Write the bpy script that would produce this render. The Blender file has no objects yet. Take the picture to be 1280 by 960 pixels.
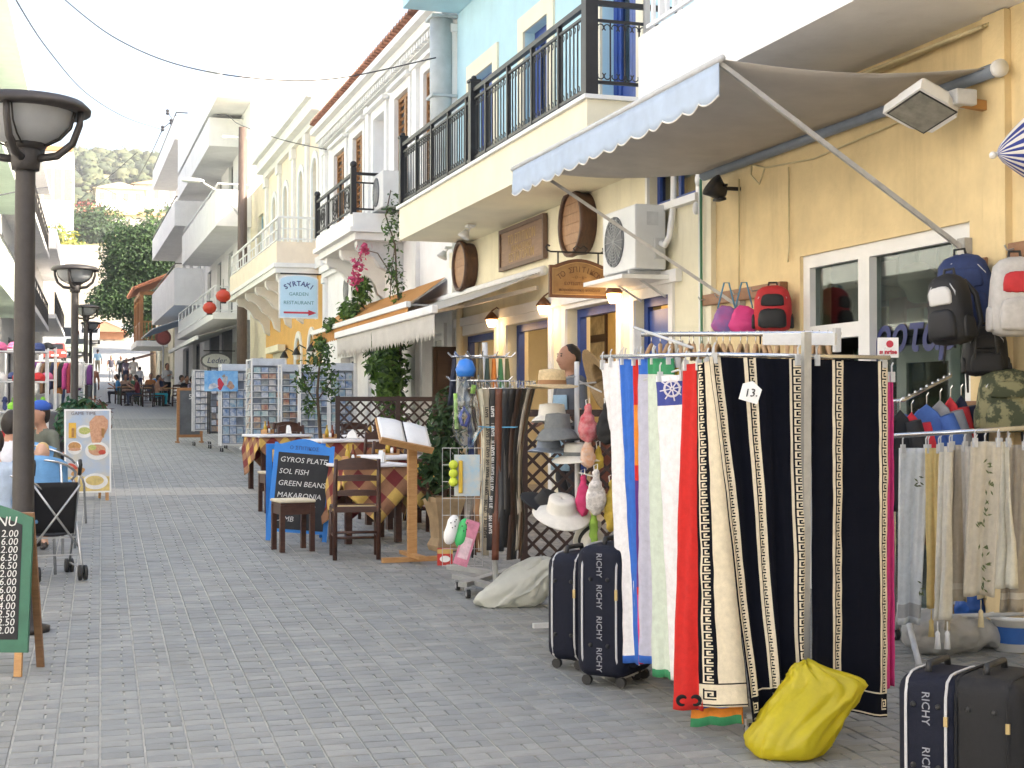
import bpy, bmesh, math, random
import numpy as np
from mathutils import Vector, Matrix, Euler, noise
random.seed(7); rng = np.random.default_rng(7)
scene = bpy.context.scene
C = scene.collection
PI = math.pi
# ------------------------------------------------------------------ camera
FPX, YAW, PITCH, HCAM, SLOPE = 1780.0, math.atan(514/1780), math.atan(35/1780), 1.7, 0.03238
cd = bpy.data.cameras.new('camera'); cam = bpy.data.objects.new('camera', cd); C.objects.link(cam)
cd.sensor_width = 36; cd.lens = FPX/1280*36; cd.clip_start = 0.1; cd.clip_end = 3000
cam.location = (0, 0, HCAM); cam.rotation_euler = (PI/2+PITCH, 0, -YAW)
scene.camera = cam
# ------------------------------------------------------------------ sky, sun, exposure
SUN_EL, SUN_AZ = 36.0, 122.0          # degrees; azimuth clockwise from +Y
w = bpy.data.worlds.new('World'); scene.world = w; w.use_nodes = True
nt = w.node_tree; bg = nt.nodes['Background']; sky = nt.nodes.new('ShaderNodeTexSky')
sky.sky_type = 'NISHITA'; sky.sun_disc = False; sky.sun_elevation = math.radians(SUN_EL)
sky.sun_rotation = math.radians(SUN_AZ); sky.air_density = 1.0; sky.dust_density = 5.0; sky.ozone_density = 1.0
nt.links.new(sky.outputs[0], bg.inputs[0]); bg.inputs[1].default_value = 0.15
sl = bpy.data.lights.new('sun', 'SUN'); sun = bpy.data.objects.new('sun', sl); C.objects.link(sun)
sl.energy = 4.2; sl.angle = math.radians(0.53); sl.color = (1.0, 0.93, 0.82)
_e, _a = math.radians(SUN_EL), math.radians(SUN_AZ)
sun.rotation_euler = Vector((math.cos(_e)*math.sin(_a), math.cos(_e)*math.cos(_a), math.sin(_e))).to_track_quat('Z', 'Y').to_euler()
sun.location = (40, -30, 60)
vs = scene.view_settings; vs.view_transform = 'Standard'; vs.look = 'None'; vs.gamma = 1; vs.exposure = 1.88; vs.use_white_balance = True; vs.white_balance_temperature = 6750; vs.white_balance_tint = 10
scene.cycles.max_bounces = 8; scene.cycles.diffuse_bounces = 5; scene.cycles.use_denoising = True
scene.cycles.sample_clamp_indirect = 6
# ------------------------------------------------------------------ geometry of the place
FWD = Vector((math.sin(YAW)*math.cos(PITCH), math.cos(YAW)*math.cos(PITCH), math.sin(PITCH)))
RGT = Vector((math.cos(YAW), -math.sin(YAW), 0)); UPV = RGT.cross(FWD)
EYE = Vector((0, 0, HCAM))
TH = math.radians(1.65)
FD = Vector((-math.sin(TH), math.cos(TH), 0)); FO = Vector((-math.cos(TH), -math.sin(TH), 0))  # along the right-hand facades / out into the street
P0 = Vector((5.24, 12.7, 0)); FROT = PI/2+TH
def ray(px, py): return FWD + RGT*((px-640)/FPX) + UPV*((480-py)/FPX)
def G(y):                                                  # height of the street at y
    return SLOPE*y + max(0.0, y-65)**2*0.0008
def gpt(px, py, dz=0):                                     # point on the (near) street, dz above it
    d = ray(px, py); t = (HCAM-dz)/(SLOPE*d.y-d.z); return EYE+d*t
def atY(px, py, Y): d = ray(px, py); return EYE+d*(Y/d.y)
def fa(px, py, o=0.0):                                     # facade coordinates (along, height) at o metres in front of the wall
    d = ray(px, py); n = -FO; t = (P0+FO*o).dot(n)/d.dot(n); p = EYE+d*t
    return (p-P0).dot(FD), p.z
def WP(a, o, z): p = P0+FD*a+FO*o; return Vector((p.x, p.y, z))
def sstep(a, b, x): t = min(1, max(0, (x-a)/(b-a))); return t*t*(3-2*t)
# ------------------------------------------------------------------ materials
MATS = {}
def mat(name, col=(.8,.8,.8), rough=.7, var=.12, scale=6.0, bump=0.0, bscale=60.0, metal=0.0, dirt=0.0, col2=None, spec=.5, sheen=0, trans=0, streak=0.0):
    if name in MATS: return MATS[name]
    m = bpy.data.materials.new(name); m.use_nodes = True; t = m.node_tree; n = t.nodes; l = t.links
    b = n['Principled BSDF']; b.inputs['Roughness'].default_value = rough; b.inputs['Metallic'].default_value = metal
    b.inputs['Specular IOR Level'].default_value = spec
    if sheen: b.inputs['Sheen Weight'].default_value = sheen
    tc = n.new('ShaderNodeTexCoord'); out = tc.outputs['Object']
    nz = n.new('ShaderNodeTexNoise'); nz.inputs['Scale'].default_value = scale; nz.inputs['Detail'].default_value = 5; nz.inputs['Roughness'].default_value = .65
    l.new(out, nz.inputs['Vector'])
    mx = n.new('ShaderNodeMix'); mx.data_type = 'RGBA'
    c2 = col2 or tuple(max(0, c*(1-var*2)) for c in col)
    c1 = col if col2 else tuple(min(1, c*(1+var*.6)) for c in col)
    mx.inputs['A'].default_value = (*c1, 1); mx.inputs['B'].default_value = (*c2, 1)
    rp = n.new('ShaderNodeMapRange'); rp.inputs['From Min'].default_value = .3; rp.inputs['From Max'].default_value = .72
    l.new(nz.outputs['Fac'], rp.inputs['Value']); l.new(rp.outputs['Result'], mx.inputs['Factor'])
    res = mx.outputs['Result']
    if dirt or streak:
        mp = n.new('ShaderNodeMapping'); mp.inputs['Scale'].default_value = (2.2, 2.2, .22) if streak else (.6, .6, .6)
        l.new(out, mp.inputs['Vector'])
        n2 = n.new('ShaderNodeTexNoise'); n2.inputs['Scale'].default_value = 1.6; n2.inputs['Detail'].default_value = 7; n2.inputs['Roughness'].default_value = .7
        l.new(mp.outputs['Vector'], n2.inputs['Vector'])
        r2 = n.new('ShaderNodeMapRange'); r2.inputs['From Min'].default_value = .52; r2.inputs['From Max'].default_value = .8; r2.inputs['To Max'].default_value = dirt or streak
        l.new(n2.outputs['Fac'], r2.inputs['Value'])
        m2 = n.new('ShaderNodeMix'); m2.data_type = 'RGBA'; m2.inputs['B'].default_value = (col[0]*.45, col[1]*.42, col[2]*.36, 1)
        l.new(res, m2.inputs['A']); l.new(r2.outputs['Result'], m2.inputs['Factor']); res = m2.outputs['Result']
    l.new(res, b.inputs['Base Color'])
    if bump:
        n3 = n.new('ShaderNodeTexNoise'); n3.inputs['Scale'].default_value = bscale; n3.inputs['Detail'].default_value = 4
        l.new(out, n3.inputs['Vector'])
        bp = n.new('ShaderNodeBump'); bp.inputs['Strength'].default_value = bump; bp.inputs['Distance'].default_value = .01
        l.new(n3.outputs['Fac'], bp.inputs['Height']); l.new(bp.outputs['Normal'], b.inputs['Normal'])
    if trans:
        tr = n.new('ShaderNodeBsdfTranslucent'); l.new(res, tr.inputs['Color'])
        ms = n.new('ShaderNodeMixShader'); ms.inputs[0].default_value = trans
        o = n['Material Output']; l.new(b.outputs[0], ms.inputs[1]); l.new(tr.outputs[0], ms.inputs[2]); l.new(ms.outputs[0], o.inputs['Surface'])
    MATS[name] = m; return m
def wood(name, col, col2, scale=(1, 1, 12), rough=.55, bump=.15):
    m = mat(name, col, rough)
    t = m.node_tree; n = t.nodes; l = t.links
    mp = n.new('ShaderNodeMapping'); mp.inputs['Scale'].default_value = scale
    tc = n['Texture Coordinate']; nz = n['Noise Texture']; nz.inputs['Scale'].default_value = 4
    l.new(tc.outputs['Object'], mp.inputs['Vector']); l.new(mp.outputs['Vector'], nz.inputs['Vector'])
    mx = [x for x in n if x.bl_idname == 'ShaderNodeMix'][0]
    mx.inputs['A'].default_value = (*col, 1); mx.inputs['B'].default_value = (*col2, 1)
    bp = n.new('ShaderNodeBump'); bp.inputs['Strength'].default_value = bump; bp.inputs['Distance'].default_value = .005
    l.new(nz.outputs['Fac'], bp.inputs['Height']); l.new(bp.outputs['Normal'], n['Principled BSDF'].inputs['Normal'])
    return m
def glass(name, col=(.8, .85, .85), rough=.02, alpha=.25):
    if name in MATS: return MATS[name]
    m = bpy.data.materials.new(name); m.use_nodes = True; t = m.node_tree; n = t.nodes; l = t.links
    n.remove(n['Principled BSDF'])
    tr = n.new('ShaderNodeBsdfTransparent'); tr.inputs[0].default_value = (*col, 1)
    gl = n.new('ShaderNodeBsdfGlossy'); gl.inputs['Roughness'].default_value = rough
    fr = n.new('ShaderNodeFresnel'); fr.inputs[0].default_value = 1.5
    mm = n.new('ShaderNodeMath'); mm.operation = 'MULTIPLY_ADD'; mm.inputs[1].default_value = .32; mm.inputs[2].default_value = alpha*.06
    ms = n.new('ShaderNodeMixShader'); l.new(fr.outputs[0], mm.inputs[0]); l.new(mm.outputs[0], ms.inputs[0])
    l.new(tr.outputs[0], ms.inputs[1]); l.new(gl.outputs[0], ms.inputs[2]); l.new(ms.outputs[0], n['Material Output'].inputs['Surface'])
    MATS[name] = m; return m
def emit(name, col, strength):
    if name in MATS: return MATS[name]
    m = bpy.data.materials.new(name); m.use_nodes = True; b = m.node_tree.nodes['Principled BSDF']
    b.inputs['Base Color'].default_value = (*col, 1); b.inputs['Emission Color'].default_value = (*col, 1); b.inputs['Emission Strength'].default_value = strength
    MATS[name] = m; return m
# ------------------------------------------------------------------ mesh builder
class MB:
    def __init__(s): s.v = []; s.f = []; s.m = []
    def add(s, vs, fs, m=0):
        k = len(s.v); s.v += [tuple(p) for p in vs]; s.f += [tuple(i+k for i in f) for f in fs]; s.m += [m]*len(fs); return s
    def box(s, x0, x1, y0, y1, z0, z1, m=0, M=None):
        vs = [Vector((x, y, z)) for z in (z0, z1) for x, y in ((x0, y0), (x1, y0), (x1, y1), (x0, y1))]
        if M is not None: vs = [M@p for p in vs]
        return s.add(vs, [(3,2,1,0), (4,5,6,7), (0,1,5,4), (1,2,6,5), (2,3,7,6), (3,0,4,7)], m)
    def cbox(s, c, size, m=0, M=None):
        x, y, z = c; a, b, d = size[0]/2, size[1]/2, size[2]/2
        return s.box(x-a, x+a, y-b, y+b, z-d, z+d, m, M)
    def bbox(s, x0, x1, y0, y1, z0, z1, r=.02, m=0, M=None, n=2):      # box with rounded edges: superellipse-ish by bevel
        bm = bmesh.new(); bmesh.ops.create_cube(bm, size=1)
        for v in bm.verts: v.co = Vector(((x0+x1)/2+v.co.x*(x1-x0), (y0+y1)/2+v.co.y*(y1-y0), (z0+z1)/2+v.co.z*(z1-z0)))
        bmesh.ops.bevel(bm, geom=bm.edges[:], offset=r, segments=n, affect='EDGES', profile=.5)
        bm.verts.index_update()
        vs = [v.co.copy() for v in bm.verts]
        if M is not None: vs = [M@p for p in vs]
        s.add(vs, [[v.index for v in f.verts] for f in bm.faces], m); bm.free(); return s
    def tube(s, pts, r, n=8, m=0, closed=False, cap=True):
        pts = [Vector(p) for p in pts]; N = len(pts); rs = r if isinstance(r, (list, tuple)) else [r]*N
        up = None; vs = []
        for i, p in enumerate(pts):
            if closed: t = pts[(i+1) % N]-pts[i-1]
            else: t = pts[min(i+1, N-1)]-pts[max(i-1, 0)]
            if t.length < 1e-9: t = Vector((0, 0, 1))
            t.normalize()
            if up is None: up = Vector((0, 0, 1)) if abs(t.z) < .9 else Vector((0, 1, 0))
            a = t.cross(up)
            if a.length < 1e-6: a = t.orthogonal()
            a.normalize(); b = a.cross(t); b.normalize(); up = b
            for k in range(n):
                q = 2*PI*k/n+PI/n; vs.append(p+(a*math.cos(q)+b*math.sin(q))*rs[i])
        fs = []
        for i in range(N if closed else N-1):
            j = (i+1) % N
            for k in range(n): fs.append((i*n+k, i*n+(k+1) % n, j*n+(k+1) % n, j*n+k))
        if cap and not closed: fs += [tuple(range(n))[::-1], tuple((N-1)*n+k for k in range(n))]
        return s.add(vs, fs, m)
    def bar(s, p, q, w, h=None, m=0):                                   # rectangular bar between two points
        p, q = Vector(p), Vector(q); h = h or w; t = (q-p); L = t.length; t.normalize()
        up = Vector((0, 0, 1)) if abs(t.z) < .95 else Vector((0, 1, 0))
        a = t.cross(up).normalized(); b = a.cross(t)
        M = Matrix(((a.x, b.x, t.x, p.x), (a.y, b.y, t.y, p.y), (a.z, b.z, t.z, p.z), (0, 0, 0, 1)))
        return s.box(-w/2, w/2, -h/2, h/2, 0, L, m, M)
    def lathe(s, prof, n=16, c=(0, 0, 0), M=None, m=0, cap=True):
        c = Vector(c); vs = []; N = len(prof)
        for r, z in prof:
            for k in range(n):
                q = 2*PI*k/n; p = Vector((r*math.cos(q), r*math.sin(q), z)); p = (M@p if M is not None else p); vs.append(p+c)
        fs = []
        for i in range(N-1):
            for k in range(n): fs.append((i*n+k, i*n+(k+1) % n, (i+1)*n+(k+1) % n, (i+1)*n+k))
        if cap:
            if prof[0][0] > 1e-5: fs.append(tuple(range(n))[::-1])
            if prof[-1][0] > 1e-5: fs.append(tuple((N-1)*n+k for k in range(n)))
        return s.add(vs, fs, m)
    def ball(s, c, r, n=10, m=0, M=None):
        r = (r, r, r) if not isinstance(r, (tuple, list)) else r
        prof = [(math.sin(PI*i/n)+(1e-4 if i in (0, n) else 0), -math.cos(PI*i/n)) for i in range(n+1)]
        S = Matrix.Diagonal((r[0], r[1], r[2], 1)); S = (M@S if M is not None else S)
        return s.lathe(prof, n+2, c, S, m, cap=False)
    def prism(s, poly, d0, d1, frame=None, m=0):                        # polygon in local xy, extruded along local z d0..d1
        fr = frame if frame is not None else Matrix(); N = len(poly)
        vs = [fr@Vector((x, y, d)) for d in (d0, d1) for x, y in poly]
        fs = [tuple(range(N))[::-1], tuple(range(N, 2*N))]+[(i, (i+1) % N, N+(i+1) % N, N+i) for i in range(N)]
        return s.add(vs, fs, m)
    def grid(s, fn, nu, nv, m=0, mf=None):
        vs = [fn(i/nu, j/nv) for j in range(nv+1) for i in range(nu+1)]; k = len(s.v)
        s.v += [tuple(p) for p in vs]
        for j in range(nv):
            for i in range(nu):
                a = k+j*(nu+1)+i; s.f.append((a, a+1, a+nu+2, a+nu+1)); s.m.append(mf(i, j) if mf else m)
        return s
    def sheet(s, fn, nu, nv, th=.006, m=0, mf=None):                    # a cloth-like sheet with thickness
        ps = [[Vector(fn(i/nu, j/nv)) for i in range(nu+1)] for j in range(nv+1)]
        k = len(s.v); W = nu+1; T = W*(nv+1)
        fr, bk = [], []
        for j in range(nv+1):
            for i in range(nu+1):
                du = ps[j][min(i+1, nu)]-ps[j][max(i-1, 0)]; dv = ps[min(j+1, nv)][i]-ps[max(j-1, 0)][i]
                nn = du.cross(dv); nn = nn.normalized() if nn.length > 1e-9 else Vector((0, 1, 0))
                fr.append(tuple(ps[j][i]+nn*th/2)); bk.append(tuple(ps[j][i]-nn*th/2))
        s.v += fr+bk
        for j in range(nv):
            for i in range(nu):
                a = k+j*W+i; mm = mf(i, j) if mf else m
                s.f.append((a, a+1, a+W+1, a+W)); s.m.append(mm)
                s.f.append((a+T+W, a+T+W+1, a+T+1, a+T)); s.m.append(mm)
        edge = [(j*W, (j+1)*W) for j in range(nv)]+[((j+1)*W+nu, j*W+nu) for j in range(nv)]+[(i+1, i) for i in range(nu)]+[(nv*W+i, nv*W+i+1) for i in range(nu)]
        mm = mf(0, 0) if mf else m
        for a, b in edge: s.f.append((k+a, k+b, k+b+T, k+a+T)); s.m.append(mm)
        return s
    def build(s, name, mats, parent=None, smooth=False, loc=None, rz=0, rot=None):
        me = bpy.data.meshes.new(name); me.from_pydata(s.v, [], s.f)
        for mm in (mats if isinstance(mats, (list, tuple)) else [mats]): me.materials.append(mm)
        if any(s.m): me.polygons.foreach_set('material_index', s.m)
        if smooth is True: me.polygons.foreach_set('use_smooth', [True]*len(s.f))
        o = bpy.data.objects.new(name, me); C.objects.link(o)
        if parent is not None: o.parent = parent
        if loc is not None: o.location = loc
        if rot is not None: o.rotation_euler = rot
        elif rz: o.rotation_euler = (0, 0, rz)
        if smooth == 'auto': me.shade_smooth() if False else smooth_by_angle(me)
        return o
def smooth_by_angle(me, ang=.7):
    bm = bmesh.new(); bm.from_mesh(me)
    for f in bm.faces: f.smooth = True
    for e in bm.edges:
        if len(e.link_faces) == 2: e.smooth = e.calc_face_angle(0) < ang
    bm.to_mesh(me); bm.free()
def tag(o, label=None, cat=None, group=None, kind=None):
    if label: o['label'] = label
    if cat: o['category'] = cat
    if group: o['group'] = group
    if kind: o['kind'] = kind
    return o
def thing(name, label, cat, loc=(0, 0, 0), rz=0, group=None):
    o = bpy.data.objects.new(name, None); C.objects.link(o); o.location = loc; o.rotation_euler = (0, 0, rz); o.empty_display_size = .1
    return tag(o, label, cat, group)
def fthing(name, label, cat, a, o=0, z=None, group=None):               # a thing in the facade frame: local x along the facade, y out into the street
    p = WP(a, o, 0); p.z = G(p.y) if z is None else z
    return thing(name, label, cat, p, FROT, group)
def dup(root, loc=None, rz=None, label=None, parent=None):
    r = root.copy(); C.objects.link(r)
    if parent is not None: r.parent = parent
    if loc is not None: r.location = loc
    if rz is not None: r.rotation_euler = (0, 0, rz)
    if label: r['label'] = label
    for ch in root.children: dup(ch, parent=r)
    return r
def link_copy(o, loc, parent=None, rot=None, scale=None):
    c = bpy.data.objects.new(o.name.split('.')[0], o.data); C.objects.link(c); c.parent = parent; c.location = loc
    if rot is not None: c.rotation_euler = rot
    if scale is not None: c.scale = scale
    return c
def text(s, size, m, parent, loc, rot=(PI/2, 0, 0), ext=.0015, name='lettering', width=None, shear=0, align='CENTER', bold=0, sy=1):
    cu = bpy.data.curves.new('t', 'FONT'); cu.body = s; cu.size = size; cu.extrude = ext; cu.align_x = align; cu.align_y = 'CENTER'; cu.shear = shear; cu.offset = bold; cu.resolution_u = 2
    ob = bpy.data.objects.new('t', cu); me = bpy.data.meshes.new_from_object(ob)
    bpy.data.objects.remove(ob); bpy.data.curves.remove(cu)
    me.materials.clear(); me.materials.append(m)
    o = bpy.data.objects.new(name, me); C.objects.link(o); o.parent = parent; o.location = loc; o.rotation_euler = rot
    xs = [v.co.x for v in me.vertices]
    k = 1
    if width and xs: k = width/max(1e-6, max(xs)-min(xs))
    o.scale = (k, sy*(k if width else 1), 1)
    return o
# ------------------------------------------------------------------ smooth bodies (signed distance fields -> surface nets)
def sd_cap(P, a, b, ra, rb):
    a = np.array(a, float); b = np.array(b, float); ab = b-a; t = np.clip(((P-a)@ab)/max(1e-9, ab@ab), 0, 1)
    return np.linalg.norm(P-a-t[..., None]*ab, axis=-1)-(ra+(rb-ra)*t)
def sd_ell(P, c, r, M=None):
    q = P-np.array(c, float)
    if M is not None: q = q@np.array(M.to_3x3())
    r = np.array(r, float); k0 = np.linalg.norm(q/r, axis=-1); k1 = np.linalg.norm(q/(r*r), axis=-1)
    return k0*(k0-1)/np.maximum(k1, 1e-6)
def nets(prims, h=.025, k=.03):
    """prims: list of (kind, args, material, bounds-centre list). returns verts, faces, face materials"""
    pts = []
    for kd, ar, mm in prims:
        if kd == 'c': pts += [(np.array(ar[0])-max(ar[2:4]), np.array(ar[0])+max(ar[2:4])), (np.array(ar[1])-max(ar[2:4]), np.array(ar[1])+max(ar[2:4]))]
        else: R = max(ar[1]); pts.append((np.array(ar[0])-R, np.array(ar[0])+R))
    lo = np.min([p[0] for p in pts], 0)-3*h; hi = np.max([p[1] for p in pts], 0)+3*h
    n = np.ceil((hi-lo)/h).astype(int)+1
    ax = [lo[i]+h*np.arange(n[i]) for i in range(3)]
    P = np.stack(np.meshgrid(*ax, indexing='ij'), -1)
    D = None
    for kd, ar, mm in prims:
        d = sd_cap(P, *ar) if kd == 'c' else sd_ell(P, *ar)
        if D is None: D = d
        else:
            hh = np.clip(.5+.5*(D-d)/k, 0, 1); D = D*(1-hh)+d*hh-k*hh*(1-hh)
    ins = D < 0
    cs = np.zeros(tuple(n-1), int); acc = np.zeros(tuple(n-1)+(3,)); cnt = np.zeros(tuple(n-1))
    for c in np.ndindex(2, 2, 2): cs += ins[c[0]:n[0]-1+c[0], c[1]:n[1]-1+c[1], c[2]:n[2]-1+c[2]]
    act = (cs > 0) & (cs < 8)
    E = [((0,0,0),(1,0,0)),((0,1,0),(1,1,0)),((0,0,1),(1,0,1)),((0,1,1),(1,1,1)),((0,0,0),(0,1,0)),((1,0,0),(1,1,0)),((0,0,1),(0,1,1)),((1,0,1),(1,1,1)),((0,0,0),(0,0,1)),((1,0,0),(1,0,1)),((0,1,0),(0,1,1)),((1,1,0),(1,1,1))]
    sub = lambda A, c: A[c[0]:n[0]-1+c[0], c[1]:n[1]-1+c[1], c[2]:n[2]-1+c[2]]
    for c0, c1 in E:
        d0, d1 = sub(D, c0), sub(D, c1); x = (d0 < 0) != (d1 < 0)
        t = np.where(x, d0/np.where(x, d0-d1, 1), 0)
        p = np.array(c0, float)+t[..., None]*(np.array(c1, float)-np.array(c0, float))
        acc += np.where(x[..., None], p, 0); cnt += x
    idx = -np.ones(act.shape, int); ii = np.argwhere(act); idx[act] = np.arange(len(ii))
    V = lo+h*(ii+acc[act]/cnt[act][:, None])
    F = []
    for axn in range(3):
        u, vv = (axn+1) % 3, (axn+2) % 3
        s0 = [slice(1, n[i]-1) for i in range(3)]; s1 = [slice(1, n[i]-1) for i in range(3)]
        s0[axn] = slice(0, n[axn]-1); s1[axn] = slice(1, n[axn])
        a0, a1 = ins[tuple(s0)], ins[tuple(s1)]; x = np.argwhere(a0 != a1)
        if not len(x): continue
        off = np.ones(3, int); off[axn] = 0; base = x+off; fl = a0[a0 != a1]
        def cell(du, dv):
            q = base.copy(); q[:, u] += du; q[:, vv] += dv; return idx[q[:, 0], q[:, 1], q[:, 2]]
        q = np.stack([cell(-1, -1), cell(0, -1), cell(0, 0), cell(-1, 0)], 1)
        q[~fl] = q[~fl][:, ::-1]; F.append(q)
    F = np.concatenate(F)
    cen = V[F].mean(1); best = None; bi = None
    for i, (kd, ar, mm) in enumerate(prims):
        d = sd_cap(cen, *ar) if kd == 'c' else sd_ell(cen, *ar)
        if best is None: best = d; bi = np.full(len(cen), mm)
        else: m_ = d < best; best = np.where(m_, d, best); bi = np.where(m_, mm, bi)
    return V, F, bi
def netobj(name, prims, mats, parent=None, h=.025, k=.03, wob=0, wsc=6, loc=None, rz=0, ridge=0, rsc=7):
    V, F, bi = nets(prims, h, k)
    if ridge:                                              # sharp creases of thin plastic
        N = np.zeros_like(V); fn = np.cross(V[F[:, 2]]-V[F[:, 0]], V[F[:, 3]]-V[F[:, 1]])
        for c in range(4): np.add.at(N, F[:, c], fn)
        N /= np.linalg.norm(N, axis=1)[:, None]+1e-9
        for i in range(len(V)):
            p = Vector(V[i]); q = p+Vector(noise.noise_vector(p*4))*.06
            d = .5-2.2*abs(noise.noise(q*rsc))+.5*(.5-2.2*abs(noise.noise(q*rsc*2.1+Vector((5, 1, 2)))))
            V[i] = V[i]+N[i]*ridge*d
    if wob:
        for i in range(len(V)):
            v = Vector(V[i]*wsc); V[i] += np.array(noise.noise_vector(v))*wob+np.array(noise.noise_vector(v*2.7))*wob*.5
    me = bpy.data.meshes.new(name); me.from_pydata([tuple(v) for v in V], [], [tuple(int(i) for i in f) for f in F])
    for m in mats: me.materials.append(m)
    me.polygons.foreach_set('material_index', bi.astype('i')); me.polygons.foreach_set('use_smooth', [True]*len(F))
    o = bpy.data.objects.new(name, me); C.objects.link(o); o.parent = parent
    if loc is not None: o.location = loc
    if rz: o.rotation_euler = (0, 0, rz)
    return o
# ------------------------------------------------------------------ shared materials
WHITEP = mat('white_paint', (.78,.78,.76), .6, .05, 3, .08, 40, dirt=.12)
WHITEW = mat('white_wall', (.80,.79,.77), .85, .05, 2, .15, 30, streak=.18)
CREAM = mat('cream_wall', (.78,.73,.54), .85, .06, 2, .3, 35, streak=.4)
CREAM2 = mat('cream_trim', (.80,.75,.58), .8, .05, 2, .12, 35, dirt=.15)
YELLOW = mat('yellow_wall', (.76,.60,.33), .85, .09, 2.5, .35, 35, streak=.4)
PBLUE = mat('pale_blue_wall', (.46,.68,.76), .85, .05, 2, .15, 30, streak=.12)
BLUEP = mat('blue_paint', (.025,.07,.30), .45, .15, 5)
LBLUE = mat('light_blue_paint', (.36,.55,.66), .5, .06, 4)
BLACKM = mat('black_iron', (.018,.016,.016), .45, .2, 8)
DARKW = wood('dark_wood', (.045,.02,.013), (.02,.009,.006), (2, 2, 14), .5)
PINEW = wood('pine_wood', (.52,.30,.12), (.38,.19,.07), (3, 3, 16), .55)
SHUTW = wood('shutter_wood', (.34,.17,.06), (.23,.10,.035), (3, 3, 10), .55)
CHROME = mat('chrome', (.62,.63,.64), .25, .08, 10, metal=.9)
STEEL = mat('grey_steel', (.48,.49,.50), .4, .1, 8, metal=.7)
GALV = mat('pale_grey_paint', (.55,.56,.56), .5, .1, 8, dirt=.2)
RUBBER = mat('black_rubber', (.02,.02,.02), .6, .1)
DARKIN = mat('dark_interior', (.03,.026,.024), .9, .2)
TERRA = mat('terracotta', (.42,.17,.09), .85, .2, 12, .2)
CONC = mat('concrete', (.42,.42,.40), .9, .12, 5, .3, 30, dirt=.2)
GREYP = mat('grey_painted_pipe', (.45,.49,.50), .6, .1, 4, dirt=.5)
PAPER = mat('white_paper', (.82,.82,.80), .7, .03)
# ================================================================== street
def struct(o): o['kind'] = 'structure'; return o
BED = mat('paving_joint', (.50,.485,.43), .95, .15, 9, .2, 60)
PAV = [mat('grey_paver_%d' % i, c, .62, .11, 5, .35, 90, dirt=.55, spec=.4) for i, c in enumerate([(.268,.276,.264), (.238,.248,.242), (.292,.296,.28), (.246,.252,.238)])]
PALE = mat('pale_paver', (.40,.385,.35), .7, .12, 12, .2, 80, dirt=.3)
def sheet_obj(name, pts, m, kind='structure'):
    b = MB(); b.v = pts[0]; b.f = pts[1]; b.m = [0]*len(pts[1]); o = b.build(name, m); o['kind'] = kind; return o
PY1 = 46.0
def street_sheet(name, x0, x1, y0, y1, ny, dz, m, nx=1):
    b = MB(); b.grid(lambda u, v: (x0+(x1-x0)*u, y0+(y1-y0)*v, G(y0+(y1-y0)*v)+dz), nx, ny); return struct(b.build(name, m))
street = street_sheet('street', -9, 9, -6, PY1, 8, -.008, BED)
# pavers
CW, RW, J = .19, .10, .008
def paver_quads(x0, x1, y0, y1, dz):
    i = .003
    return [(x0, y0, SLOPE*y0-.012), (x1, y0, SLOPE*y0-.012), (x1, y1, SLOPE*y1-.012), (x0, y1, SLOPE*y1-.012),
            (x0+i, y0+i, SLOPE*y0+dz), (x1-i, y0+i, SLOPE*y0+dz), (x1-i, y1-i, SLOPE*y1+dz), (x0+i, y1-i, SLOPE*y1+dz)]
pv = []
for ci in range(int(-4.2/CW), int(5.5/CW)):
    x = ci*CW+.005; ph = ci % 2
    for ri in range(int(5.0/RW), int(PY1/RW)):
        y = ri*RW
        if x < -.13*y+.2-0.6 or (y < 12 and x > 5.3): continue
        jx = J/2+random.uniform(-.0012, .0012)
        if (ri+ph) % 2: cells = [(x+jx, x+CW-jx)]
        else:
            c = x+CW*random.choice((.62, .62, .66)); cells = [(x+jx, c-.0035), (c+.0035, x+CW-jx)]
        for a_, b_ in cells: pv.append((a_, b_, y+.0025, y+RW-.0025))
def in_view(x, y, z):
    p = Vector((x, y, z))-EYE; d = p.dot(FWD)
    return d > 0 and abs(p.dot(RGT)/d) < 640/FPX and abs(p.dot(UPV)/d) < 480/FPX
BANDS = [(19.1, 20.2), (38.2, 39.4)]
pale = lambda y: any(a <= y <= b for a, b in BANDS)
big = sorted([i for i, (a, b, c, d) in enumerate(pv) if b-a > .15 and in_view((a+b)/2, c, SLOPE*c)], key=lambda i: pv[i][2]+abs(pv[i][0]-1.2)*.06)[:300]
bigs = set(big)
bme = []
for k in range(8):                                              # eight shared paver meshes for the single pavers
    b = MB(); q = paver_quads(-CW/2+J/2, CW/2-J/2, -RW/2+.0025, RW/2-.0025, 0)
    b.bbox(-CW/2+J/2, CW/2-J/2, -RW/2+.0025, RW/2-.0025, -.02, 0, .003, n=1)
    o = b.build('paver', PAV[k % 4]); bme.append(o.data); bpy.data.objects.remove(o)
for i in big:
    a, b_, c, d = pv[i]; o = bpy.data.objects.new('paver', bme[random.randrange(8)]); C.objects.link(o); o.parent = street
    yc = (c+d)/2; o.location = ((a+b_)/2, yc, SLOPE*yc+random.uniform(-.0012, .0012)); o.rotation_euler = (math.atan(SLOPE)+random.gauss(0, .003), random.gauss(0, .003), random.gauss(0, .003))
b = MB()
for i, (x0, x1, y0, y1) in enumerate(pv):
    if i in bigs: continue
    dz = random.uniform(-.0014, .0014)
    b.add(paver_quads(x0, x1, y0, y1, dz), [(4,5,6,7), (0,1,5,4), (1,2,6,5), (2,3,7,6), (3,0,4,7)], 4 if pale(y0) else random.choice((0, 0, 1, 1, 2, 3)))
rest = b.build('pavers', PAV+[PALE], street); rest['kind'] = 'stuff'
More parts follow.
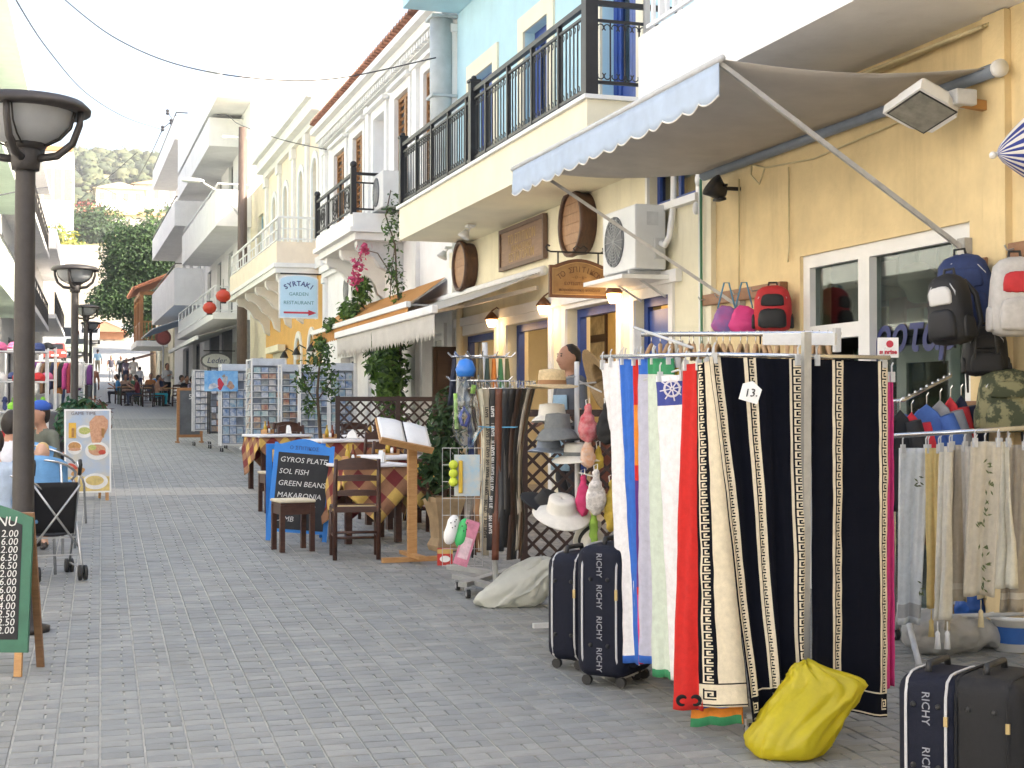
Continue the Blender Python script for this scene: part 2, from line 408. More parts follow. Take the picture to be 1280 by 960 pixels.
# beyond the pavers one can pick apart: the same paving as a material
FARPAV = mat('far_paving', (.28,.27,.25), .65, .1, 4, dirt=.2)
_t = FARPAV.node_tree; _b = _t.nodes['Principled BSDF']; _br = _t.nodes.new('ShaderNodeTexBrick')
_br.offset = 0; _br.inputs['Scale'].default_value = 1; _br.inputs['Brick Width'].default_value = CW; _br.inputs['Row Height'].default_value = RW; _br.inputs['Mortar Size'].default_value = .006
_br.inputs['Color1'].default_value = (.255,.262,.252,1); _br.inputs['Color2'].default_value = (.285,.288,.275,1); _br.inputs['Mortar'].default_value = (.36,.34,.30,1)
_t.links.new(_t.nodes['Texture Coordinate'].outputs['Object'], _br.inputs['Vector']); _t.links.new(_br.outputs['Color'], _b.inputs['Base Color'])
street_sheet('far_street', -9, 9, PY1, 150, 60, 0, FARPAV)
# ================================================================== right-hand buildings (facade frame: a along, o out, z up)
class Bld:
    def __init__(s, name, label, a0, a1, cat='building'):
        s.a0, s.a1 = a0, a1; s.ab = (a0+a1)/2; p = WP(s.ab, 0, 0); s.zb = G(p.y)
        s.e = thing(name, label, cat, (p.x, p.y, s.zb), FROT); s.off = (-s.ab, 0, -s.zb)
    def part(s, mb, name, m, smooth=False, parent=None):
        o = mb.build(name, m, parent or s.e, smooth)
        if parent is None: o.location = s.off
        return o
def wall_mb(a0, a1, z0, z1, ops, o=0.0, d=.28):
    b = MB(); xs = sorted({a0, a1, *[v for q in ops for v in q[:2]]}); zs = sorted({z0, z1, *[v for q in ops for v in q[2:4]]})
    inside = lambda x, z: any(q[0] < x < q[1] and q[2] < z < q[3] for q in ops)
    vid = {}
    def V(x, y, z):
        k = (round(x, 5), round(y, 5), round(z, 5))
        if k not in vid: vid[k] = len(b.v); b.v.append(k)
        return vid[k]
    def q(*p): b.f.append(tuple(V(*i) for i in p)); b.m.append(0)
    for i in range(len(xs)-1):
        for j in range(len(zs)-1):
            x0, x1, y0, y1 = xs[i], xs[i+1], zs[j], zs[j+1]
            if inside((x0+x1)/2, (y0+y1)/2): continue
            q((x1, o, y0), (x0, o, y0), (x0, o, y1), (x1, o, y1)); q((x0, o-d, y0), (x1, o-d, y0), (x1, o-d, y1), (x0, o-d, y1))
            for (nx, ny, e) in ((x0-1e-3, (y0+y1)/2, 'l'), (x1+1e-3, (y0+y1)/2, 'r'), ((x0+x1)/2, y0-1e-3, 'b'), ((x0+x1)/2, y1+1e-3, 't')):
                out = not (a0 < nx < a1 and z0 < ny < z1)
                if out or inside(nx, ny):
                    if e == 'l': q((x0, o, y0), (x0, o-d, y0), (x0, o-d, y1), (x0, o, y1))
                    if e == 'r': q((x1, o-d, y0), (x1, o, y0), (x1, o, y1), (x1, o-d, y1))
                    if e == 'b': q((x0, o-d, y0), (x0, o, y0), (x1, o, y0), (x1, o-d, y0))
                    if e == 't': q((x0, o, y1), (x0, o-d, y1), (x1, o-d, y1), (x1, o, y1))
    return b
def shell(B, z0, z1, m, depth=7, o=0.0, t=.3, roof=True):
    b = MB(); b.box(B.a0, B.a0+t, -depth, o-.282, z0, z1-.3); b.box(B.a1-t, B.a1, -depth, o-.282, z0, z1-.3); b.box(B.a0+t, B.a1-t, -depth, -depth+t, z0, z1-.3)
    if roof: b.box(B.a0, B.a1, -depth, o-.282, z1-.298, z1-.002)
    return B.part(b, 'side_walls', m)
def frame_mb(a0, a1, z0, z1, o, w=.07, d=.06, sill=True):
    b = MB(); b.box(a0, a0+w, o, o+d, z0, z1); b.box(a1-w, a1, o, o+d, z0, z1); b.box(a0+w, a1-w, o, o+d, z1-w, z1)
    if sill: b.box(a0+w, a1-w, o, o+d, z0, z0+w)
    return b
def trim(B, a0, a1, z0, z1, m, w=.14, d=.035, o=0.0, name='window_surround', sill=True, parent=None):
    b = MB(); b.box(a0-w, a0, o, o+d, z0, z1+w); b.box(a1, a1+w, o, o+d, z0, z1+w); b.box(a0, a1, o, o+d, z1, z1+w)
    if sill: b.box(a0-w-.04, a1+w+.04, o, o+d+.05, z0-.07, z0-.001)
    return B.part(b, name, m)
def window(B, a0, a1, z0, z1, m, o=-.16, name='window', mull=1, paneM=None, w=.07):
    fr = B.part(frame_mb(a0, a1, z0, z1, o, w), name, m)
    for k in range(mull+1):
        x0 = a0+w+(a1-a0-2*w)*k/(mull+1); x1 = a0+w+(a1-a0-2*w)*(k+1)/(mull+1)
        b = MB(); b.box(x0+.002, x1-.002, o+.02, o+.035, z0+w, z1-w); B.part(b, 'pane', paneM or MATS['window_glass'], parent=fr)
        if k: b = MB(); b.box(x0-.03, x0+.03, o+.036, o+.07, z0+w, z1-w); B.part(b, 'mullion', m, parent=fr)
    return fr
GLASS = glass('window_glass', (.62,.68,.7), .03, .5)
CURT = mat('pale_curtain', (.55,.55,.52), .9, .1)
def shutter(B, a0, a1, z0, z1, o, m=SHUTW, louvres=14, open_=0):
    st = B.part(frame_mb(a0, a1, z0, z1, o, .06, .045), 'shutter', m)
    h = (z1-z0-.12)/louvres
    for k in range(louvres):
        z = z0+.06+h*(k+.5); b = MB(); b.box(a0+.06, a1-.06, -.022, .022, -.006, .006, 0, Matrix.Translation((0, o+.022, z))@Matrix.Rotation(.6, 4, 'X')); B.part(b, 'louvre', m, parent=st)
    return st
def railing(B, pts, z0, h, m, top=.05, gap=.11, post_every=1.0, baluster=.012, name='railing', rail2=None, low=.07, posts=True):
    """pts: list of (a,o) corners. returns railing part with posts and balusters as sub-parts"""
    b = MB()
    for (p, q) in zip(pts, pts[1:]):
        P, Q = Vector((*p, z0+h)), Vector((*q, z0+h)); b.bar(P, Q, top, top*.9)
        b.bar(P-Vector((0, 0, h-low)), Q-Vector((0, 0, h-low)), .03, .03)
        if rail2: b.bar(P-Vector((0, 0, rail2)), Q-Vector((0, 0, rail2)), .026, .026)
    R = B.part(b, name, m)
    pm = MB().box(-.022, .022, -.022, .022, 0, h-top*.4).build('post', m); pme = pm.data; bpy.data.objects.remove(pm)
    hb = h-low-(rail2 or .03); bmh = MB().box(-baluster/2, baluster/2, -baluster/2, baluster/2, 0, hb).build('baluster', m); bme_ = bmh.data; bpy.data.objects.remove(bmh)
    for (p, q) in zip(pts, pts[1:]):
        P, Q = Vector((*p, z0)), Vector((*q, z0)); L = (Q-P).length; n = max(1, round(L/gap)); npst = max(1, round(L/post_every))
        for k in range(1, n):
            o = bpy.data.objects.new('baluster', bme_); C.objects.link(o); o.parent = R; o.location = P.lerp(Q, k/n)+Vector((0, 0, low))
        if posts:
            for k in range(npst+1):
                o = bpy.data.objects.new('post', pme); C.objects.link(o); o.parent = R; o.location = P.lerp(Q, k/npst)
    return R
# ------------------------------------------------------------------ yellow shop
Y = Bld('yellow_shop_building', 'yellow plastered shop building with white framed shop window behind the towel rack', -24, -.77)  # near end lengthened out of view to keep sun off the pavers
ops = [(-4.72, -2.52, .25, 2.93)]
Y.part(wall_mb(-24, -.77, -.2, 4.22, ops), 'wall', YELLOW)
b = MB(); b.box(-24, -.77, -.26, 0, 4.222, 10.6); Y.part(b, 'upper_wall', WHITEW)
shell(Y, -.2, 10.6, YELLOW)
b = MB(); b.box(-9.5, -1.62, .002, 1.0, 4.20, 4.82); Y.part(b, 'balcony_slab', WHITEW)
b = MB(); b.box(-9.5, -.77, -6.9, -.3, 4.3, 4.4); Y.part(b, 'ceiling', WHITEW)
b = MB(); b.box(-9.5, -.77, -6.9, -.3, .2, .25); Y.part(b, 'floor', CONC)
railing(Y, [(-9.4, .95), (-1.68, .95), (-1.68, .05)], 4.82, .9, WHITEP, .06, .14, 1.2, .03, name='balcony_railing')
# pilaster, coping and boards on the yellow wall
b = MB(); b.box(-5.15, -4.93, .0, .05, .1, 4.19); Y.part(b, 'pilaster', YELLOW)
b = MB(); b.box(-1.02, -.86, .001, .05, .2, 4.18); Y.part(b, 'corner_pilaster', CREAM2)
# shop front
fo = -.12
sf = Y.part(frame_mb(-4.72, -2.52, .25, 2.93, fo, .10, .09), 'shop_front', WHITEP)
for x in (-3.42,):
    b = MB(); b.box(x-.075, x+.075, fo, fo+.1, .25, 2.829); Y.part(b, 'mullion', WHITEP, parent=sf)
b = MB(); b.box(-3.344, -2.621, fo, fo+.09, 2.26, 2.37); Y.part(b, 'transom', WHITEP, parent=sf)
for (x0, x1, z0, z1) in ((-4.62, -3.497, .35, 2.83), (-3.344, -2.621, 2.372, 2.83)):
    b = MB(); b.box(x0, x1, fo+.03, fo+.038, z0, z1); Y.part(b, 'pane', glass('shop_glass', (.62,.68,.66), .02, .4), parent=sf)
# inner white door standing ajar behind the front
dr = Y.part(frame_mb(-3.9, -3.1, .25, 2.2, -.55, .13, .05), 'inner_door', WHITEP)
b = MB(); b.box(-3.77, -3.23, -.53, -.52, .9, 2.07); Y.part(b, 'pane', MATS['shop_glass'], parent=dr)
INKB = mat('ink_blue', (.008,.018,.12), .5)
text('τ', .3, INKB, sf, (-4.55, fo+.042, 2.27), (PI/2, 0, PI), shear=.3)
for ch, x in (('ρ', -3.62), ('ο', -3.83), ('τ', -4.02), ('α', -4.22), ('ρ', -4.42)):
    text(ch, .34, INKB, sf, (x+.06, fo+.042, 2.23), (PI/2, 0, PI), shear=.25, bold=.008)
b = MB(); b.box(-5.4, -5.3, -2.2, -.3, .26, 4.29); b.box(-1.3, -1.2, -2.2, -.3, .26, 4.29); b.box(-5.3, -1.3, -2.2, -2.1, .26, 4.29); Y.part(b, 'inner_wall', mat('dim_shade_lining', (.07,.065,.055), .9))  # lining coloured near black to stand in for the shade of the room
# shelves with stock inside the shop
STK = [mat('stock_%d' % i, c, .8, .1) for i, c in enumerate([(.5,.36,.08), (.10,.25,.14), (.05,.10,.32), (.45,.10,.09), (.5,.48,.42), (.08,.08,.09), (.6,.5,.35), (.2,.35,.42)])]
sh = thing('shop_shelving', 'shelving with folded stock inside the shop, seen through the window', 'shelf', WP(-2.95, -1.35, G(9)), FROT)
for z in (.3, .75, 1.2, 1.65, 2.1, 2.55, 3.0):
    b = MB(); b.box(-1.5, 1.5, -.25, .2, z-.015, z+.015); b.build('shelf_board', mat('shelf_wood', (.3,.22,.14), .6), sh)
k = 0
for z in (.3, .75, 1.2, 1.65, 2.1, 2.55, 3.0):
    x = -1.45
    while x < 1.4:
        wd = random.uniform(.16, .34); hh = random.uniform(.1, .34); b = MB(); b.bbox(x, x+wd-.02, -.2, .16, z+.0155, z+.0155+hh, .02)
        b.build('folded_stock', STK[k*5 % 8], sh); x += wd; k += 1
for i, (a, z, c) in enumerate(((-3.0, 2.75, 4), (-3.7, 2.7, 0), (-4.1, 2.68, 7), (-4.45, 2.72, 6))):
    p = WP(a, -.75, z); t = tag(netobj('hanging_bag', [('e', ((0, 0, -.02), (.16, .1, .13)), 0), ('e', ((.03, 0, -.12), (.12, .09, .1)), 0)], [STK[c]], None, .025, .04, .02, 9, p), ['pale round bag hanging behind the small upper pane', 'ochre bag hanging inside behind the big pane', 'teal bag hanging inside behind the big pane', 'beige bag hanging inside near the awning arm'][i], 'bag', 'bags hanging inside the shop window')
# ------------------------------------------------------------------ restaurant building (cream below, pale blue above)
R_ = Bld('restaurant_building', 'cream and pale blue restaurant building with long black balcony railing and blue doors', -.77, 7.6)
lo = [(5.66, 7.45, .3, 2.80), (3.46, 5.13, .3, 2.83), (1.3, 2.86, .3, 2.88), (-.03, .83, .3, 2.85), (-.66, .47, 3.70, 4.10)]
R_.part(wall_mb(-.768, 7.6, -.1, 4.15, lo), 'wall', CREAM)
up = [(5.75, 6.8, 4.6, 6.42), (3.5, 4.42, 4.6, 6.48), (.75, 1.75, 4.6, 6.6)]
R_.part(wall_mb(-.768, 7.6, 4.151, 10.2, up), 'upper_wall', PBLUE)
b = MB(); b.box(-.768, -.468, -7, -.282, -.1, 9.9); b.box(7.3, 7.6, -7, -.282, -.1, 9.9); b.box(-.468, 7.3, -7, -6.7, -.1, 9.9); b.box(-.768, 7.6, -7, -.282, 9.902, 10.2); R_.part(b, 'side_walls', CREAM)
b = MB(); b.box(-.45, 7.28, -6.7, -.29, 4.0, 4.15); R_.part(b, 'ceiling', CREAM2)
b = MB(); b.box(-.45, 7.28, -6.7, -.29, .3, .42); R_.part(b, 'floor', TERRA)
b = MB(); b.box(-.42, 7.05, .002, 1.0, 4.12, 4.56); R_.part(b, 'balcony_slab', CREAM2)
b = MB(); b.box(-.46, 7.09, .002, 1.04, 4.562, 4.60); R_.part(b, 'balcony_edge', WHITEP)
b = MB(); b.box(-.768, 7.5, .002, .85, 7.55, 7.80); R_.part(b, 'roof_slab', PBLUE)
for x0, x1, z0, z1 in up:
    trim(R_, x0, x1, z0+.02, z1, CREAM2, .22, .03, name='door_surround', sill=False)
    d = R_.part(frame_mb(x0, x1, z0+.001, z1, -.2, .1, .07, False), 'balcony_door', BLUEP)
    for s in range(2):
        xa = x0+.1+(x1-x0-.2)*s/2; xb = x0+.1+(x1-x0-.2)*(s+1)/2
        b = frame_mb(xa+.003, xb-.003, z0+.02, z1-.105, -.19, .08, .045); R_.part(b, 'door_leaf', BLUEP, parent=d)
        b = MB(); b.box(xa+.083, xb-.083, -.175, -.165, z0+.6, z1-.19); R_.part(b, 'pane', GLASS, parent=d)
        b = MB(); b.box(xa+.083, xb-.083, -.18, -.16, z0+.1, z0+.58); R_.part(b, 'door_panel', BLUEP, parent=d)
rl = railing(R_, [(7.0, .96), (-.38, .96)], 4.60, .86, BLACKM, .055, .105, .78, .012, name='balcony_railing', rail2=.1)
for x, o, s in ((7.0, .96, .05), (3.42, .96, .055), (-.38, .96, .06)):
    b = MB(); b.box(x-s, x+s, o-s, o+s, 4.57, 5.56); b.prism([(x-s*1.25, o-s*1.25), (x+s*1.25, o-s*1.25), (x+s*1.25, o+s*1.25), (x-s*1.25, o+s*1.25)], 5.56, 5.59); b.ball((x, o, 5.61), .035, 6); R_.part(b, 'newel_post', BLACKM, parent=rl)
rs = railing(R_, [(-.38, .9), (-.38, .04)], 4.66, .80, BLACKM, .05, .14, 2, .012, name='side_railing', rail2=.16, posts=False)
b = MB()
for k in range(6):
    o = .12+.14*k
    for z, s in ((5.24, 1), (4.79, -1)):
        for e in (-1, 1):
            b.tube([(-.38, o+e*(.032+.03*math.cos(q)), z+s*(.03*math.sin(q))) for q in np.linspace(-.5, 4.2, 9)], .006, 5)
o = R_.part(b, 'scrolls', BLACKM, parent=rs); o['kind'] = 'stuff'
# rings in the long railing
b = MB()
for k in range(70):
    x = 6.95-.105*k
    for z in (5.30, 4.72):
        b.tube([(x+.026*math.cos(q), .96, z+.03*math.sin(q)) for q in np.linspace(0, 2*PI, 8)[:-1]], .005, 4, closed=True)
o = R_.part(b, 'ring_band', BLACKM, parent=rl); o['kind'] = 'stuff'
# ground floor door frames
for x0, x1, z0, z1 in lo[:3]:
    trim(R_, x0, x1, z0, z1, WHITEP, .13, .03, name='door_surround', sill=False)
    R_.part(frame_mb(x0+.002, x1-.002, z0, z1-.002, -.2, .09, .08, False), 'door_frame', BLUEP)
b = MB(); b.box(-.3, 7.55, .002, .07, 2.93, 3.05); R_.part(b, 'cornice', WHITEP)
b = MB(); b.box(-.15, .88, .002, .55, 2.96, 3.0); R_.part(b, 'door_canopy', WHITEP)
trim(R_, -.03, .83, .3, 2.83, WHITEP, .1, .028, name='door_surround', sill=False)
sd = R_.part(frame_mb(-.028, .828, .3, 2.848, -.15, .09, .06, False), 'blue_door', BLUEP)
for k in range(4):
    b = MB(); b.box(.07, .73, -.14, -.11, .4+.6*k, .4+.6*k+.52); R_.part(b, 'door_panel', BLUEP, parent=sd)
window(R_, -.655, .465, 3.705, 4.098, BLUEP, -.14, 'upper_window', 1)
trim(R_, -.66, .47, 3.70, 4.095, WHITEP, .05, .03)
# interior partition with pictures
OCH = mat('ochre_inner_wall', (.60,.45,.20), .85, .08)
b = MB(); b.box(-.4, 7.2, -1.75, -1.6, .42, 3.99); R_.part(b, 'inner_wall', OCH)
b = MB(); b.box(3.3, 7.2, -1.6, -1.56, .421, 1.45); R_.part(b, 'dado', mat('dark_red_dado', (.12,.03,.025), .6))
# things on the cream wall
def barrel_end(a, z, r, label):
    t = fthing('barrel_end', label, 'barrel', a, .0, z, 'barrel ends on the restaurant wall')
    M = Matrix.Rotation(-PI/2, 4, 'X')
    b = MB(); b.lathe([(r*.9, 0), (r*.93, .1), (r*1.0, .16), (r*1.0, .2), (r*.88, .2), (r*.88, .165)], 28, (0, .005, 0), M, cap=False); b.build('barrel_rim', wood('barrel_rim', (.11,.05,.025), (.05,.022,.012), (6, 6, 2)), t, True)
    for k in range(6):
        x0 = -r*.88+r*.88*2*k/6; x1 = x0+r*.88*2/6-.004; poly = []
        for x in np.linspace(x0, x1, 5): poly.append((x, -math.sqrt(max(0, (r*.88)**2-x*x))))
        for x in np.linspace(x1, x0, 5): poly.append((x, math.sqrt(max(0, (r*.88)**2-x*x))))
        fr = Matrix(((0, 1, 0, 0), (0, 0, 1, 0), (1, 0, 0, 0), (0, 0, 0, 1)))
        b = MB(); b.prism(poly, .12, .165+random.uniform(0, .006), fr); b.build('stave', wood('barrel_head', (.42,.24,.12), (.26,.13,.06), (10, 10, 3)), t)
    return t
barrel_end(6.81, 3.76, .36, 'small looking wooden barrel end on the wall at the far side of the plaque')
barrel_end(2.24, 3.79, .38, 'wooden barrel end on the wall above the hanging restaurant sign')
t = fthing('wall_plaque', 'brown wooden plaque with faded lettering between the two barrel ends', 'sign', 4.42, 0, 3.81)
b = MB(); b.box(-.88, .88, .005, .05, -.25, .25); b.build('board', wood('plaque_wood', (.28,.17,.10), (.18,.10,.06), (2, 8, 14)), t)
b = frame_mb(-.9, .9, -.27, .27, .02, .05, .05); b.build('frame', mat('plaque_frame', (.16,.10,.07), .6), t)
TX = mat('faded_gold_lettering', (.45,.30,.12), .6)
text('ΤΟ ΣΠΙΤΙΚΟΝ', .2, TX, t, (0, .053, .09), (PI/2, 0, PI), width=1.1); text('ΠΑΡΑΔΟΣΙΑΚΟ', .1, TX, t, (0, .053, -.03), (PI/2, 0, PI), width=.8); text('ΕΣΤΙΑΤΟΡΙΟΝ', .12, TX, t, (0, .053, -.14), (PI/2, 0, PI), width=1.0)
# hanging sign, square to the wall
t = fthing('hanging_sign', 'brown arched wooden restaurant sign hanging from a black scrolled iron bracket', 'sign', 1.5, 0, 2.95)
# local: y out from the wall, z up; the face looks along -x
fr = Matrix(((0, 0, 1, 0), (1, 0, 0, 0), (0, 1, 0, 0), (0, 0, 0, 1)))
def arch_poly(y0, y1, z0, z1, rise):
    pts = [(y0, z0), (y1, z0), (y1, z1)]
    for q in np.linspace(.08, .92, 12): pts.append((y1+(y0-y1)*q, z1+rise*math.sin(PI*(q-.08)/.84)))
    return pts+[(y0, z1)]
b = MB(); b.prism(arch_poly(.04, .70, -.05, .29, .07), -.02, .02, fr); b.build('board', wood('sign_wood', (.15,.065,.03), (.09,.04,.02), (10, 3, 3)), t)
b = MB(); b.prism(arch_poly(.07, .67, -.02, .26, .065), -.0235, .0235, fr); b.build('inset_line', mat('sign_line', (.45,.30,.13), .6), t)
b = MB(); b.prism(arch_poly(.078, .662, -.012, .252, .065), -.0265, .0265, fr); b.build('face', mat('sign_face', (.19,.10,.035), .55, .2, 6, col2=(.30,.19,.075)), t)
TXD = mat('dark_brown_lettering', (.10,.045,.02), .6)
msg = 'ΤΟ ΣΠΙΤΙΚΟΝ'; yc, zc, Rr = .37, -.02, .30
for i, ch in enumerate(msg):
    q = (i-(len(msg)-1)/2)*.155
    if ch != ' ': text(ch, .08, TXD, t, (-.028, yc-Rr*math.sin(q)*1.05, zc+Rr*math.cos(q)*.95-.02), Euler((PI/2, 0, 0)).to_matrix().to_4x4().to_euler() if False else (Matrix.Rotation(-PI/2, 4, 'Z')@Matrix.Rotation(PI/2, 4, 'X')@Matrix.Rotation(-q*.8, 4, 'Z')).to_euler())
FACE = (Matrix.Rotation(-PI/2, 4, 'Z')@Matrix.Rotation(PI/2, 4, 'X')).to_euler()
text('εστιατοριον', .07, TXD, t, (-.028, .37, .10), FACE, width=.34); text('~ Ο ~ χ ~', .04, TXD, t, (-.028, .37, .165), FACE); text('παραδοσιακη κουζινα', .05, TXD, t, (-.028, .37, .03), FACE, width=.46)
b = MB(); b.tube([(0, 0, .43), (0, .68, .43), (0, .72, .445), (0, .735, .475), (0, .715, .5), (0, .69, .49)], .009, 6)
b.tube([(0, .02, .46), (0, .06, .5), (0, .1, .48), (0, .09, .45), (0, .12, .435)], .007, 5); b.bar((0, .15, .30), (0, .15, .43), .014); b.bar((0, .6, .29), (0, .6, .43), .014)
b.tube([(0, .3, .435), (0, .27, .47), (0, .31, .5), (0, .35, .47), (0, .39, .5), (0, .43, .47), (0, .4, .435)], .006, 5)
b.build('bracket', BLACKM, t)
# wall lamps
LG = emit('lamp_glow', (1.0, .62, .26), 3.5)
for i, (a, z) in enumerate(((5.4, 2.93), (3.3, 2.96), (1.08, 2.93))):
    t = fthing('wall_lamp', ['lit carriage wall lamp farthest along, above the belt stand', 'lit carriage wall lamp left of the hanging sign', 'lit carriage wall lamp under the air conditioner'][i], 'lamp', a, .0, z, 'lit wall lamps over the restaurant doors')
    b = MB(); b.lathe([(.012, .1), (.05, .06), (.095, .0), (.09, -.01), (.05, .045), (.0, .08)], 12, (0, .14, 0)); b.tube([(0, 0, .1), (0, .07, .15), (0, .14, .1)], .01, 6); b.build('cap', mat('copper', (.16,.07,.03), .45, metal=.6), t, True)
    b = MB(); b.lathe([(.075, -.012), (.07, -.05), (.045, -.11), (.0, -.115)], 12, (0, .14, 0)); b.build('lit_glass', LG, t, True)
    L = bpy.data.lights.new('wall_lamp_light', 'POINT'); L.energy = 2.2; L.color = (1, .62, .3); L.shadow_soft_size = .06
    lo_ = bpy.data.objects.new('wall_lamp_light', L); C.objects.link(lo_); lo_.parent = t; lo_.location = (0, .2, -.2)
# air conditioner
def aircon(t, w_, h_, d_):
    b = MB(); b.bbox(-w_/2, w_/2, 0, d_, 0, h_, .015); b.build('casing', mat('aircon_casing', (.66,.67,.66), .45, .05, 4, dirt=.15), t)
    cx = w_*.12; r = h_*.40
    b = MB(); b.lathe([(r, 0), (r, .012), (r*.94, .012), (r*.94, .002), (.0, .002)], 28, (cx, d_, h_/2), Matrix.Rotation(-PI/2, 4, 'X')); b.build('fan_recess', mat('aircon_recess', (.12,.13,.14), .6), t)
    b = MB()
    for q in range(5):
        a = 2*PI*q/5; b.add([(cx, d_+.006, h_/2), (cx+r*.85*math.cos(a), d_+.004, h_/2+r*.85*math.sin(a)), (cx+r*.85*math.cos(a+.8), d_+.008, h_/2+r*.85*math.sin(a+.8))], [(0, 1, 2), (2, 1, 0)])
    b.build('fan', mat('fan_grey', (.25,.26,.27), .5), t)
    b = MB()
    for k in range(1, 8): b.tube([(cx+r*k/8*math.cos(q), d_+.018, h_/2+r*k/8*math.sin(q)) for q in np.linspace(0, 2*PI, 21)[:-1]], .0025, 4, closed=True)
    for k in range(8): a = PI*k/8; b.bar((cx-r*math.cos(a), d_+.018, h_/2-r*math.sin(a)), (cx+r*math.cos(a), d_+.018, h_/2+r*math.sin(a)), .004)
    b.build('grille', mat('aircon_grille', (.5,.51,.5), .5), t)
t = fthing('air_conditioner', 'white outdoor air conditioner unit with fan grille high on the cream wall', 'air conditioner', .36, .06, 3.06)
aircon(t, .84, .62, .32)
b = MB(); b.box(-.424, -.421, .08, .2, .42, .55); b.build('side_panel', mat('aircon_panel', (.55,.56,.55), .5), t); b = MB(); b.box(-.44, -.4215, .03, .12, .1, .3); b.build('valve_cover', MATS['aircon_panel'], t)
for s in (-.3, .3): b = MB(); b.bar((s, -.06, -.02), (s, .34, -.02), .03); b.bar((s, -.05, -.25), (s, .32, -.03), .02); b.build('bracket', GALV, t)
b = MB(); b.tube([(-.44, .06, .25), (-.50, .05, .22), (-.54, .02, .3), (-.55, -.02, .6), (-.54, -.03, 1.0)], .03, 8); b.build('hose', WHITEP, t, True)
# drain pipe, grey flue, floodlights
t = fthing('drainpipe', 'cream painted drainpipe with a square hopper on the restaurant wall', 'drainpipe', 7.25, .06, .6)
b = MB(); b.tube([(0, 0, 0), (0, 0, 3.0)], .05, 10); b.tube([(.09, 0, 0), (.09, 0, 3.1)], .02, 8); b.build('pipe', CREAM2, t, True)
b = MB(); b.lathe([(.06, 3.0), (.09, 3.1), (.17, 3.2), (.17, 3.4)], 4, M=Matrix.Rotation(PI/4, 4, 'Z')); b.build('hopper', CREAM2, t)
t = fthing('flue_pipe', 'fat grey painted flue pipe between the pale blue wall and the white house', 'pipe', 7.75, .2, 5.0)
b = MB(); b.tube([(0, 0, -.5), (0, 0, 1.35), (0, 0, 1.36), (0, 0, 2.52)], [.17, .17, .175, .175], 16); b.build('pipe', GREYP, t, True)
for z_, w_ in ((1.33, .19), (2.5, .2)): b = MB(); b.box(-w_, w_, -w_, w_, z_, z_+.04); b.build('collar', GREYP, t)
t = fthing('conduit', 'white cable conduits with a green hose running up the corner of the two shops', 'conduit', -.82, .06, .6)
b = MB(); b.tube([(0, 0, 0), (0, 0, 3.3)], .018, 8); b.build('white_conduit', WHITEP, t, True)
b = MB(); b.tube([(-.06, .02, 0), (-.065, .02, 1.6), (-.055, .02, 3.2)], .012, 8); b.build('green_hose', mat('green_hose', (.05,.2,.1), .5), t, True)
b = MB(); b.ball((.05, .02, 2.95), (.045, .03, .06), 8); b.ball((.0, .02, 3.2), (.04, .03, .06), 8); b.build('junction_box', WHITEP, t, True)
for i, (px, py, a) in enumerate(((612, 272, 5.0), (537, 300, 7.4))):
    o, z = (.55, 4.10) if i == 0 else (.2, 4.1)
    t = fthing('spot_lamp', ['small clear spot lamp under the middle of the cream balcony', 'small clear spot lamp at the far end under the cream balcony'][i], 'lamp', a, o, z, 'spot lamps under the balcony')
    b = MB(); b.box(-.07, .07, -.05, .05, -.03, 0); b.tube([(0, 0, -.03), (0, .03, -.1)], .012, 6); b.build('mount', WHITEP, t)
    b = MB(); b.lathe([(.03, 0), (.06, -.05), (.085, -.1), (.08, -.105)], 10, (0, .04, -.07), Matrix.Rotation(.5, 4, 'X')); b.build('lamp_head', mat('clear_plastic', (.6,.6,.58), .3, .05), t, True)
t = fthing('floodlight', 'large white rectangular floodlight on an arm above the shop window', 'floodlight', -4.95, 0, 3.62)
Mf = Matrix.Translation((.02, .40, .02))@Matrix.Rotation(.40, 4, 'X')@Matrix.Rotation(.26, 4, 'Y')@Matrix.Diagonal((.85, .85, .85, 1))
b = MB(); b.prism([(-.02, -.20), (.26, -.20), (.34, -.05), (.34, .20), (-.10, .20), (-.10, -.05)], -.05, .03, Mf); b.bbox(-.04, .28, -.14, .16, .03, .12, .03, 0, Mf); b.build('housing', WHITEP, t)
b = MB(); b.box(-.06, .30, -.15, .17, -.056, -.052, 0, Mf); b.build('glass', mat('flood_glass', (.30,.29,.25), .25, .2, 10), t)
b = MB(); b.box(-.075, .315, -.165, .185, -.0515, -.0505, 0, Mf); b.build('gasket', RUBBER, t)
b = MB(); b.bar((0, 0, 0), (.0, .22, .02), .05, .06); b.build('arm', mat('rusty_orange', (.45,.22,.06), .6), t)
b = MB(); b.bbox(-.07, .07, .15, .3, -.01, .09, .01); b.build('gear_box', GALV, t)
t = fthing('spotlight', 'small black round spotlight fixed to the yellow wall under the awning', 'spotlight', -1.49, 0, 3.62)
b = MB(); b.lathe([(.02, .1), (.07, .07), (.085, .0), (.11, -.06), (.105, -.065)], 14, (.05, .2, .0), Matrix.Rotation(2.2, 4, 'X')); b.box(-.02, .12, .14, .2, -.1, -.08); b.build('lamp_head', BLACKM, t, True)
b = MB(); b.bar((0, 0, 0), (0, .14, .0), .03); b.bar((-.07, .16, .02), (.15, .16, .02), .02); b.build('bracket', BLACKM, t)
b = MB(); b.lathe([(.098, -.06), (.05, -.05), (0, -.045)], 14, (.05, .2, 0), Matrix.Rotation(2.2, 4, 'X')); b.build('lens', mat('spot_lens', (.4,.4,.38), .2), t)
t = fthing('wall_cables', 'cream electric cables looping along the yellow wall', 'cable', -3, .02, 3.2)
b = MB()
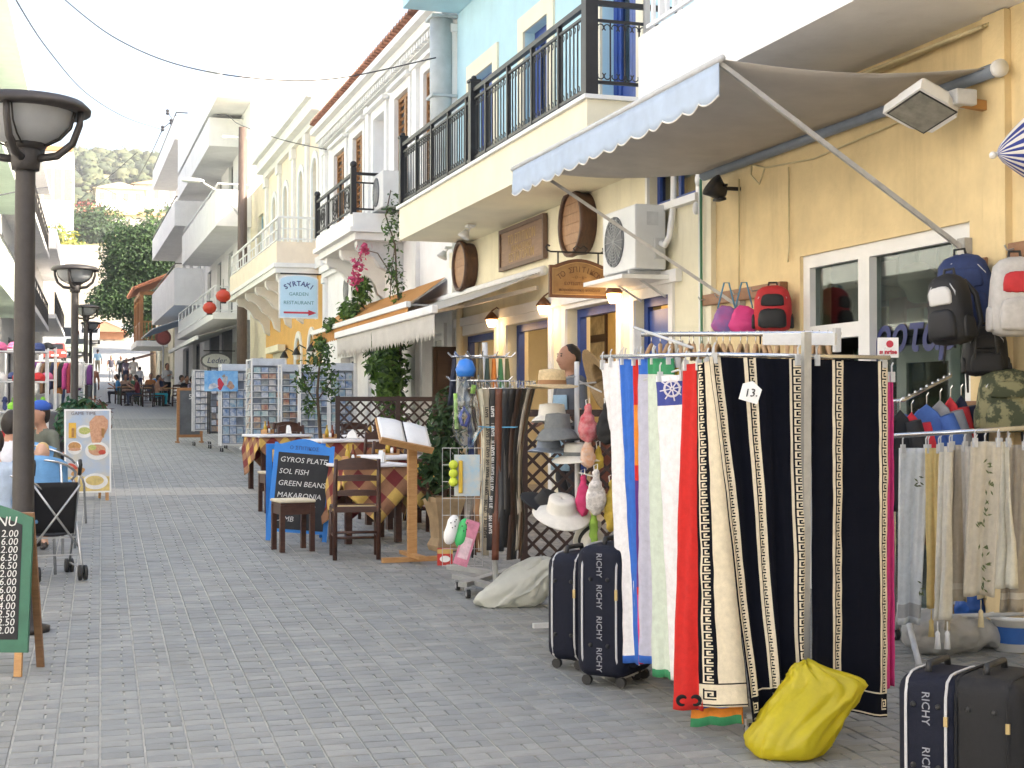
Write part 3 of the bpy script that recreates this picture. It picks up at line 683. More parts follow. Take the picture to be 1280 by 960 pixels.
for pts in ([(1.6, 3.9), (1.5, 3.86), (1.0, 3.72), (.2, 3.66), (-1.0, 3.72), (-1.9, 3.82)], [(1.2, 3.95), (1.25, 3.7), (1.1, 3.6), (1.0, 3.72)], [(1.47, 3.7), (1.48, 2.7)], [(.6, 3.66), (.6, 3.0), (.62, 2.9)]):
    b.tube([(x, .01, z-3.2) for x, z in pts], .007, 5)
for k in range(3): b.tube([(1.8-.05*k, .03+.025*k, .93+.012*k), (0, .03+.025*k, .91+.012*k), (-2.0, .03+.025*k, .93-.01*k)], .014, 6)
b.build('cable', mat('cream_cable', (.62,.52,.30), .5), t, True)
for (x0, x1, z, nm, lb) in ((-2.33, -.88, 2.70, 'hook_board', 'long wooden hook board on the yellow wall with the red backpack'), (-4.98, -4.74, 2.62, 'hook_board', 'short wooden hook board right of the shop window with navy backpacks'), (-5.9, -5.2, 2.68, 'hook_board', 'wooden hook board at the right picture edge with the grey and red backpack'), (-5.35, -4.74, 1.72, 'hook_board', 'low wooden hook board right of the shop window with the camouflage backpack')):
    t = fthing(nm, lb, 'hook board', (x0+x1)/2, 0, z, 'hook boards on the yellow wall'); hw = (x1-x0)/2
    b = MB(); b.bbox(-hw, hw, .051 if x0 > -5 and x0 < -4.8 else .002, .075, -.05, .05, .006); b.build('board', wood('hook_board_wood', (.30,.15,.07), (.2,.09,.04), (2, 8, 8)), t)
    b = MB()
    for k in range(max(2, int(hw*8))):
        x = -hw+.06+(2*hw-.12)*k/(max(2, int(hw*8))-1); b.tube([(x, .07, .01), (x, .12, .0), (x, .14, .03)], .006, 5)
    o = b.build('hooks', STEEL, t); o['kind'] = 'stuff'
# ------------------------------------------------------------------ grey-blue awning of the shop
AWN = mat('awning_canvas', (.64,.60,.54), .9, .06, 3, .1, 120, trans=.45); AWV = mat('awning_valance', (.50,.60,.73), .85, .06, 6, trans=.15); AWW = mat('awning_hem', (.75,.72,.66), .8)
t = fthing('shop_awning', 'grey awning with pale blue scalloped valance stretched out over the shop front', 'awning', -2.75, 0, 3.81)
x0, x1 = -2.35, 1.75            # local a range at the wall; the front bar is shifted
f0, f1 = -1.66, 2.6
def cloth(u, v):
    a = (x0+(x1-x0)*u)*(1-v)+(f0+(f1-f0)*u)*v; return (a, .1+1.5*v, .02+(.1)*v-.05*math.sin(PI*v)-.012*math.sin(PI*v)*math.cos(u*PI*6))
b = MB(); b.sheet(cloth, 30, 10, .004); b.build('canvas', AWN, t, True)
b = MB(); b.tube([(x0-.05, .1, 0), (x1+.02, .1, 0)], .045, 12); b.build('roller', mat('roller_grey_blue', (.20,.24,.30), .5), t, True)
b = MB(); b.tube([(x0-.09, .1, 0), (x0-.05, .1, 0)], .055, 12); b.build('roller_end', WHITEP, t, True)
b = MB(); b.tube([(f0-.04, 1.62, .12), (f1+.03, 1.62, .12)], .022, 10); b.build('front_bar', GALV, t, True)
def val(u, v):
    n = 15; s = .035*abs(math.sin(PI*u*n)); return (f0+(f1-f0)*u, 1.625+.012*math.sin(u*40)*v, .10-(.24-s*-1)*v if False else .10-(.21+s)*v)
b = MB(); b.sheet(val, 150, 4, .004, mf=lambda i, j: 1 if j == 3 and False else 0); b.build('valance', [AWV, AWW], t, True)
b = MB(); b.tube([val(i/150, 1) for i in range(151)], .007, 5); b.build('hem', AWW, t, True)
for (fx, wx, wz) in ((f0+.03, -1.96, -1.05), (f1-.35, 1.2, -1.2)):
    b = MB(); b.bar((fx, 1.6, .1), (wx, .06, wz), .035, .028); b.box(wx-.04, wx+.04, .002, .06, wz-.1, wz+.06); b.build('strut', mat('strut_grey', (.42,.41,.38), .45, .15, 12, dirt=.4), t)
# ------------------------------------------------------------------ white awning of the restaurant
AWC = mat('white_awning_canvas', (.62,.60,.55), .9, .06, 4, trans=.2)
t = fthing('restaurant_awning', 'white retractable awning with zigzag valance over the restaurant terrace', 'awning', 6.4, 0, 3.3)
b = MB(); b.sheet(lambda u, v: (-3+6*u, .1+1.32*v, .08-.5*v-.03*math.sin(PI*v)), 12, 6, .004); b.build('canvas', AWC, t, True)
b = MB(); b.bbox(-3.02, 3.02, 1.40, 1.48, -.46, -.36, .015); b.build('front_bar', WHITEP, t)
b = MB(); b.tube([(-3, .1, .08), (3, .1, .08)], .06, 10); b.build('roller', WHITEP, t, True)
for x0_, x1_ in ((-3.0, .45), (.47, 3.0)):
    n = round((x1_-x0_)/.16)
    b = MB(); b.sheet(lambda u, v: (x0_+(x1_-x0_)*u, 1.44+.012*math.sin(u*30)*v, -.46-(.24+.07*abs(((u*n) % 1)*2-1))*v), n*6, 3, .004); b.build('valance', AWC, t, True)
for x in (-2.7, 2.4):
    b = MB(); b.bar((x, .08, -.1), (x+.9*(-1 if x > 0 else 1), .75, -.27), .045); b.bar((x+.9*(-1 if x > 0 else 1), .75, -.27), (x+.1, 1.4, -.42), .04); b.build('folding_arm', GALV, t)
# ------------------------------------------------------------------ foliage
LEAF = mat('leaf_green', (.048,.10,.027), .7, .3, 1.2, col2=(.022,.055,.014), trans=.25)
LEAFB = mat('leaf_bright', (.12,.22,.035), .5, .25, 3, col2=(.07,.15,.025), trans=.3)
LEAFD = mat('leaf_dark', (.030,.065,.022), .7, .3, 1.5, col2=(.015,.036,.012), trans=.2)
BARK = mat('bark', (.12,.085,.055), .9, .25, 10, .5, 20)
def leaves(blobs, n, s, flat=.5, seed=1, stemdroop=0):
    r = np.random.default_rng(seed); vol = np.array([b[1][0]*b[1][1]*b[1][2] for b in blobs]); vol = vol**.75; pick = r.choice(len(blobs), n, p=vol/vol.sum())
    d = r.normal(size=(n, 3)); d /= np.linalg.norm(d, axis=1)[:, None]; rad = r.random(n)**.42
    cen = np.array([b[0] for b in blobs])[pick]; rr = np.array([b[1] for b in blobs])[pick]
    jit = r.normal(size=(n, 3))*s*.6
    P = cen+d*rad[:, None]*rr+jit
    nr = d*.7+r.normal(size=(n, 3))*.6+np.array([0, 0, flat]); nr /= np.linalg.norm(nr, axis=1)[:, None]
    t = np.cross(nr, r.normal(size=(n, 3))); t /= np.linalg.norm(t, axis=1)[:, None]; bt = np.cross(nr, t)
    sz = s*(.6+.8*r.random(n))[:, None]
    V = np.stack([P-t*sz, P+bt*sz*.45+nr*sz*.12, P+t*sz, P-bt*sz*.45+nr*sz*.12], 1).reshape(-1, 3)
    b = MB(); b.v = [tuple(v) for v in V]; b.f = [(4*i, 4*i+1, 4*i+2, 4*i+3) for i in range(n)]; b.m = list((r.random(n) < .3).astype(int)); return b
def tree(name, label, base, blobs, n, s, mats, trunk, tr, cat='tree', group=None, seed=1):
    t = thing(name, label, cat, base, 0, group)
    leaves(blobs, n, s, seed=seed).build('crown', mats, t)
    b = MB()
    N = len(trunk); b.tube(trunk, [tr*(1-.6*i/(N-1)) for i in range(N)], 9)
    top = Vector(trunk[-1])
    for k, (c, r) in enumerate(blobs):
        m_ = Vector(trunk[max(1, N-2)]).lerp(top, .5*(k % 2)); b.tube([m_, m_.lerp(Vector(c), .5)+Vector((0, 0, .1*r[2])), Vector(c)+Vector((0, 0, r[2]*.3))], [tr*.4, tr*.25, tr*.08], 6)
    b.build('trunk', BARK, t, True); return t
def corbel_mb(a, L, z, h, w=.2):
    pts = [(0.001, z)]
    for q in np.linspace(0, 1, 9): pts.append((L*(1-q*.0), z)) if False else None
    pr = [(L, z), (L, z-.12*h), (L*.93, z-.2*h), (L*.78, z-.22*h), (L*.62, z-.33*h), (L*.5, z-.5*h), (L*.33, z-.58*h), (L*.22, z-.72*h), (L*.16, z-.9*h), (0.001, z-h)]
    fr = Matrix(((0, 0, 1, a), (1, 0, 0, 0), (0, 1, 0, 0), (0, 0, 0, 1)))
    return MB().prism(pts+pr, -w/2, w/2, fr)
def arch_open(B, a0, a1, z0, zs, wallm, glassm, trimm, tw=.12, o=0.0, d=.16, keep=None):
    """fills the spandrels of an opening a0..a1, z0..zs+r that is already cut, adds arched trim and pane"""
    r = (a1-a0)/2; c = (a0+a1)/2; qs = np.linspace(0, PI/2, 7)
    fr = Matrix(((1, 0, 0, 0), (0, 0, -1, 0), (0, 1, 0, 0), (0, 0, 0, 1)))
    for s in (-1, 1):
        poly = [(c+s*r, zs+r)]+[(c+s*r*math.cos(q), zs+r*math.sin(q)) for q in (qs if s > 0 else qs)]
        b = MB(); b.prism(poly if s < 0 else poly[::-1], -o+.001, -o+.25, fr); B.part(b, 'arch_spandrel', wallm)
    out = [(c+(r+tw)*math.cos(q), zs+(r+tw)*math.sin(q)) for q in np.linspace(0, PI, 13)]; inn = [(c+r*math.cos(q), zs+r*math.sin(q)) for q in np.linspace(PI, 0, 13)]
    b = MB()
    for i in range(12): b.prism([out[i], out[i+1], inn[11-i], inn[12-i]], -o-.04, -o, fr)
    b.box(a0-tw, a0, o, o+.04, z0, zs); b.box(a1, a1+tw, o, o+.04, z0, zs); tr = B.part(b, 'arched_surround', trimm)
    b = MB(); b.box(a0, a1, o-d-.02, o-d, z0, zs+r); fr_ = B.part(b, 'arched_window', glassm)
    b = MB(); b.box(c-.025, c+.025, o-d, o-d+.03, z0, zs+r-.02); b.box(a0, c-.026, o-d, o-d+.025, zs-.03, zs+.03); b.box(c+.026, a1, o-d, o-d+.025, zs-.03, zs+.03); B.part(b, 'glazing_bars', trimm, parent=fr_)
# ------------------------------------------------------------------ white house with shutters
W_ = Bld('white_shuttered_house', 'white neoclassical house with brown louvred shutters and black iron balcony', 7.6, 18.4)
ups = [(8.55, 9.45, 5.0, 7.1), (10.5, 11.5, 5.0, 7.12), (12.3, 13.25, 5.0, 7.1), (14.2, 15.15, 5.0, 7.1), (16.0, 17.15, 5.0, 7.1)]
W_.part(wall_mb(7.602, 18.4, .2, 4.7, [(8.3, 9.5, .5, 2.9), (11.4, 12.6, .5, 2.9), (15.0, 16.3, .5, 2.8)]), 'wall', WHITEW)
W_.part(wall_mb(7.602, 18.4, 4.701, 7.6, ups), 'upper_wall', WHITEW)
shell(W_, .2, 7.9, WHITEW)
for i, (x0, x1, z0, z1) in enumerate(ups):
    trim(W_, x0, x1, z0, z1, WHITEP, .16, .05, name='window_surround')
    b = MB(); b.box(x0-.25, x1+.25, .052, .14, z1+.165, z1+.23); W_.part(b, 'window_hood', WHITEP)
    if i == 2:
        b = MB(); b.box(x0, x1, -.2, -.16, z0, z1); W_.part(b, 'closed_panel', mat('pale_grey_panel', (.55,.58,.62), .6), )
    else:
        h = (x1-x0)/2
        for s in range(2): shutter(W_, x0+h*s+.004, x0+h*(s+1)-.004, z0+.01, z1-.01, -.07 if i else -.05, louvres=16)
for x0, x1, z0, z1 in ((8.3, 9.5, .5, 2.9), (11.4, 12.6, .5, 2.9), (15.0, 16.3, .5, 2.8)):
    trim(W_, x0, x1, z0, z1, WHITEP, .14, .05, sill=False); window(W_, x0, x1, z0+.001, z1, WHITEP, -.2, 'glazed_door', 1, CURT if x0 < 9 else None)
for a in (7.75, 10.0, 13.7, 18.2):
    for z0, z1 in ((.3, 4.5), (4.95, 7.3)):
        b = MB(); b.box(a-.13, a+.13, .001, .07, z0, z1); b.box(a-.17, a+.17, .001, .1, z1, z1+.12); b.box(a-.17, a+.17, .001, .1, z0-.0, z0+.0001) if False else None; W_.part(b, 'pilaster', WHITEP)
for z0, z1, p in ((4.62, 4.72, .08), (4.72, 4.86, .14), (7.45, 7.58, .12), (7.58, 7.74, .22), (7.74, 7.86, .34)):
    b = MB(); b.box(7.65, 18.4, .0015, p, z0+.001, z1-.001); W_.part(b, 'cornice', WHITEP)
b = MB()
for k in range(62): b.box(7.75+.17*k, 7.84+.17*k, .123, .19, 7.47, 7.57)
o = W_.part(b, 'dentils', WHITEP); o['kind'] = 'stuff'
b = MB()
for k in range(52):
    x = 7.75+.205*k; b.lathe([(.05, -.5), (.055, .38)], 8, (x, .0, 7.90), Matrix.Rotation(-PI/2+.25, 4, 'X'), cap=True)
o = W_.part(b, 'roof_tile_edge', mat('old_roof_tile', (.24,.12,.08), .9, .3, 9)); o['kind'] = 'stuff'
b = MB(); b.add([(7.6, .3, 7.88), (18.4, .3, 7.88), (18.4, -3.5, 9.4), (7.6, -3.5, 9.4), (7.6, -7, 7.9), (18.4, -7, 7.9)], [(1, 0, 3, 2), (2, 3, 4, 5), (0, 4, 3), (1, 2, 5)]); W_.part(b, 'roof', TERRA)
b = MB(); b.box(10.75, 14.3, .002, .92, 4.78, 5.02); b.box(10.70, 14.35, .002, .97, 4.70, 4.779); b.box(10.8, 14.25, .002, .87, 4.58, 4.699); W_.part(b, 'balcony_slab', WHITEP)
for a in (11.1, 12.5, 13.9): W_.part(corbel_mb(a, .8, 4.579, .85, .2), 'balcony_bracket', GALV if a < 12 else WHITEP)
rr = railing(W_, [(14.26, .9), (10.82, .9), (10.82, .04)], 5.02, .66, BLACKM, .05, .16, 1.15, .014, name='balcony_railing', rail2=.15)
b = MB()
for k in range(3):
    for x in (11.35, 12.5, 13.65):
        b.tube([(x+(.22-.07*k)*math.cos(q), .9, 5.33+(.22-.07*k)*math.sin(q)) for q in np.linspace(0, 2*PI, 13)[:-1]], .008, 4, closed=True)
o = W_.part(b, 'ring_ornament', BLACKM, parent=rr); o['kind'] = 'stuff'
for x, o in ((14.26, .9), (10.82, .9)): b = MB(); b.box(x-.045, x+.045, o-.045, o+.045, 5.0, 5.78); b.ball((x, o, 5.83), .06, 8); W_.part(b, 'newel_post', BLACKM, parent=rr)
# orange awning of the white house
ORA = mat('orange_canvas', (.55,.26,.07), .85, .08, 5, trans=.15)
t = fthing('orange_awning', 'faded orange awning with scalloped edge on the white house', 'awning', 12.2, 0, 3.3)
b = MB(); b.sheet(lambda u, v: (-4.1+8.2*u, .05+.55*v, .42-.42*v), 20, 4, .004); b.build('canvas', ORA, t)
b = MB(); b.bbox(-4.12, 4.12, .58, .66, -.04, .05, .01); b.build('front_bar', WHITEP, t)
b = MB(); b.sheet(lambda u, v: (-4.1+8.2*u, .62, -.03-(.2+.035*abs(math.sin(u*PI*40)))*v), 160, 2, .004); b.build('valance', ORA, t)
for x in (-4.05, 4.05): b = MB(); b.bar((x, .02, .4), (x, .6, 0), .03); b.bar((x, .02, .0), (x, .6, 0), .03); b.build('end_bracket', STEEL, t)
for i, (a, o, z, lb) in enumerate(((14.3, .02, 3.75, 'beige air conditioner between the brackets of the white house balcony'), (10.55, .25, 5.05, 'white air conditioner standing beside the black balcony of the white house'))):
    t = fthing('air_conditioner', lb, 'air conditioner', a, o, z); aircon(t, .8, .6, .3)
    b = MB(); b.bar((-.4, .02, -.03), (.4, .02, -.03), .04); b.bar((-.3, 0, -.03), (-.3, .3, -.03), .03); b.bar((.3, 0, -.03), (.3, .3, -.03), .03); b.build('bracket', RUBBER, t)
# climbing plants
PINK = mat('pink_blossom', (.62,.08,.20), .6, .2, 20, trans=.2)
t = fthing('bougainvillea', 'thin bougainvillea with pink blossom climbing the corner of the white house', 'plant', 9.9, .3, 3.4)
pts = [(0, 0, -2.6), (.05, .03, -1.5), (-.05, .0, -.3), (.1, .05, .4), (.0, .1, 1.0), (.25, .2, 1.5), (.1, .15, 1.9)]
b = MB(); b.tube(pts, [.03, .025, .02, .018, .015, .012, .008], 6); b.tube([pts[3], (.4, .3, .9), (.8, .45, 1.0), (1.1, .5, .8)], .01, 5); b.tube([pts[4], (-.2, .2, .6), (-.3, .25, .1)], .008, 5); b.build('stem', BARK, t, True)
leaves([((0, .05, .3), (.14, .12, .6)), ((.1, .12, 1.3), (.16, .16, .6)), ((-.2, .2, .5), (.12, .1, .35)), ((.05, 0, -.4), (.2, .15, .3))], 420, .045, seed=3).build('leaf_mass', [LEAF, LEAFB], t)['kind'] = 'stuff'
leaves([((1.05, .5, .75), (.16, .1, .14)), ((.75, .45, 1.0), (.13, .1, .1)), ((1.25, .5, .55), (.18, .1, .12))], 170, .05, seed=4).build('blossom', [PINK, PINK], t)
t = fthing('climbing_vine', 'bright green vine growing above the orange awning', 'plant', 13.1, .35, 3.45)
b = MB(); b.tube([(0, -.3, -.2), (.05, -.1, .2), (-.3, .0, .5), (-.6, .0, .8)], .012, 6); b.build('stem', BARK, t)
leaves([((.3, .1, .12), (.7, .15, .16)), ((-.4, 0, .45), (.4, .15, .25)), ((1.1, .3, -.1), (.4, .12, .12)), ((1.9, .35, -.45), (.3, .1, .22))], 900, .06, seed=5).build('leaf_mass', [LEAFB, LEAF], t)['kind'] = 'stuff'
t = fthing('ivy_screen', 'dense dark green ivy behind the lattice screen under the white awning', 'plant', 10.0, .35, G(22.5))
b = MB(); b.tube([(0, 0, 0), (.1, 0, .8), (0, .05, 1.8)], .03, 6); b.build('stem', BARK, t)
leaves([((0, .1, 1.6), (.6, .25, .75)), ((.5, .15, 1.9), (.5, .25, .5)), ((-.2, .1, .7), (.4, .2, .6))], 2000, .07, seed=6).build('leaf_mass', [LEAFB, LEAF], t)['kind'] = 'stuff'
t = fthing('folded_dark_shutter', 'dark brown panelled shutter folded out beside the white awning', 'shutter', 7.5, .0, .8)
b = MB(); b.box(-.03, .03, 0, .4, .55, 1.85); b.build('leaf', DARKW, t)
for k in range(2): b = MB(); b.box(-.045, -.031, .06, .34, .65+.62*k, 1.15+.62*k); b.build('panel', DARKW, t)
# ------------------------------------------------------------------ orange and white arched house
ORW = mat('orange_wall', (.72,.42,.13), .85, .06, 3, .1, 30); PCH = mat('peach_wall', (.80,.70,.56), .85, .05, 3, .1, 30)
N_ = Bld('arched_house', 'orange and peach neoclassical house with arched blue windows and a bracketed balcony', 18.4, 27.6)
la = [(19.6, 20.4, .9, 3.5), (21.5, 22.3, .9, 3.5), (24.0, 25.6, .9, 3.0)]
N_.part(wall_mb(18.402, 27.6, .4, 4.9, la), 'wall', ORW)
ua = [(19.3, 20.0, 5.6, 7.5), (21.2, 21.9, 5.6, 7.5), (23.6, 24.3, 5.6, 7.5), (25.6, 26.3, 5.6, 7.5)]
N_.part(wall_mb(18.402, 27.6, 4.901, 8.7, ua), 'upper_wall', PCH)
shell(N_, .4, 8.9, PCH)
for x0, x1, z0, z1 in la[:2]+ua: r = (x1-x0)/2; arch_open(N_, x0, x1, z0, z1-r, ORW if z0 < 2 else PCH, LBLUE, WHITEP, .16)
x0, x1, z0, z1 = la[2]; trim(N_, x0, x1, z0, z1, CREAM2, .25, .06, sill=False, name='door_surround'); N_.part(frame_mb(x0, x1, z0, z1, -.2, .3, .06, False), 'blue_door', LBLUE); b = MB(); b.box(x0+.301, x1-.301, -.2, -.18, z0, z1-.301); N_.part(b, 'door_leaf', LBLUE)
b = MB(); b.box(x0-.35, x1+.35, .061, .25, z1+.26, z1+.42); N_.part(b, 'door_hood', CREAM2)
for z0, z1, p in ((4.9, 5.15, .1), (8.2, 8.35, .12), (8.35, 8.62, .3), (8.62, 8.72, .42)):
    b = MB(); b.box(18.41, 27.59, .0015, p, z0+.001, z1-.001); N_.part(b, 'cornice', WHITEP)
for a in (18.6, 20.6, 22.6, 24.95, 27.3):
    b = MB(); b.box(a-.16, a+.16, .101, .16, 5.16, 8.19) if False else b.box(a-.16, a+.16, .0015, .07, 5.16, 7.95); b.box(a-.22, a+.22, .0015, .12, 7.951, 8.19); N_.part(b, 'pilaster', WHITEP)
b = MB(); b.box(19.15, 28.1, .002, .95, 5.02, 5.5); N_.part(b, 'balcony_slab', PCH)
b = MB(); b.box(19.08, 28.17, .002, 1.02, 4.92, 5.019); b.box(19.12, 28.13, .002, .98, 4.80, 4.919); N_.part(b, 'balcony_cornice', WHITEP)
for a in (19.5, 21.3, 23.1, 25.0, 26.9): N_.part(corbel_mb(a, .9, 4.799, 1.0, .22), 'balcony_bracket', WHITEP)
railing(N_, [(28.0, .9), (19.2, .9), (19.2, .04)], 5.5, .55, WHITEP, .05, .5, 1.3, .02, name='balcony_railing', rail2=.25)
t = fthing('hanging_restaurant_sign', 'pale blue rounded sign with lettering and a red arrow under the arched house balcony', 'sign', 18.6, 0, 3.75)
poly = [(.12, 0), (.98, 0), (.98, .86)]+[(.55+.43*math.cos(q), .86+.1*math.sin(q)) for q in np.linspace(0.05, PI-.05, 8)]+[(.12, .86)]
b = MB(); b.prism(poly, -.04, .04, fr); b.build('box', mat('sign_box_white', (.75,.78,.80), .5), t)
b = MB(); b.prism([(p[0]*.94+.033, p[1]*.94+.028) for p in poly], -.044, .044, fr); b.build('face', mat('sign_face_blue', (.46,.66,.80), .5, .03), t)
SG = mat('sign_navy', (.05,.07,.22), .5); SGr = mat('sign_teal', (.06,.22,.25), .5); RED = mat('red_paint', (.55,.03,.06), .5)
for i, ch in enumerate('SYRTAKI'):
    q = (i-3)*.2; text(ch, .15, SG, t, (-.046, .55-.5*math.sin(q), .32+.44*math.cos(q)), (Matrix.Rotation(-PI/2, 4, 'Z')@Matrix.Rotation(PI/2, 4, 'X')@Matrix.Rotation(-q, 4, 'Z')).to_euler(), bold=.004)
text('GARDEN', .1, SGr, t, (-.046, .55, .53), FACE, width=.42); text('RESTAURANT', .1, SGr, t, (-.046, .55, .34), FACE, width=.66)
b = MB(); b.box(-.05, -.046, .33, .88, .105, .145); b.prism([(.16, .125), (.34, .19), (.34, .06)], -.05, -.046, fr); b.build('arrow', RED, t)
b = MB(); b.bar((0, 0, .98), (0, .95, .98), .03); b.build('bracket', BLACKM, t)
for i, a in enumerate((18.9, 20.9, 22.8)):
    t = fthing('wall_lantern', ['small black wall lantern beside the hanging blue sign', 'small black wall lantern between the two arched blue windows', 'small black wall lantern left of the arched blue windows'][i], 'lamp', a, 0, 3.0, 'black wall lanterns of the arched house')
    b = MB(); b.tube([(0, 0, .2), (0, .15, .28), (0, .22, .2)], .015, 6); b.lathe([(.03, .2), (.11, .05), (.1, .04)], 8, (0, .22, 0)); b.build('arm', BLACKM, t)
    b = MB(); b.lathe([(.08, .045), (.06, -.06), (0, -.07)], 8, (0, .22, 0)); b.build('glass', WHITEP, t)
# ------------------------------------------------------------------ beige block, pole, three storey block and the rest of the row
BEI = mat('beige_wall', (.72,.64,.48), .85, .06, 3, .1, 30, streak=.2); GRYC = mat('grey_column', (.22,.22,.23), .7)
E_ = Bld('beige_block', 'plain beige block with a small framed notice beside the arched house', 27.6, 31.0)
E_.part(wall_mb(27.602, 31.0, .7, 8.3, [(28.2, 29.3, 5.7, 7.4)]), 'wall', BEI); shell(E_, .7, 8.3, BEI); window(E_, 28.2, 29.3, 5.7, 7.4, LBLUE)
t = fthing('framed_notice', 'small framed white notice on the beige block', 'sign', 28.6, 0, 3.0)
b = frame_mb(-.4, .4, -.25, .25, .002, .04, .04); b.build('frame', mat('notice_frame', (.35,.38,.4), .5), t); b = MB(); b.box(-.358, .358, .002, .02, -.208, .208); b.build('sheet', PAPER, t)
for k in range(3): b = MB(); b.box(-.25, .25, .0205, .022, .10-.12*k, .14-.12*k); b.build('print_line', LBLUE, t)
def block(name, label, a0, a1, z1, wallm, slabs, storeys, o_b=1.0, rail=WHITEP, winm=None, lower=None, depth=8, cls=None):
    B = (cls or Bld)(name, label, a0, a1); zb = B.zb-.3
    ops = []
    n = max(1, int((a1-a0)/3.2))
    for z in storeys:
        for k in range(n): c = a0+(a1-a0)*(k+.5)/n; ops.append((c-.65, c+.65, z+.05, z+2.1))
    lo_ = lower or []
    B.part(wall_mb(a0+.002, a1, zb, z1, ops+lo_), 'wall', wallm)
    shell(B, zb, z1, wallm, depth)
    for q in ops: window(B, *q, winm or BLUEP, -.16)
    for q in lo_: window(B, *q, GRYC, -.2, 'shop_window', 2)
    for (x0, x1, z, h, kind) in slabs:
        b = MB(); b.box(x0, x1, .002, o_b, z, z+.2); B.part(b, 'balcony_slab', wallm)
        if kind == 'parapet':
            b = MB(); b.box(x0, x1, o_b-.1, o_b, z+.201, z+h); b.box(x0, x0+.1, .002, o_b-.101, z+.201, z+h); b.box(x1-.1, x1, .002, o_b-.101, z+.201, z+h); B.part(b, 'parapet', wallm)
            b = MB(); b.bar((x0, o_b-.05, z+h+.18), (x1, o_b-.05, z+h+.18), .04); b.bar((x0+.05, o_b-.05, z+h+.18), (x0+.05, .05, z+h+.18), .04); B.part(b, 'handrail', rail)
        elif kind == 'rail': railing(B, [(x1-.05, o_b-.05), (x0+.05, o_b-.05), (x0+.05, .05)], z+.2, h, rail, .05, .25, 1.5, .02, name='balcony_railing', rail2=.3)
    return B
SIDEY = mat('pale_yellow_wall', (.78,.70,.50), .85, .05, 3, .1, 30)
T_ = block('three_storey_block', 'white three storey block with stacked balconies behind the wooden pole', 31.0, 45.0, 12.6, WHITEW, [(31.6, 45, 4.55, .8, 'rail'), (30.8, 43, 7.3, 1.1, 'parapet'), (30.6, 45.2, 11.15, .5, 'eave'), (33, 45.2, 10.1, .9, 'parapet')], (5.0, 8.0), 1.05, WHITEP, GRYC, [(32.0, 35.5, 1.6, 4.0), (36.2, 39.5, 1.6, 4.0), (40.2, 44, 1.7, 4.0)])
b = MB(); b.box(30.6, 45.2, .9, 1.05, 11.351, 12.7); T_.part(b, 'roof_parapet', WHITEW)
for a in (31.3, 35.85, 39.85):
    b = MB(); b.box(a-.25, a+.25, .002, .3, 1.2, 4.5); T_.part(b, 'grey_column', GRYC)
b = MB(); b.box(30.995, 30.9995, -4.5, -1.2, 8.6, 10.6); T_.part(b, 'side_panel', SIDEY)
t = fthing('small_white_awning', 'narrow white awning on the three storey block above the shop windows', 'awning', 37, 0, 4.1)
b = MB(); b.sheet(lambda u, v: (-5.5+11*u, .05+1.5*v, .35-.45*v), 12, 3, .01); b.build('canvas', AWC, t); b = MB(); b.box(-5.5, 5.5, 1.5, 1.58, -.2, -.08); b.build('front_bar', WHITEP, t)
t = fthing('oval_shop_sign', 'white oval hanging shop sign with dark rim in front of the three storey block', 'sign', 34.0, .1, 3.35)
b = MB(); b.lathe([(.5, -.04), (.5, .04)], 20, (0, .6, 0), Matrix.Rotation(PI/2, 4, 'Y')@Matrix.Diagonal((.55, 1, 1, 1))); b.build('rim', GRYC, t)
b = MB(); b.lathe([(.44, -.045), (.44, .045)], 20, (0, .6, 0), Matrix.Rotation(PI/2, 4, 'Y')@Matrix.Diagonal((.5, 1, 1, 1))); b.build('face', PAPER, t)
text('Leder', .26, SG, t, (-.05, .6, 0), FACE, shear=.3); b = MB(); b.bar((0, 0, .32), (0, 1.0, .32), .03); b.build('bracket', BLACKM, t)
# wooden utility pole with street lamp arm
t = fthing('utility_pole', 'tall brown wooden utility pole in front of the three storey block', 'pole', 29.6, .42)
b = MB(); b.tube([(0, 0, 0), (0, 0, 4.5), (0, 0, 8.7)], [.16, .145, .12], 12); b.build('pole', wood('pole_wood', (.16,.115,.09), (.09,.06,.05), (6, 6, 1)), t, True)
b = MB(); b.tube([(0, .1, 6.1), (0, .25, 6.3), (-.1, .7, 6.75), (-.2, 1.2, 7.0)], .03, 7); b.build('lamp_arm', GALV, t, True)
b = MB(); b.ball((-.25, 1.45, 7.02), (.12, .35, .08), 8); b.build('lamp_head', GALV, t, True)
b = MB(); b.bar((0, -.6, 8.4), (0, .6, 8.4), .06); b.build('cross_bar', GALV, t)
# red paper lanterns
for i, (px, py) in enumerate(((262, 384), (279, 369))):
    a, z = fa(px, py, 1.35); t = fthing('red_lantern', ['lower left round red lantern hanging under the balcony', 'upper right round red lantern hanging under the balcony'][i], 'lantern', a, 1.35, z-.19, 'red lanterns')
    b = MB(); b.lathe([(.08, -.02)]+[(.2*math.sin(q)*(1+.03*math.cos(k*PI)), .17-.17*math.cos(q)) for k, q in enumerate(np.linspace(.4, PI-.4, 9))]+[(.08, .36)], 16); b.build('shade', mat('lantern_red', (.55,.05,.02), .35, .1, 8), t, True)
    b = MB(); b.lathe([(.085, -.03), (.085, .0)], 12); b.build('lower_cap', BLACKM, t); b = MB(); b.lathe([(.085, .34), (.085, .37)], 12); b.tube([(0, 0, .365), (0, 0, .62)], .006, 5); b.build('upper_cap', BLACKM, t)
U_ = block('far_white_block', 'white block with stepped balconies standing beyond the three storey block', 45.5, 60.0, 14.5, WHITEW, [(46, 60, 6.0, 1.5, 'parapet'), (46, 60, 9.2, 1.0, 'parapet'), (46, 60, 12.7, .9, 'parapet')], (6.4, 9.6), 1.1, BLACKM, GRYC, [(47, 50, 2.1, 4.6), (52, 55, 2.2, 4.6)])
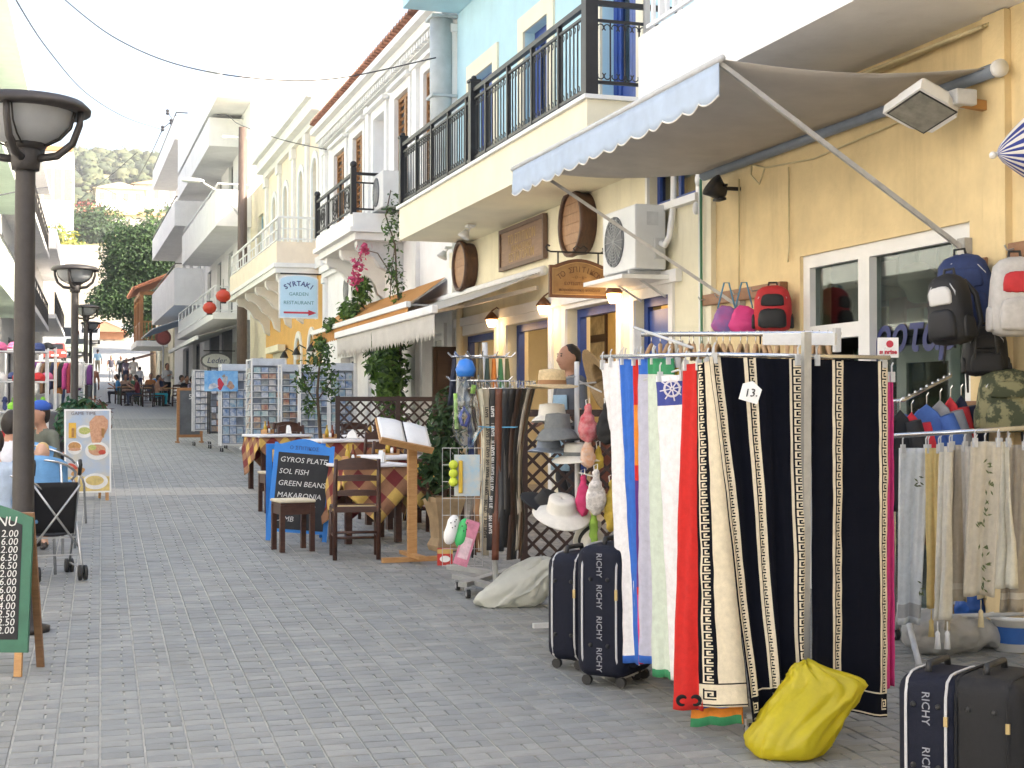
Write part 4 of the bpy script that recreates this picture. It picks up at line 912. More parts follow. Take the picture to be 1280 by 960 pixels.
t = fthing('pale_blue_awning', 'pale blue sloping awning under the balcony of the far white block', 'awning', 49.5, 0, 5.3)
b = MB(); b.sheet(lambda u, v: (-4+8*u, .05+1.9*v, .4-.7*v), 8, 3, .02); b.build('canvas', mat('pale_blue_canvas', (.55,.65,.75), .8, trans=.2), t); b = MB(); b.bar((-4, 1.95, -.3), (4, 1.95, -.3), .05); b.build('front_bar', WHITEP, t)
V_ = Bld('wooden_balcony_house', 'cream house with a roofed brown wooden balcony near the big tree', 61, 74)
V_.part(wall_mb(61.002, 74, 1.6, 8.8, [(63, 64.4, 2.2, 4.6), (66, 67.6, 6, 8), (69, 70.4, 2.2, 4.6)]), 'wall', CREAM); shell(V_, 1.6, 8.8, CREAM)
for q in ((63, 64.4, 2.2, 4.6), (66, 67.6, 6, 8), (69, 70.4, 2.2, 4.6)): window(V_, *q, SHUTW)
a0, a1, ob, z = 64.5, 70.5, 1.35, 5.5
b = MB(); b.prism([(a0, 0.002), (a1, .002), (a1, ob+.25), (a0+.3, ob+.25), (a0, ob)], z-.35, z-.05); V_.part(b, 'balcony_slab', WHITEP)
WB = wood('balcony_wood', (.36,.17,.06), (.24,.1,.035), (3, 3, 8))
for (x, o) in ((a0+.1, .1), (a0+.1, ob), (a0+2.9, ob), (a1-.1, ob)): b = MB(); b.box(x-.09, x+.09, o-.09, o+.09, z-.049, z+2.5); V_.part(b, 'balcony_post', WB)
railing(V_, [(a1-.1, ob), (a0+.1, ob), (a0+.1, .1)], z-.05, 1.0, WB, .09, .18, 9, .06, name='wooden_railing', posts=False)
b = MB(); b.bar((a0+.1, .1, z+2.45), (a0+.1, ob, z+2.45), .18); b.bar((a0+.1, ob, z+2.45), (a1-.1, ob, z+2.45), .18); V_.part(b, 'top_beam', WB)
b = MB(); b.add([(a0-.3, ob+.4, z+2.58), (a1+.2, ob+.4, z+2.58), (a1+.2, 0, z+3.35), (a0-.3, 0, z+3.35), (a0-.3, ob+.4, z+2.66), (a1+.2, ob+.4, z+2.66), (a1+.2, 0, z+3.43), (a0-.3, 0, z+3.43)], [(0, 1, 2, 3)[::-1], (4, 5, 6, 7), (0, 1, 5, 4), (1, 2, 6, 5), (2, 3, 7, 6), (3, 0, 4, 7)]); rf = V_.part(b, 'balcony_roof', TERRA)
b = MB()
for k in range(28): x = a0-.2+.24*k; b.lathe([(.09, -.04), (.09, 1.85)], 6, (x, ob+.42, z+2.68), Matrix.Rotation(PI/2-.41, 4, 'X'))
o = V_.part(b, 'roof_tiles', TERRA, parent=rf); o['kind'] = 'stuff'
# no entry style round sign
p = atY(204, 425, 68); t = thing('round_road_sign', 'round red road sign on a grey post under the wooden balcony', 'road sign', (p.x, 68, G(68)))
b = MB(); b.tube([(0, 0, 0), (0, 0, 3.2)], .04, 8); b.build('post', GALV, t); b = MB(); b.lathe([(.32, -.015), (.36, .015)], 20, (0, -.06, 2.95), Matrix.Rotation(PI/2, 4, 'X')); b.build('disc', mat('dull_red', (.22,.06,.05), .6), t); b = MB(); b.lathe([(.26, -.02), (.26, .02)], 20, (0, -.06, 2.95), Matrix.Rotation(PI/2, 4, 'X')); b.build('inner_disc', mat('faded_red', (.4,.1,.08), .6), t)
# ================================================================== terrain, stairs, far houses, wood on the hill
def terr(y):
    ys = [150, 165, 185, 205, 240, 270, 330, 420, 520, 640, 900]; zs = [G(150), 14, 21, 25, 31, 36, 47, 69, 88, 97, 85]
    return float(np.interp(y, ys, zs))
HILL = mat('dry_grass', (.40,.33,.17), .95, .2, .12, col2=(.26,.25,.12))
b = MB()
def hillf(u, v):
    x = -320+700*u; y = 150+750*v; k = sstep(150, 260, y); z = terr(y)+k*(6*noise.noise((x*.012, y*.012, 0))+2*noise.noise((x*.05, y*.05, 3)))-.00009*(x-20)**2*k
    return (x, y, z)
b.grid(hillf, 90, 100); hill = struct(b.build('hill', HILL, smooth=True))
def hz(x, y): return hillf((x+320)/700, (y-150)/750)[2]
side = MB(); side.grid(lambda u, v: (-320+311*u, -10+160*v, G(-10+160*v)-.05), 4, 20); struct(side.build('left_ground', CONC))
side = MB(); side.grid(lambda u, v: (9+371*u, -10+160*v, G(-10+160*v)-.05), 4, 20); struct(side.build('right_ground', CONC))
# terraced stairs
STO = mat('pale_stone_steps', (.40,.37,.31), .9, .1, .8)
t = thing('terraced_stairs', 'wide pale terraced stairs climbing the hill beyond the cars', 'stairs', (-4, 150, G(150)))
sm = MB().box(-6, 9, 0, 1.55, -1.5, .5).build('step', STO); sme = sm.data; bpy.data.objects.remove(sm)
for k in range(24): o = bpy.data.objects.new('step', sme); C.objects.link(o); o.parent = t; o.location = (0, 1.5*k, .5*k-.2)
WOODL = [mat('wood_green_%d' % i, c, .8, .2, .3, col2=d) for i, (c, d) in enumerate([((.085,.105,.045), (.045,.062,.03)), ((.11,.12,.055), (.06,.07,.035)), ((.055,.075,.038), (.032,.046,.028))])]
# hillside wood: uneven crowns broken up by leaf faces, one mass
bl = []; r = np.random.default_rng(5)
for k in range(4200):
    y = r.uniform(285, 640); x = r.uniform(-70, 130)
    if noise.noise((x*.02, y*.02, 7)) < -.18 and y < 420: continue
    s = r.uniform(1.2, 3.0); bl.append(((x, y, hz(x, y)+s*.5), (s*1.15, s*1.15, s*.95)))
b = MB()
for i, (c, rr_) in enumerate(bl):
    nu, nv = 7, 4; m_ = int(r.integers(0, 3)); ph = r.uniform(0, 99); k0 = len(b.v)
    for j in range(nv+1):
        th = PI*j/nv*.62
        for q in range(nu):
            a = 2*PI*q/nu; d = Vector((math.sin(th)*math.cos(a), math.sin(th)*math.sin(a), math.cos(th))); f = .85+.6*noise.noise(d*2.3+Vector((ph, 0, 0)))
            b.v.append((c[0]+d.x*rr_[0]*f, c[1]+d.y*rr_[1]*f, c[2]+d.z*rr_[2]*f))
    for j in range(nv):
        for q in range(nu): b.f.append((k0+j*nu+q, k0+(j+1)*nu+q, k0+(j+1)*nu+(q+1) % nu, k0+j*nu+(q+1) % nu)); b.m.append(m_)
lv = leaves(bl, 110000, .6, seed=8); lv.m = list(r.integers(0, 3, len(lv.f)))
k0 = len(b.v); b.v += lv.v; b.f += [tuple(i+k0 for i in f) for f in lv.f]; b.m += [int(i) for i in lv.m]
wd = b.build('hillside_wood', WOODL, smooth=True); tag(wd, 'pale green wood covering the far hillside', 'wood', kind='stuff')
def far_house(name, label, px, py, Y, w_, d_, h_, roofm, hip=True, wallm=WHITEW, rz=0):
    p = atY(px, py, Y); g = hz(p.x, Y) if Y > 150 else G(Y)
    t = thing(name, label, 'house', (p.x, Y, p.z), rz); h0 = min(-1, g-p.z-2)
    wins = [(-w_/2+w_*(k+.5)/4-.5, -w_/2+w_*(k+.5)/4+.5) for k in range(4)]
    b = MB(); b.box(-w_/2, w_/2, 0, d_, h0, h_); b.build('wall', wallm, t)
    for x0, x1 in wins:
        b = MB(); b.box(x0, x1, -.06, .02, h_*.45, h_*.8); b.build('window', mat('far_shutter', (.30,.27,.22), .7), t)
    ov = .6; e = w_*.5+ov; z = h_; rr2 = h_*.32
    b = MB()
    if hip == 'flat':
        b.box(-w_/2+.1, w_/2-.1, -.3, 3, h_+.02, h_+.6)
    elif hip: b.add([(-e, -ov, z), (e, -ov, z), (e, d_+ov, z), (-e, d_+ov, z), (-e+d_*.5, d_/2, z+rr2), (e-d_*.5, d_/2, z+rr2)], [(0, 1, 5, 4), (1, 2, 5), (2, 3, 4, 5), (3, 0, 4), (3, 2, 1, 0)])
    else: b.add([(-e, -ov, z), (e, -ov, z), (e, d_+ov, z), (-e, d_+ov, z), (0, -ov, z+rr2), (0, d_+ov, z+rr2)], [(0, 1, 4), (1, 2, 5, 4), (2, 3, 5), (3, 0, 4, 5), (3, 2, 1, 0)])
    b.build('roof', roofm, t); return t
ORF = mat('orange_roof', (.62,.36,.17), .85, .1, .5); LRF = mat('pale_roof', (.66,.56,.42), .85, .1, .5)
far_house('hill_house', 'large white hillside house with an orange tiled hip roof', 172, 305, 240, 13, 9, 4.6, ORF)
far_house('hill_house', 'white gabled hillside house above the orange roofed house', 150, 262, 285, 9, 9, 4.0, LRF, False)
far_house('hill_house', 'pale flat fronted house at the right of the hill', 205, 262, 300, 12, 8, 5, ORF)
far_house('hill_house', 'small white house half hidden on the left of the hill', 112, 285, 262, 7, 7, 3, LRF, False)
far_house('white_slope_house', 'tall white house with a terracotta strip along its roof at the top of the stairs', 66, 300, 200, 5.2, 6, 12.0, mat('terracotta_strip', (.55,.25,.1), .85, .1, .5), 'flat')
PNK = mat('salmon_wall', (.48,.24,.13), .85, .08, 2)
far_house('salmon_house', 'salmon coloured house front seen between the lamp posts and the tree', 130, 462, 134, 3.4, 5, 3.4, TERRA, True, PNK)
# trees
p = atY(172, 470, 96)
tree('big_street_tree', 'big dark green tree filling the end of the street', (p.x+.8, 96, G(96)),
     [((-1.2, 0, 8.2), (2.1, 2, 1.9)), ((.6, 0, 7.4), (2.6, 2, 2.1)), ((-.6, 0, 5.3), (2.8, 2, 1.7)), ((-2.6, -.3, 5.0), (1.5, 1.4, 1.2)), ((1.8, 0, 4.9), (2.0, 1.6, 1.7)), ((.2, 0, 3.4), (2.0, 1.5, 1.0)), ((-1.9, 0, 6.8), (1.4, 1.4, 1.3)), ((1.6, .2, 2.9), (1.3, 1, .9)), ((-.2, 0, 9.3), (1.2, 1.2, .8))], 36000, .13, [LEAF, LEAFD], [(.3, 0, 0), (.2, 0, 2), (0, 0, 4), (0, 0, 6)], .3, seed=11)
for i, (px, py, Y_, s, ml, lb, kd) in enumerate(((225, 330, 120, 3.6, [LEAF, LEAFD], 'dark leafy tree behind the wooden balcony house', 0), (215, 300, 200, 5.5, [LEAF, LEAFB], 'tall loose tree below the orange roofed hill house', 0), (105, 300, 205, 4.2, [LEAFD, LEAF], 'dark bushy tree on the slope left of the big tree', 0), (108, 272, 230, 3.4, [mat('red_leaf', (.30,.07,.05), .6, .2), LEAFD], 'reddish bush beside the hillside houses', 0), (70, 318, 190, 3.0, [mat('yellow_leaf', (.42,.40,.05), .6, .2, trans=.3), LEAFB], 'yellow green bush above the stairs', 0), (186, 318, 180, 3.6, [LEAFB, LEAF], 'light green tree top between the big tree and the hill house', 0), (128, 300, 215, 3.6, [LEAF, LEAFB], 'mid green tree left of the orange roofed house', 0))):
    p = atY(px, py, Y_); g = hz(p.x, Y_) if Y_ > 150 else G(Y_); h = max(1.5, p.z-g)
    tree('slope_tree', lb, (p.x, Y_, g), [((0, 0, h), (s, s, s*.8)), ((-s*.6, 0, h-s*.5), (s*.7, s*.6, s*.6)), ((s*.6, 0, h-s*.4), (s*.8, s*.6, s*.6))], 2600, s*.09, ml, [(0, 0, 0), (.1, 0, h*.5), (0, 0, h)], .25, group='trees on the slope', seed=20+i)
# ================================================================== goods in front of the yellow shop
def atD(px, py, D): return EYE+ray(px, py)*D
def vec(p): return Vector(p)
# ---- towels
KEY = ['111110', '100010', '101010', '101110', '100000', '111111']
def greek(i, j): return KEY[5-(i % 6)][j % 6] == '1'
FAB = lambda n, c, **k: mat('towel_'+n, c, .95, .08, 30, .5, 400, **k)
NAVY, CRM, REDT, WHT, BLU, LIL, GRN, ORG, YEL, PNKT, MULT = FAB('navy', (.0035,.0042,.009), spec=.15), FAB('cream', (.74,.65,.48)), FAB('red', (.58,.02,.015)), FAB('white', (.80,.79,.80)), FAB('blue', (.03,.14,.55)), FAB('lilac', (.50,.50,.60)), FAB('green', (.04,.28,.12)), FAB('orange', (.75,.25,.03)), FAB('yellow', (.75,.50,.06)), FAB('pink', (.72,.05,.22)), FAB('palegreen', (.60,.68,.58))
BLK = FAB('black', (.012,.012,.012))
def cloth_fn(TL, TR, BL, BR, folds=3, amp=.03, ph=0., sag=.0, curve=0., grow=1.):
    TL, TR, BL, BR = map(vec, (TL, TR, BL, BR)); d = (TR-TL); n = Vector((d.y, -d.x, 0)).normalized()
    def f(u, v):
        p = TL.lerp(TR, u).lerp(BL.lerp(BR, u), v+curve*v*(1-v))
        p = p+n*amp*(.25+.75*v*grow)*math.sin(u*folds*2*PI+ph+v*.8)+n*amp*.4*math.sin(u*folds*4.7*PI+ph*2+v*2)
        p = p+n*amp*1.1*noise.noise((u*2.5+ph*3, v*3.5, ph))*v+n*.006*noise.noise((u*9, v*14, ph+4))
        p.z += -.004*math.sin(u*PI*folds*2)*v
        return p
    return f
def clip_mb(b, p, m=0):
    x, y, z = p; b.box(x-.012, x+.012, y-.012, y+.006, z-.03, z+.02, m); b.tube([(x, y, z+.02), (x, y, z+.05), (x+.008, y, z+.065)], .004, 5, m)
def towel(label, TL, TR, BL, BR, m, folds=2, amp=.02, ph=0., bands=(), nu=14, nv=40, curve=0., th=.008, name='towel', group='towels on the rack', clips=True):
    """bands: (v0,v1,material) stripes across the towel"""
    fn = cloth_fn(TL, TR, BL, BR, folds, amp, ph, curve=curve); o0 = (vec(BL)+vec(BR))/2
    ms = [m]+[b_[2] for b_ in bands]
    def mf(i, j):
        v = (j+.5)/nv
        for k, (v0, v1, _) in enumerate(bands):
            if v0 <= v < v1: return k+1
        return 0
    t = thing(name, label, 'towel', o0, 0, group)
    b = MB(); b.sheet(lambda u, v: fn(u, v)-o0, nu, nv, th, mf=mf); b.build('cloth', ms, t, True)
    if clips:
        for u in (.12, .88): b = MB(); clip_mb(b, fn(u, 0)-o0); b.build('clip', GALV, t)
    return t
def key_towel(label, TL, TR, BL, BR, base, keym, stripes, folds=2, amp=.02, ph=0, sw=.062, L=1.52, curve=0., hem=True, warp=None):
    fn0 = cloth_fn(TL, TR, BL, BR, folds, amp, ph, curve=curve); o0 = (vec(BL)+vec(BR))/2
    W = (vec(TR)-vec(TL)).length; per = .037; nv = int(L/per)*6
    us = []
    for s in stripes:
        w0 = sw/W; us.append((s-w0/2, s+w0/2))
    edges = []; cols = []
    def add(u0, u1, n, kind):
        for k in range(n): cols.append((u0+(u1-u0)*k/n, u0+(u1-u0)*(k+1)/n, kind, k))
    cur = 0
    for (a, b_) in sorted(us):
        a, b_ = max(0, a), min(1, b_)
        if a > cur: add(cur, a, max(1, int((a-cur)*W/.03)), 0)
        add(a, b_, 9, 1); cur = b_
    if cur < 1: add(cur, 1, max(1, int((1-cur)*W/.03)), 0)
    ug = [c[0] for c in cols]+[1.0]
    def f(u, v):
        x = u*len(cols); i = min(int(x), len(cols)-1); uu = ug[i]+(ug[i+1]-ug[i])*(x-i)
        if warp: uu = warp(uu, v)
        return fn0(uu, v)-o0
    def mf(i, j):
        _, _, kd, k = cols[i]
        if hem and j > nv-18: return 1 if (j in (nv-17, nv-2) or (nv-14 < j < nv-5 and 2 <= k < 8 and kd and greek(k-2, j))) else 0
        if not kd: return 0
        if k in (0, 8): return 1
        return 1 if k in (1, 7) or not greek(k-2, j) else 0
    t = thing('towel', label, 'towel', o0, 0, 'towels on the rack')
    b = MB(); b.sheet(f, len(cols), nv, .008, mf=mf); b.build('cloth', [base, keym], t, True)
    for u in (.06, .94):
        b = MB(); q = fn0(u, 0)-o0; clip_mb(b, q); b.build('clip', GALV, t)
    return t
DF = 6.5
key_towel('black towel with cream key borders nearest the shop window on the rack', atD(1014, 449, 6.55), atD(1109, 452, 6.7), atD(1013, 884, 6.5), atD(1111, 897, 6.6), NAVY, CRM, (.34, .94), 1.5, .016)
def pull(u, v): s = sstep(.15, 1.0, v); return 1-(1-u)*(1-.42*s*(1 if True else 0)) if False else u
key_towel('black towel with cream key borders, gathered at its lower left corner', atD(884, 446, 6.42), atD(1003, 449, 6.52), atD(937, 900, 6.38), atD(1004, 872, 6.5), NAVY, CRM, (.07, .44, .93), 2.2, .035, .6)
key_towel('cream towel with black key border hanging beside the red towel', atD(872, 455, 6.62), atD(893, 450, 6.5), atD(877, 882, 6.62), atD(932, 884, 6.45), CRM, NAVY, (.22,), .6, .012, 0)
towel('plain red towel with black motif at its foot', atD(855, 456, 6.8), atD(888, 452, 6.62), atD(845, 886, 6.72), atD(880, 889, 6.6), REDT, 1, .015, 0, [])
mot = MB(); pm_ = [o for o in bpy.data.objects if o.get('label', '').startswith('plain red towel')][0]
for x_, s_ in ((853, 1), (869, -1)):
    c_ = atD(x_, 876, 6.6)-pm_.location; mot.tube([c_+RGT*(s_*.022*math.cos(q))+Vector((0, 0, .02*math.sin(q))) for q in np.linspace(.6, 5.2, 12)], [.004, .007, .009, .01, .01, .01, .009, .008, .008, .007, .006, .004], 6)
o = mot.build('curl_motif', BLK, pm_); o['kind'] = 'stuff'
towel('white towel with a navy ship wheel panel at the top', atD(822, 470, 7.0), atD(858, 468, 6.8), atD(842, 850, 6.9), atD(866, 846, 6.75), WHT, 1, .012, .5, [(.02, .1, FAB('wheelblue', (.05,.07,.30)))], nv=50)
towel('orange towel with blue hem peeping out under the cream towel', atD(884, 470, 6.72), atD(900, 470, 6.66), atD(865, 908, 6.72), atD(930, 905, 6.55), ORG, 2, .01, 0, [(.93, .955, BLU), (.985, 1, GRN)])
towel('pale green towel with dark green hem on the left of the rack', atD(812, 448, 7.15), atD(840, 448, 6.95), atD(818, 845, 7.1), atD(852, 850, 6.9), MULT, 1.5, .015, 1, [(.97, 1, GRN), (.0, .06, GRN)])
towel('yellow towel with orange hem hidden between paler towels', atD(836, 452, 7.05), atD(848, 452, 7.0), atD(842, 838, 6.98), atD(856, 838, 6.88), YEL, 1, .008, 0, [(.6, .8, ORG)])
towel('lilac grey towel with a blue hem', atD(798, 449, 7.3), atD(822, 449, 7.12), atD(800, 828, 7.22), atD(838, 832, 7.08), LIL, 1.2, .014, 2, [(.975, 1, BLU), (0, .05, BLU)])
towel('narrow red and purple patterned towel', atD(792, 450, 7.4), atD(802, 449, 7.35), atD(800, 829, 7.3), atD(812, 829, 7.25), REDT, 1, .006, 0, [(.15, .35, ORG), (.4, .75, FAB('purple', (.12,.03,.2))), (.78, .95, PNKT)])
towel('bright blue towel with one white stripe', atD(776, 449, 7.52), atD(798, 449, 7.38), atD(796, 829, 7.42), atD(812, 830, 7.3), BLU, .8, .012, 1, [(.22, .237, WHT)])
towel('white towel with green and blue hem at the left end of the rack', atD(762, 452, 7.62), atD(784, 450, 7.5), atD(775, 826, 7.55), atD(800, 832, 7.4), WHT, 1, .012, 0, [(.94, .955, GRN), (.97, 1, BLU)])
towel('short white shirt at the far left end of the rack', atD(752, 455, 7.75), atD(778, 452, 7.6), atD(768, 545, 7.7), atD(782, 548, 7.6), WHT, 1, .02, 0, name='white_shirt', group='shirts on racks')
towel('pink towel edge showing at the right of the black towels', atD(1106, 470, 6.95), atD(1116, 470, 6.95), atD(1106, 860, 6.95), atD(1118, 858, 6.95), PNKT, 1, .01)
# ship wheel emblem
p = atD(839, 486, 6.86); tw = [o for o in bpy.data.objects if o.get('label', '').startswith('white towel with a navy ship')][0]
wm = MB(); fr_ = Matrix((RGT.to_4d(), Vector((0, 0, 1, 0)), Vector((-FWD.x, -FWD.y, 0, 0)), Vector((0, 0, 0, 1)))).transposed()
def ring(bm, r0, r1, n=18):
    for k in range(n):
        a, c = 2*PI*k/n, 2*PI*(k+1)/n; bm.prism([(r0*math.cos(a), r0*math.sin(a)), (r1*math.cos(a), r1*math.sin(a)), (r1*math.cos(c), r1*math.sin(c)), (r0*math.cos(c), r0*math.sin(c))], 0, .004, fr_)
ring(wm, .032, .042); ring(wm, .004, .012, 10)
for k in range(8):
    a = 2*PI*k/8+.2; c, s = math.cos(a), math.sin(a); wm.prism([(.01*c-.003*s, .01*s+.003*c), (.01*c+.003*s, .01*s-.003*c), (.06*c+.003*s, .06*s-.003*c), (.06*c-.003*s, .06*s+.003*c)], .001, .005, fr_)
o = wm.build('ship_wheel', WHT, tw); o.location = p-tw.location+Vector((-FWD.x, -FWD.y, 0))*.035
# black motif on the red towel sits in its hem band; price tag
t = thing('price_tag', 'white paper price tag hanging on the black towel', 'price tag', atD(938, 490, 6.3)); Mt = Matrix.Rotation(-YAW, 4, 'Z')@Matrix.Rotation(.2, 4, 'Y')
b = MB(); b.prism([(-.045, -.04), (.04, -.048), (.048, .02), (.0, .05), (-.04, .03)], -.001, .001, Mt@Matrix.Rotation(PI/2, 4, 'X')); b.build('card', PAPER, t); text('13.', .05, RUBBER, t, (0, -.003, -.005), (PI/2, 0, -YAW), shear=.2)
# ---- the rack
t = thing('towel_rack', 'grey steel towel rack on castors holding the hanging towels', 'rack', gpt(960, 900))
rk = lambda p: vec(p)-t.location
b = MB(); b.bar(rk(atD(1008, 415, 6.44)), rk(gpt(1006, 925)+Vector((0, 0, .1))), .036, .03); b.build('post', mat('rack_post', (.42,.42,.40), .45, .1, 14, metal=.5), t)
q0, q1 = atD(838, 420, 7.45), gpt(850, 845); b = MB(); b.bar(rk(Vector((q1.x, q1.y, q0.z))), rk(q1+Vector((0, 0, .1))), .036, .03); b.build('post', MATS['rack_post'], t)
b = MB(); b.tube([rk(atD(884, 443, 6.42)), rk(atD(1112, 447, 6.66))], .011, 8); b.build('front_rail', CHROME, t, True)
b = MB(); b.tube([rk(atD(752, 446, 7.78)), rk(atD(884, 443, 6.42))], .011, 8); b.build('side_rail', CHROME, t, True)
b = MB(); b.tube([rk(atD(795, 418, 8.0)), rk(atD(1050, 417, 7.0))], .014, 8); b.build('back_rail', CHROME, t, True)
b = MB(); b.tube([rk(atD(792, 409, 7.6)), rk(atD(866, 435, 6.9))], .008, 6); b.tube([rk(atD(805, 475, 7.2)), rk(atD(850, 462, 6.9))], .006, 6); b.build('arm_rail', GALV, t, True)
b = MB(); b.bar(rk(atD(955, 424, 6.7)), rk(atD(1045, 424, 6.5)), .03, .055); b.build('cross_plate', GALV, t)
b = MB(); b.bar(rk(atD(1046, 410, 6.9)), rk(atD(1046, 440, 6.9)), .03, .03); b.bar(rk(atD(796, 412, 7.9)), rk(atD(796, 440, 7.9)), .04, .03); b.build('end_stop', GALV, t)
g0, g1, g2 = gpt(1046, 905), gpt(938, 925), gpt(795, 850)
for (A, Bq) in ((g0, g1), (gpt(860, 838), g2), (gpt(1005, 915), gpt(830, 845))):
    b = MB(); b.bar(rk(A+Vector((0, 0, .1))), rk(Bq+Vector((0, 0, .1))), .05, .035); b.build('base_bar', mat('base_bar_grey', (.30,.31,.30), .5, .1), t)
def castor(parent, p, r=.04):
    c = MB(); c.lathe([(r*.35, -.014), (r, -.014), (r, .014), (r*.35, .014)], 12, (p[0], p[1], p[2]+r), Matrix.Rotation(PI/2, 4, 'Y')); w_ = c.build('castor', RUBBER, parent)
    c = MB(); c.lathe([(r*.6, -.017), (r*.6, .017)], 10, (p[0], p[1], p[2]+r), Matrix.Rotation(PI/2, 4, 'Y')); c.box(p[0]-.024, p[0]+.024, p[1]-.012, p[1]+.012, p[2]+r*1.6, p[2]+r*2.3); c.build('fork', STEEL, w_)
for g in (g0, g1, g2, gpt(830, 845), gpt(772, 848), gpt(1005, 912)): castor(t, rk(g), .042)
# hangers on the back rail
hp = thing('coat_hanger', 'bare wooden coat hanger on the back rail of the towel rack', 'hanger', (0, 0, 0), 0, 'hangers on the back rail of the towel rack')
b = MB(); b.tube([(0, -.2, -.13), (0, -.05, -.075), (0, 0, -.06), (0, .05, -.075), (0, .2, -.13)], [.01, .012, .013, .012, .01], 6); b.build('shoulder', wood('hanger_wood', (.45,.28,.13), (.32,.18,.08)), hp, True)
b = MB(); b.tube([(0, 0, -.06), (0, 0, -.02), (0, .014, .0), (0, .0, .016), (0, -.014, .006)], .003, 5); b.build('hook', CHROME, hp, True)
A, Bq = atD(812, 418, 7.93), atD(1040, 417, 7.03)
for k in range(24):
    p = A.lerp(Bq, (k+.5+random.uniform(-.25, .25))/24); o = hp if k == 0 else dup(hp); o.location = p; o.rotation_euler = (0, 0, -.45+random.uniform(-.12, .12))
# ---- bags
YB = mat('yellow_plastic', (.70,.60,.03), .32, .06, 8, 1.0, 14, trans=.45)
def bag(name, label, prims, m, loc, wob=.02, wsc=9, k=.06, h=.018, rz=0, cat='bag', group=None, ridge=0, rsc=7):
    o = netobj(name, prims, [m], None, h, k, wob, wsc, loc, rz, ridge, rsc); return tag(o, label, cat, group)
def sack(name, label, rings, m, loc, rz=0, cr=.010, seed=0, e=2.4):
    """slumped plastic sack: rings (z, xc, yc, half width, half depth) from the ground up, with diagonal creases"""
    R_s = np.array(rings); nz_, n = 44, 72; zz = np.linspace(0, 1, nz_); src = np.linspace(0, 1, len(rings)); b = MB()
    cv = [np.interp(zz, src, R_s[:, c]) for c in range(5)]
    for c in range(5):
        for _ in range(3): cv[c][1:-1] = (cv[c][:-2]+2*cv[c][1:-1]+cv[c][2:])/4
    for i in range(nz_):
        for q in range(n):
            a_ = 2*PI*q/n; c, s_ = math.cos(a_), math.sin(a_); r = (abs(c)**e+abs(s_)**e)**(-1/e)
            f1 = noise.noise((c*1.6+zz[i]*2.2+seed, s_*1.6-zz[i]*.8, zz[i]*1.4)); f2 = noise.noise((c*3.5-zz[i]*3.4+seed, s_*3.5, zz[i]*2.2+seed)); f3 = noise.noise((c*8+zz[i]*6, s_*8+seed, zz[i]*7))
            d = 1+cr*(6*f1-9*abs(f2)+3-2.2*abs(f3)) 
            b.v.append((cv[1][i]+cv[3][i]*r*c*d, cv[2][i]+cv[4][i]*r*s_*d, max(.002, cv[0][i]+cr*.8*f2*(i > 2))))
    for i in range(nz_-1):
        for q in range(n): b.f.append((i*n+q, i*n+(q+1) % n, (i+1)*n+(q+1) % n, (i+1)*n+q)); b.m.append(0)
    b.f += [tuple(range(n))[::-1], tuple((nz_-1)*n+q for q in range(n))]; b.m += [0, 0]
    return tag(b.build(name, m, None, True, loc, rz), label, 'bag')
sack('yellow_bag', 'crumpled bright yellow plastic bag on the ground against the towel rack', [(0, -.08, 0, .12, .09), (.015, -.07, 0, .16, .12), (.06, -.06, 0, .185, .14), (.13, -.03, .01, .175, .14), (.19, .02, .03, .175, .13), (.25, .08, .05, .19, .11), (.30, .11, .06, .19, .09), (.335, .10, .06, .15, .07), (.37, .05, .06, .09, .05), (.395, .03, .06, .05, .025), (.40, .03, .06, .01, .01)], YB, gpt(1003, 945), -YAW, .032, 3)
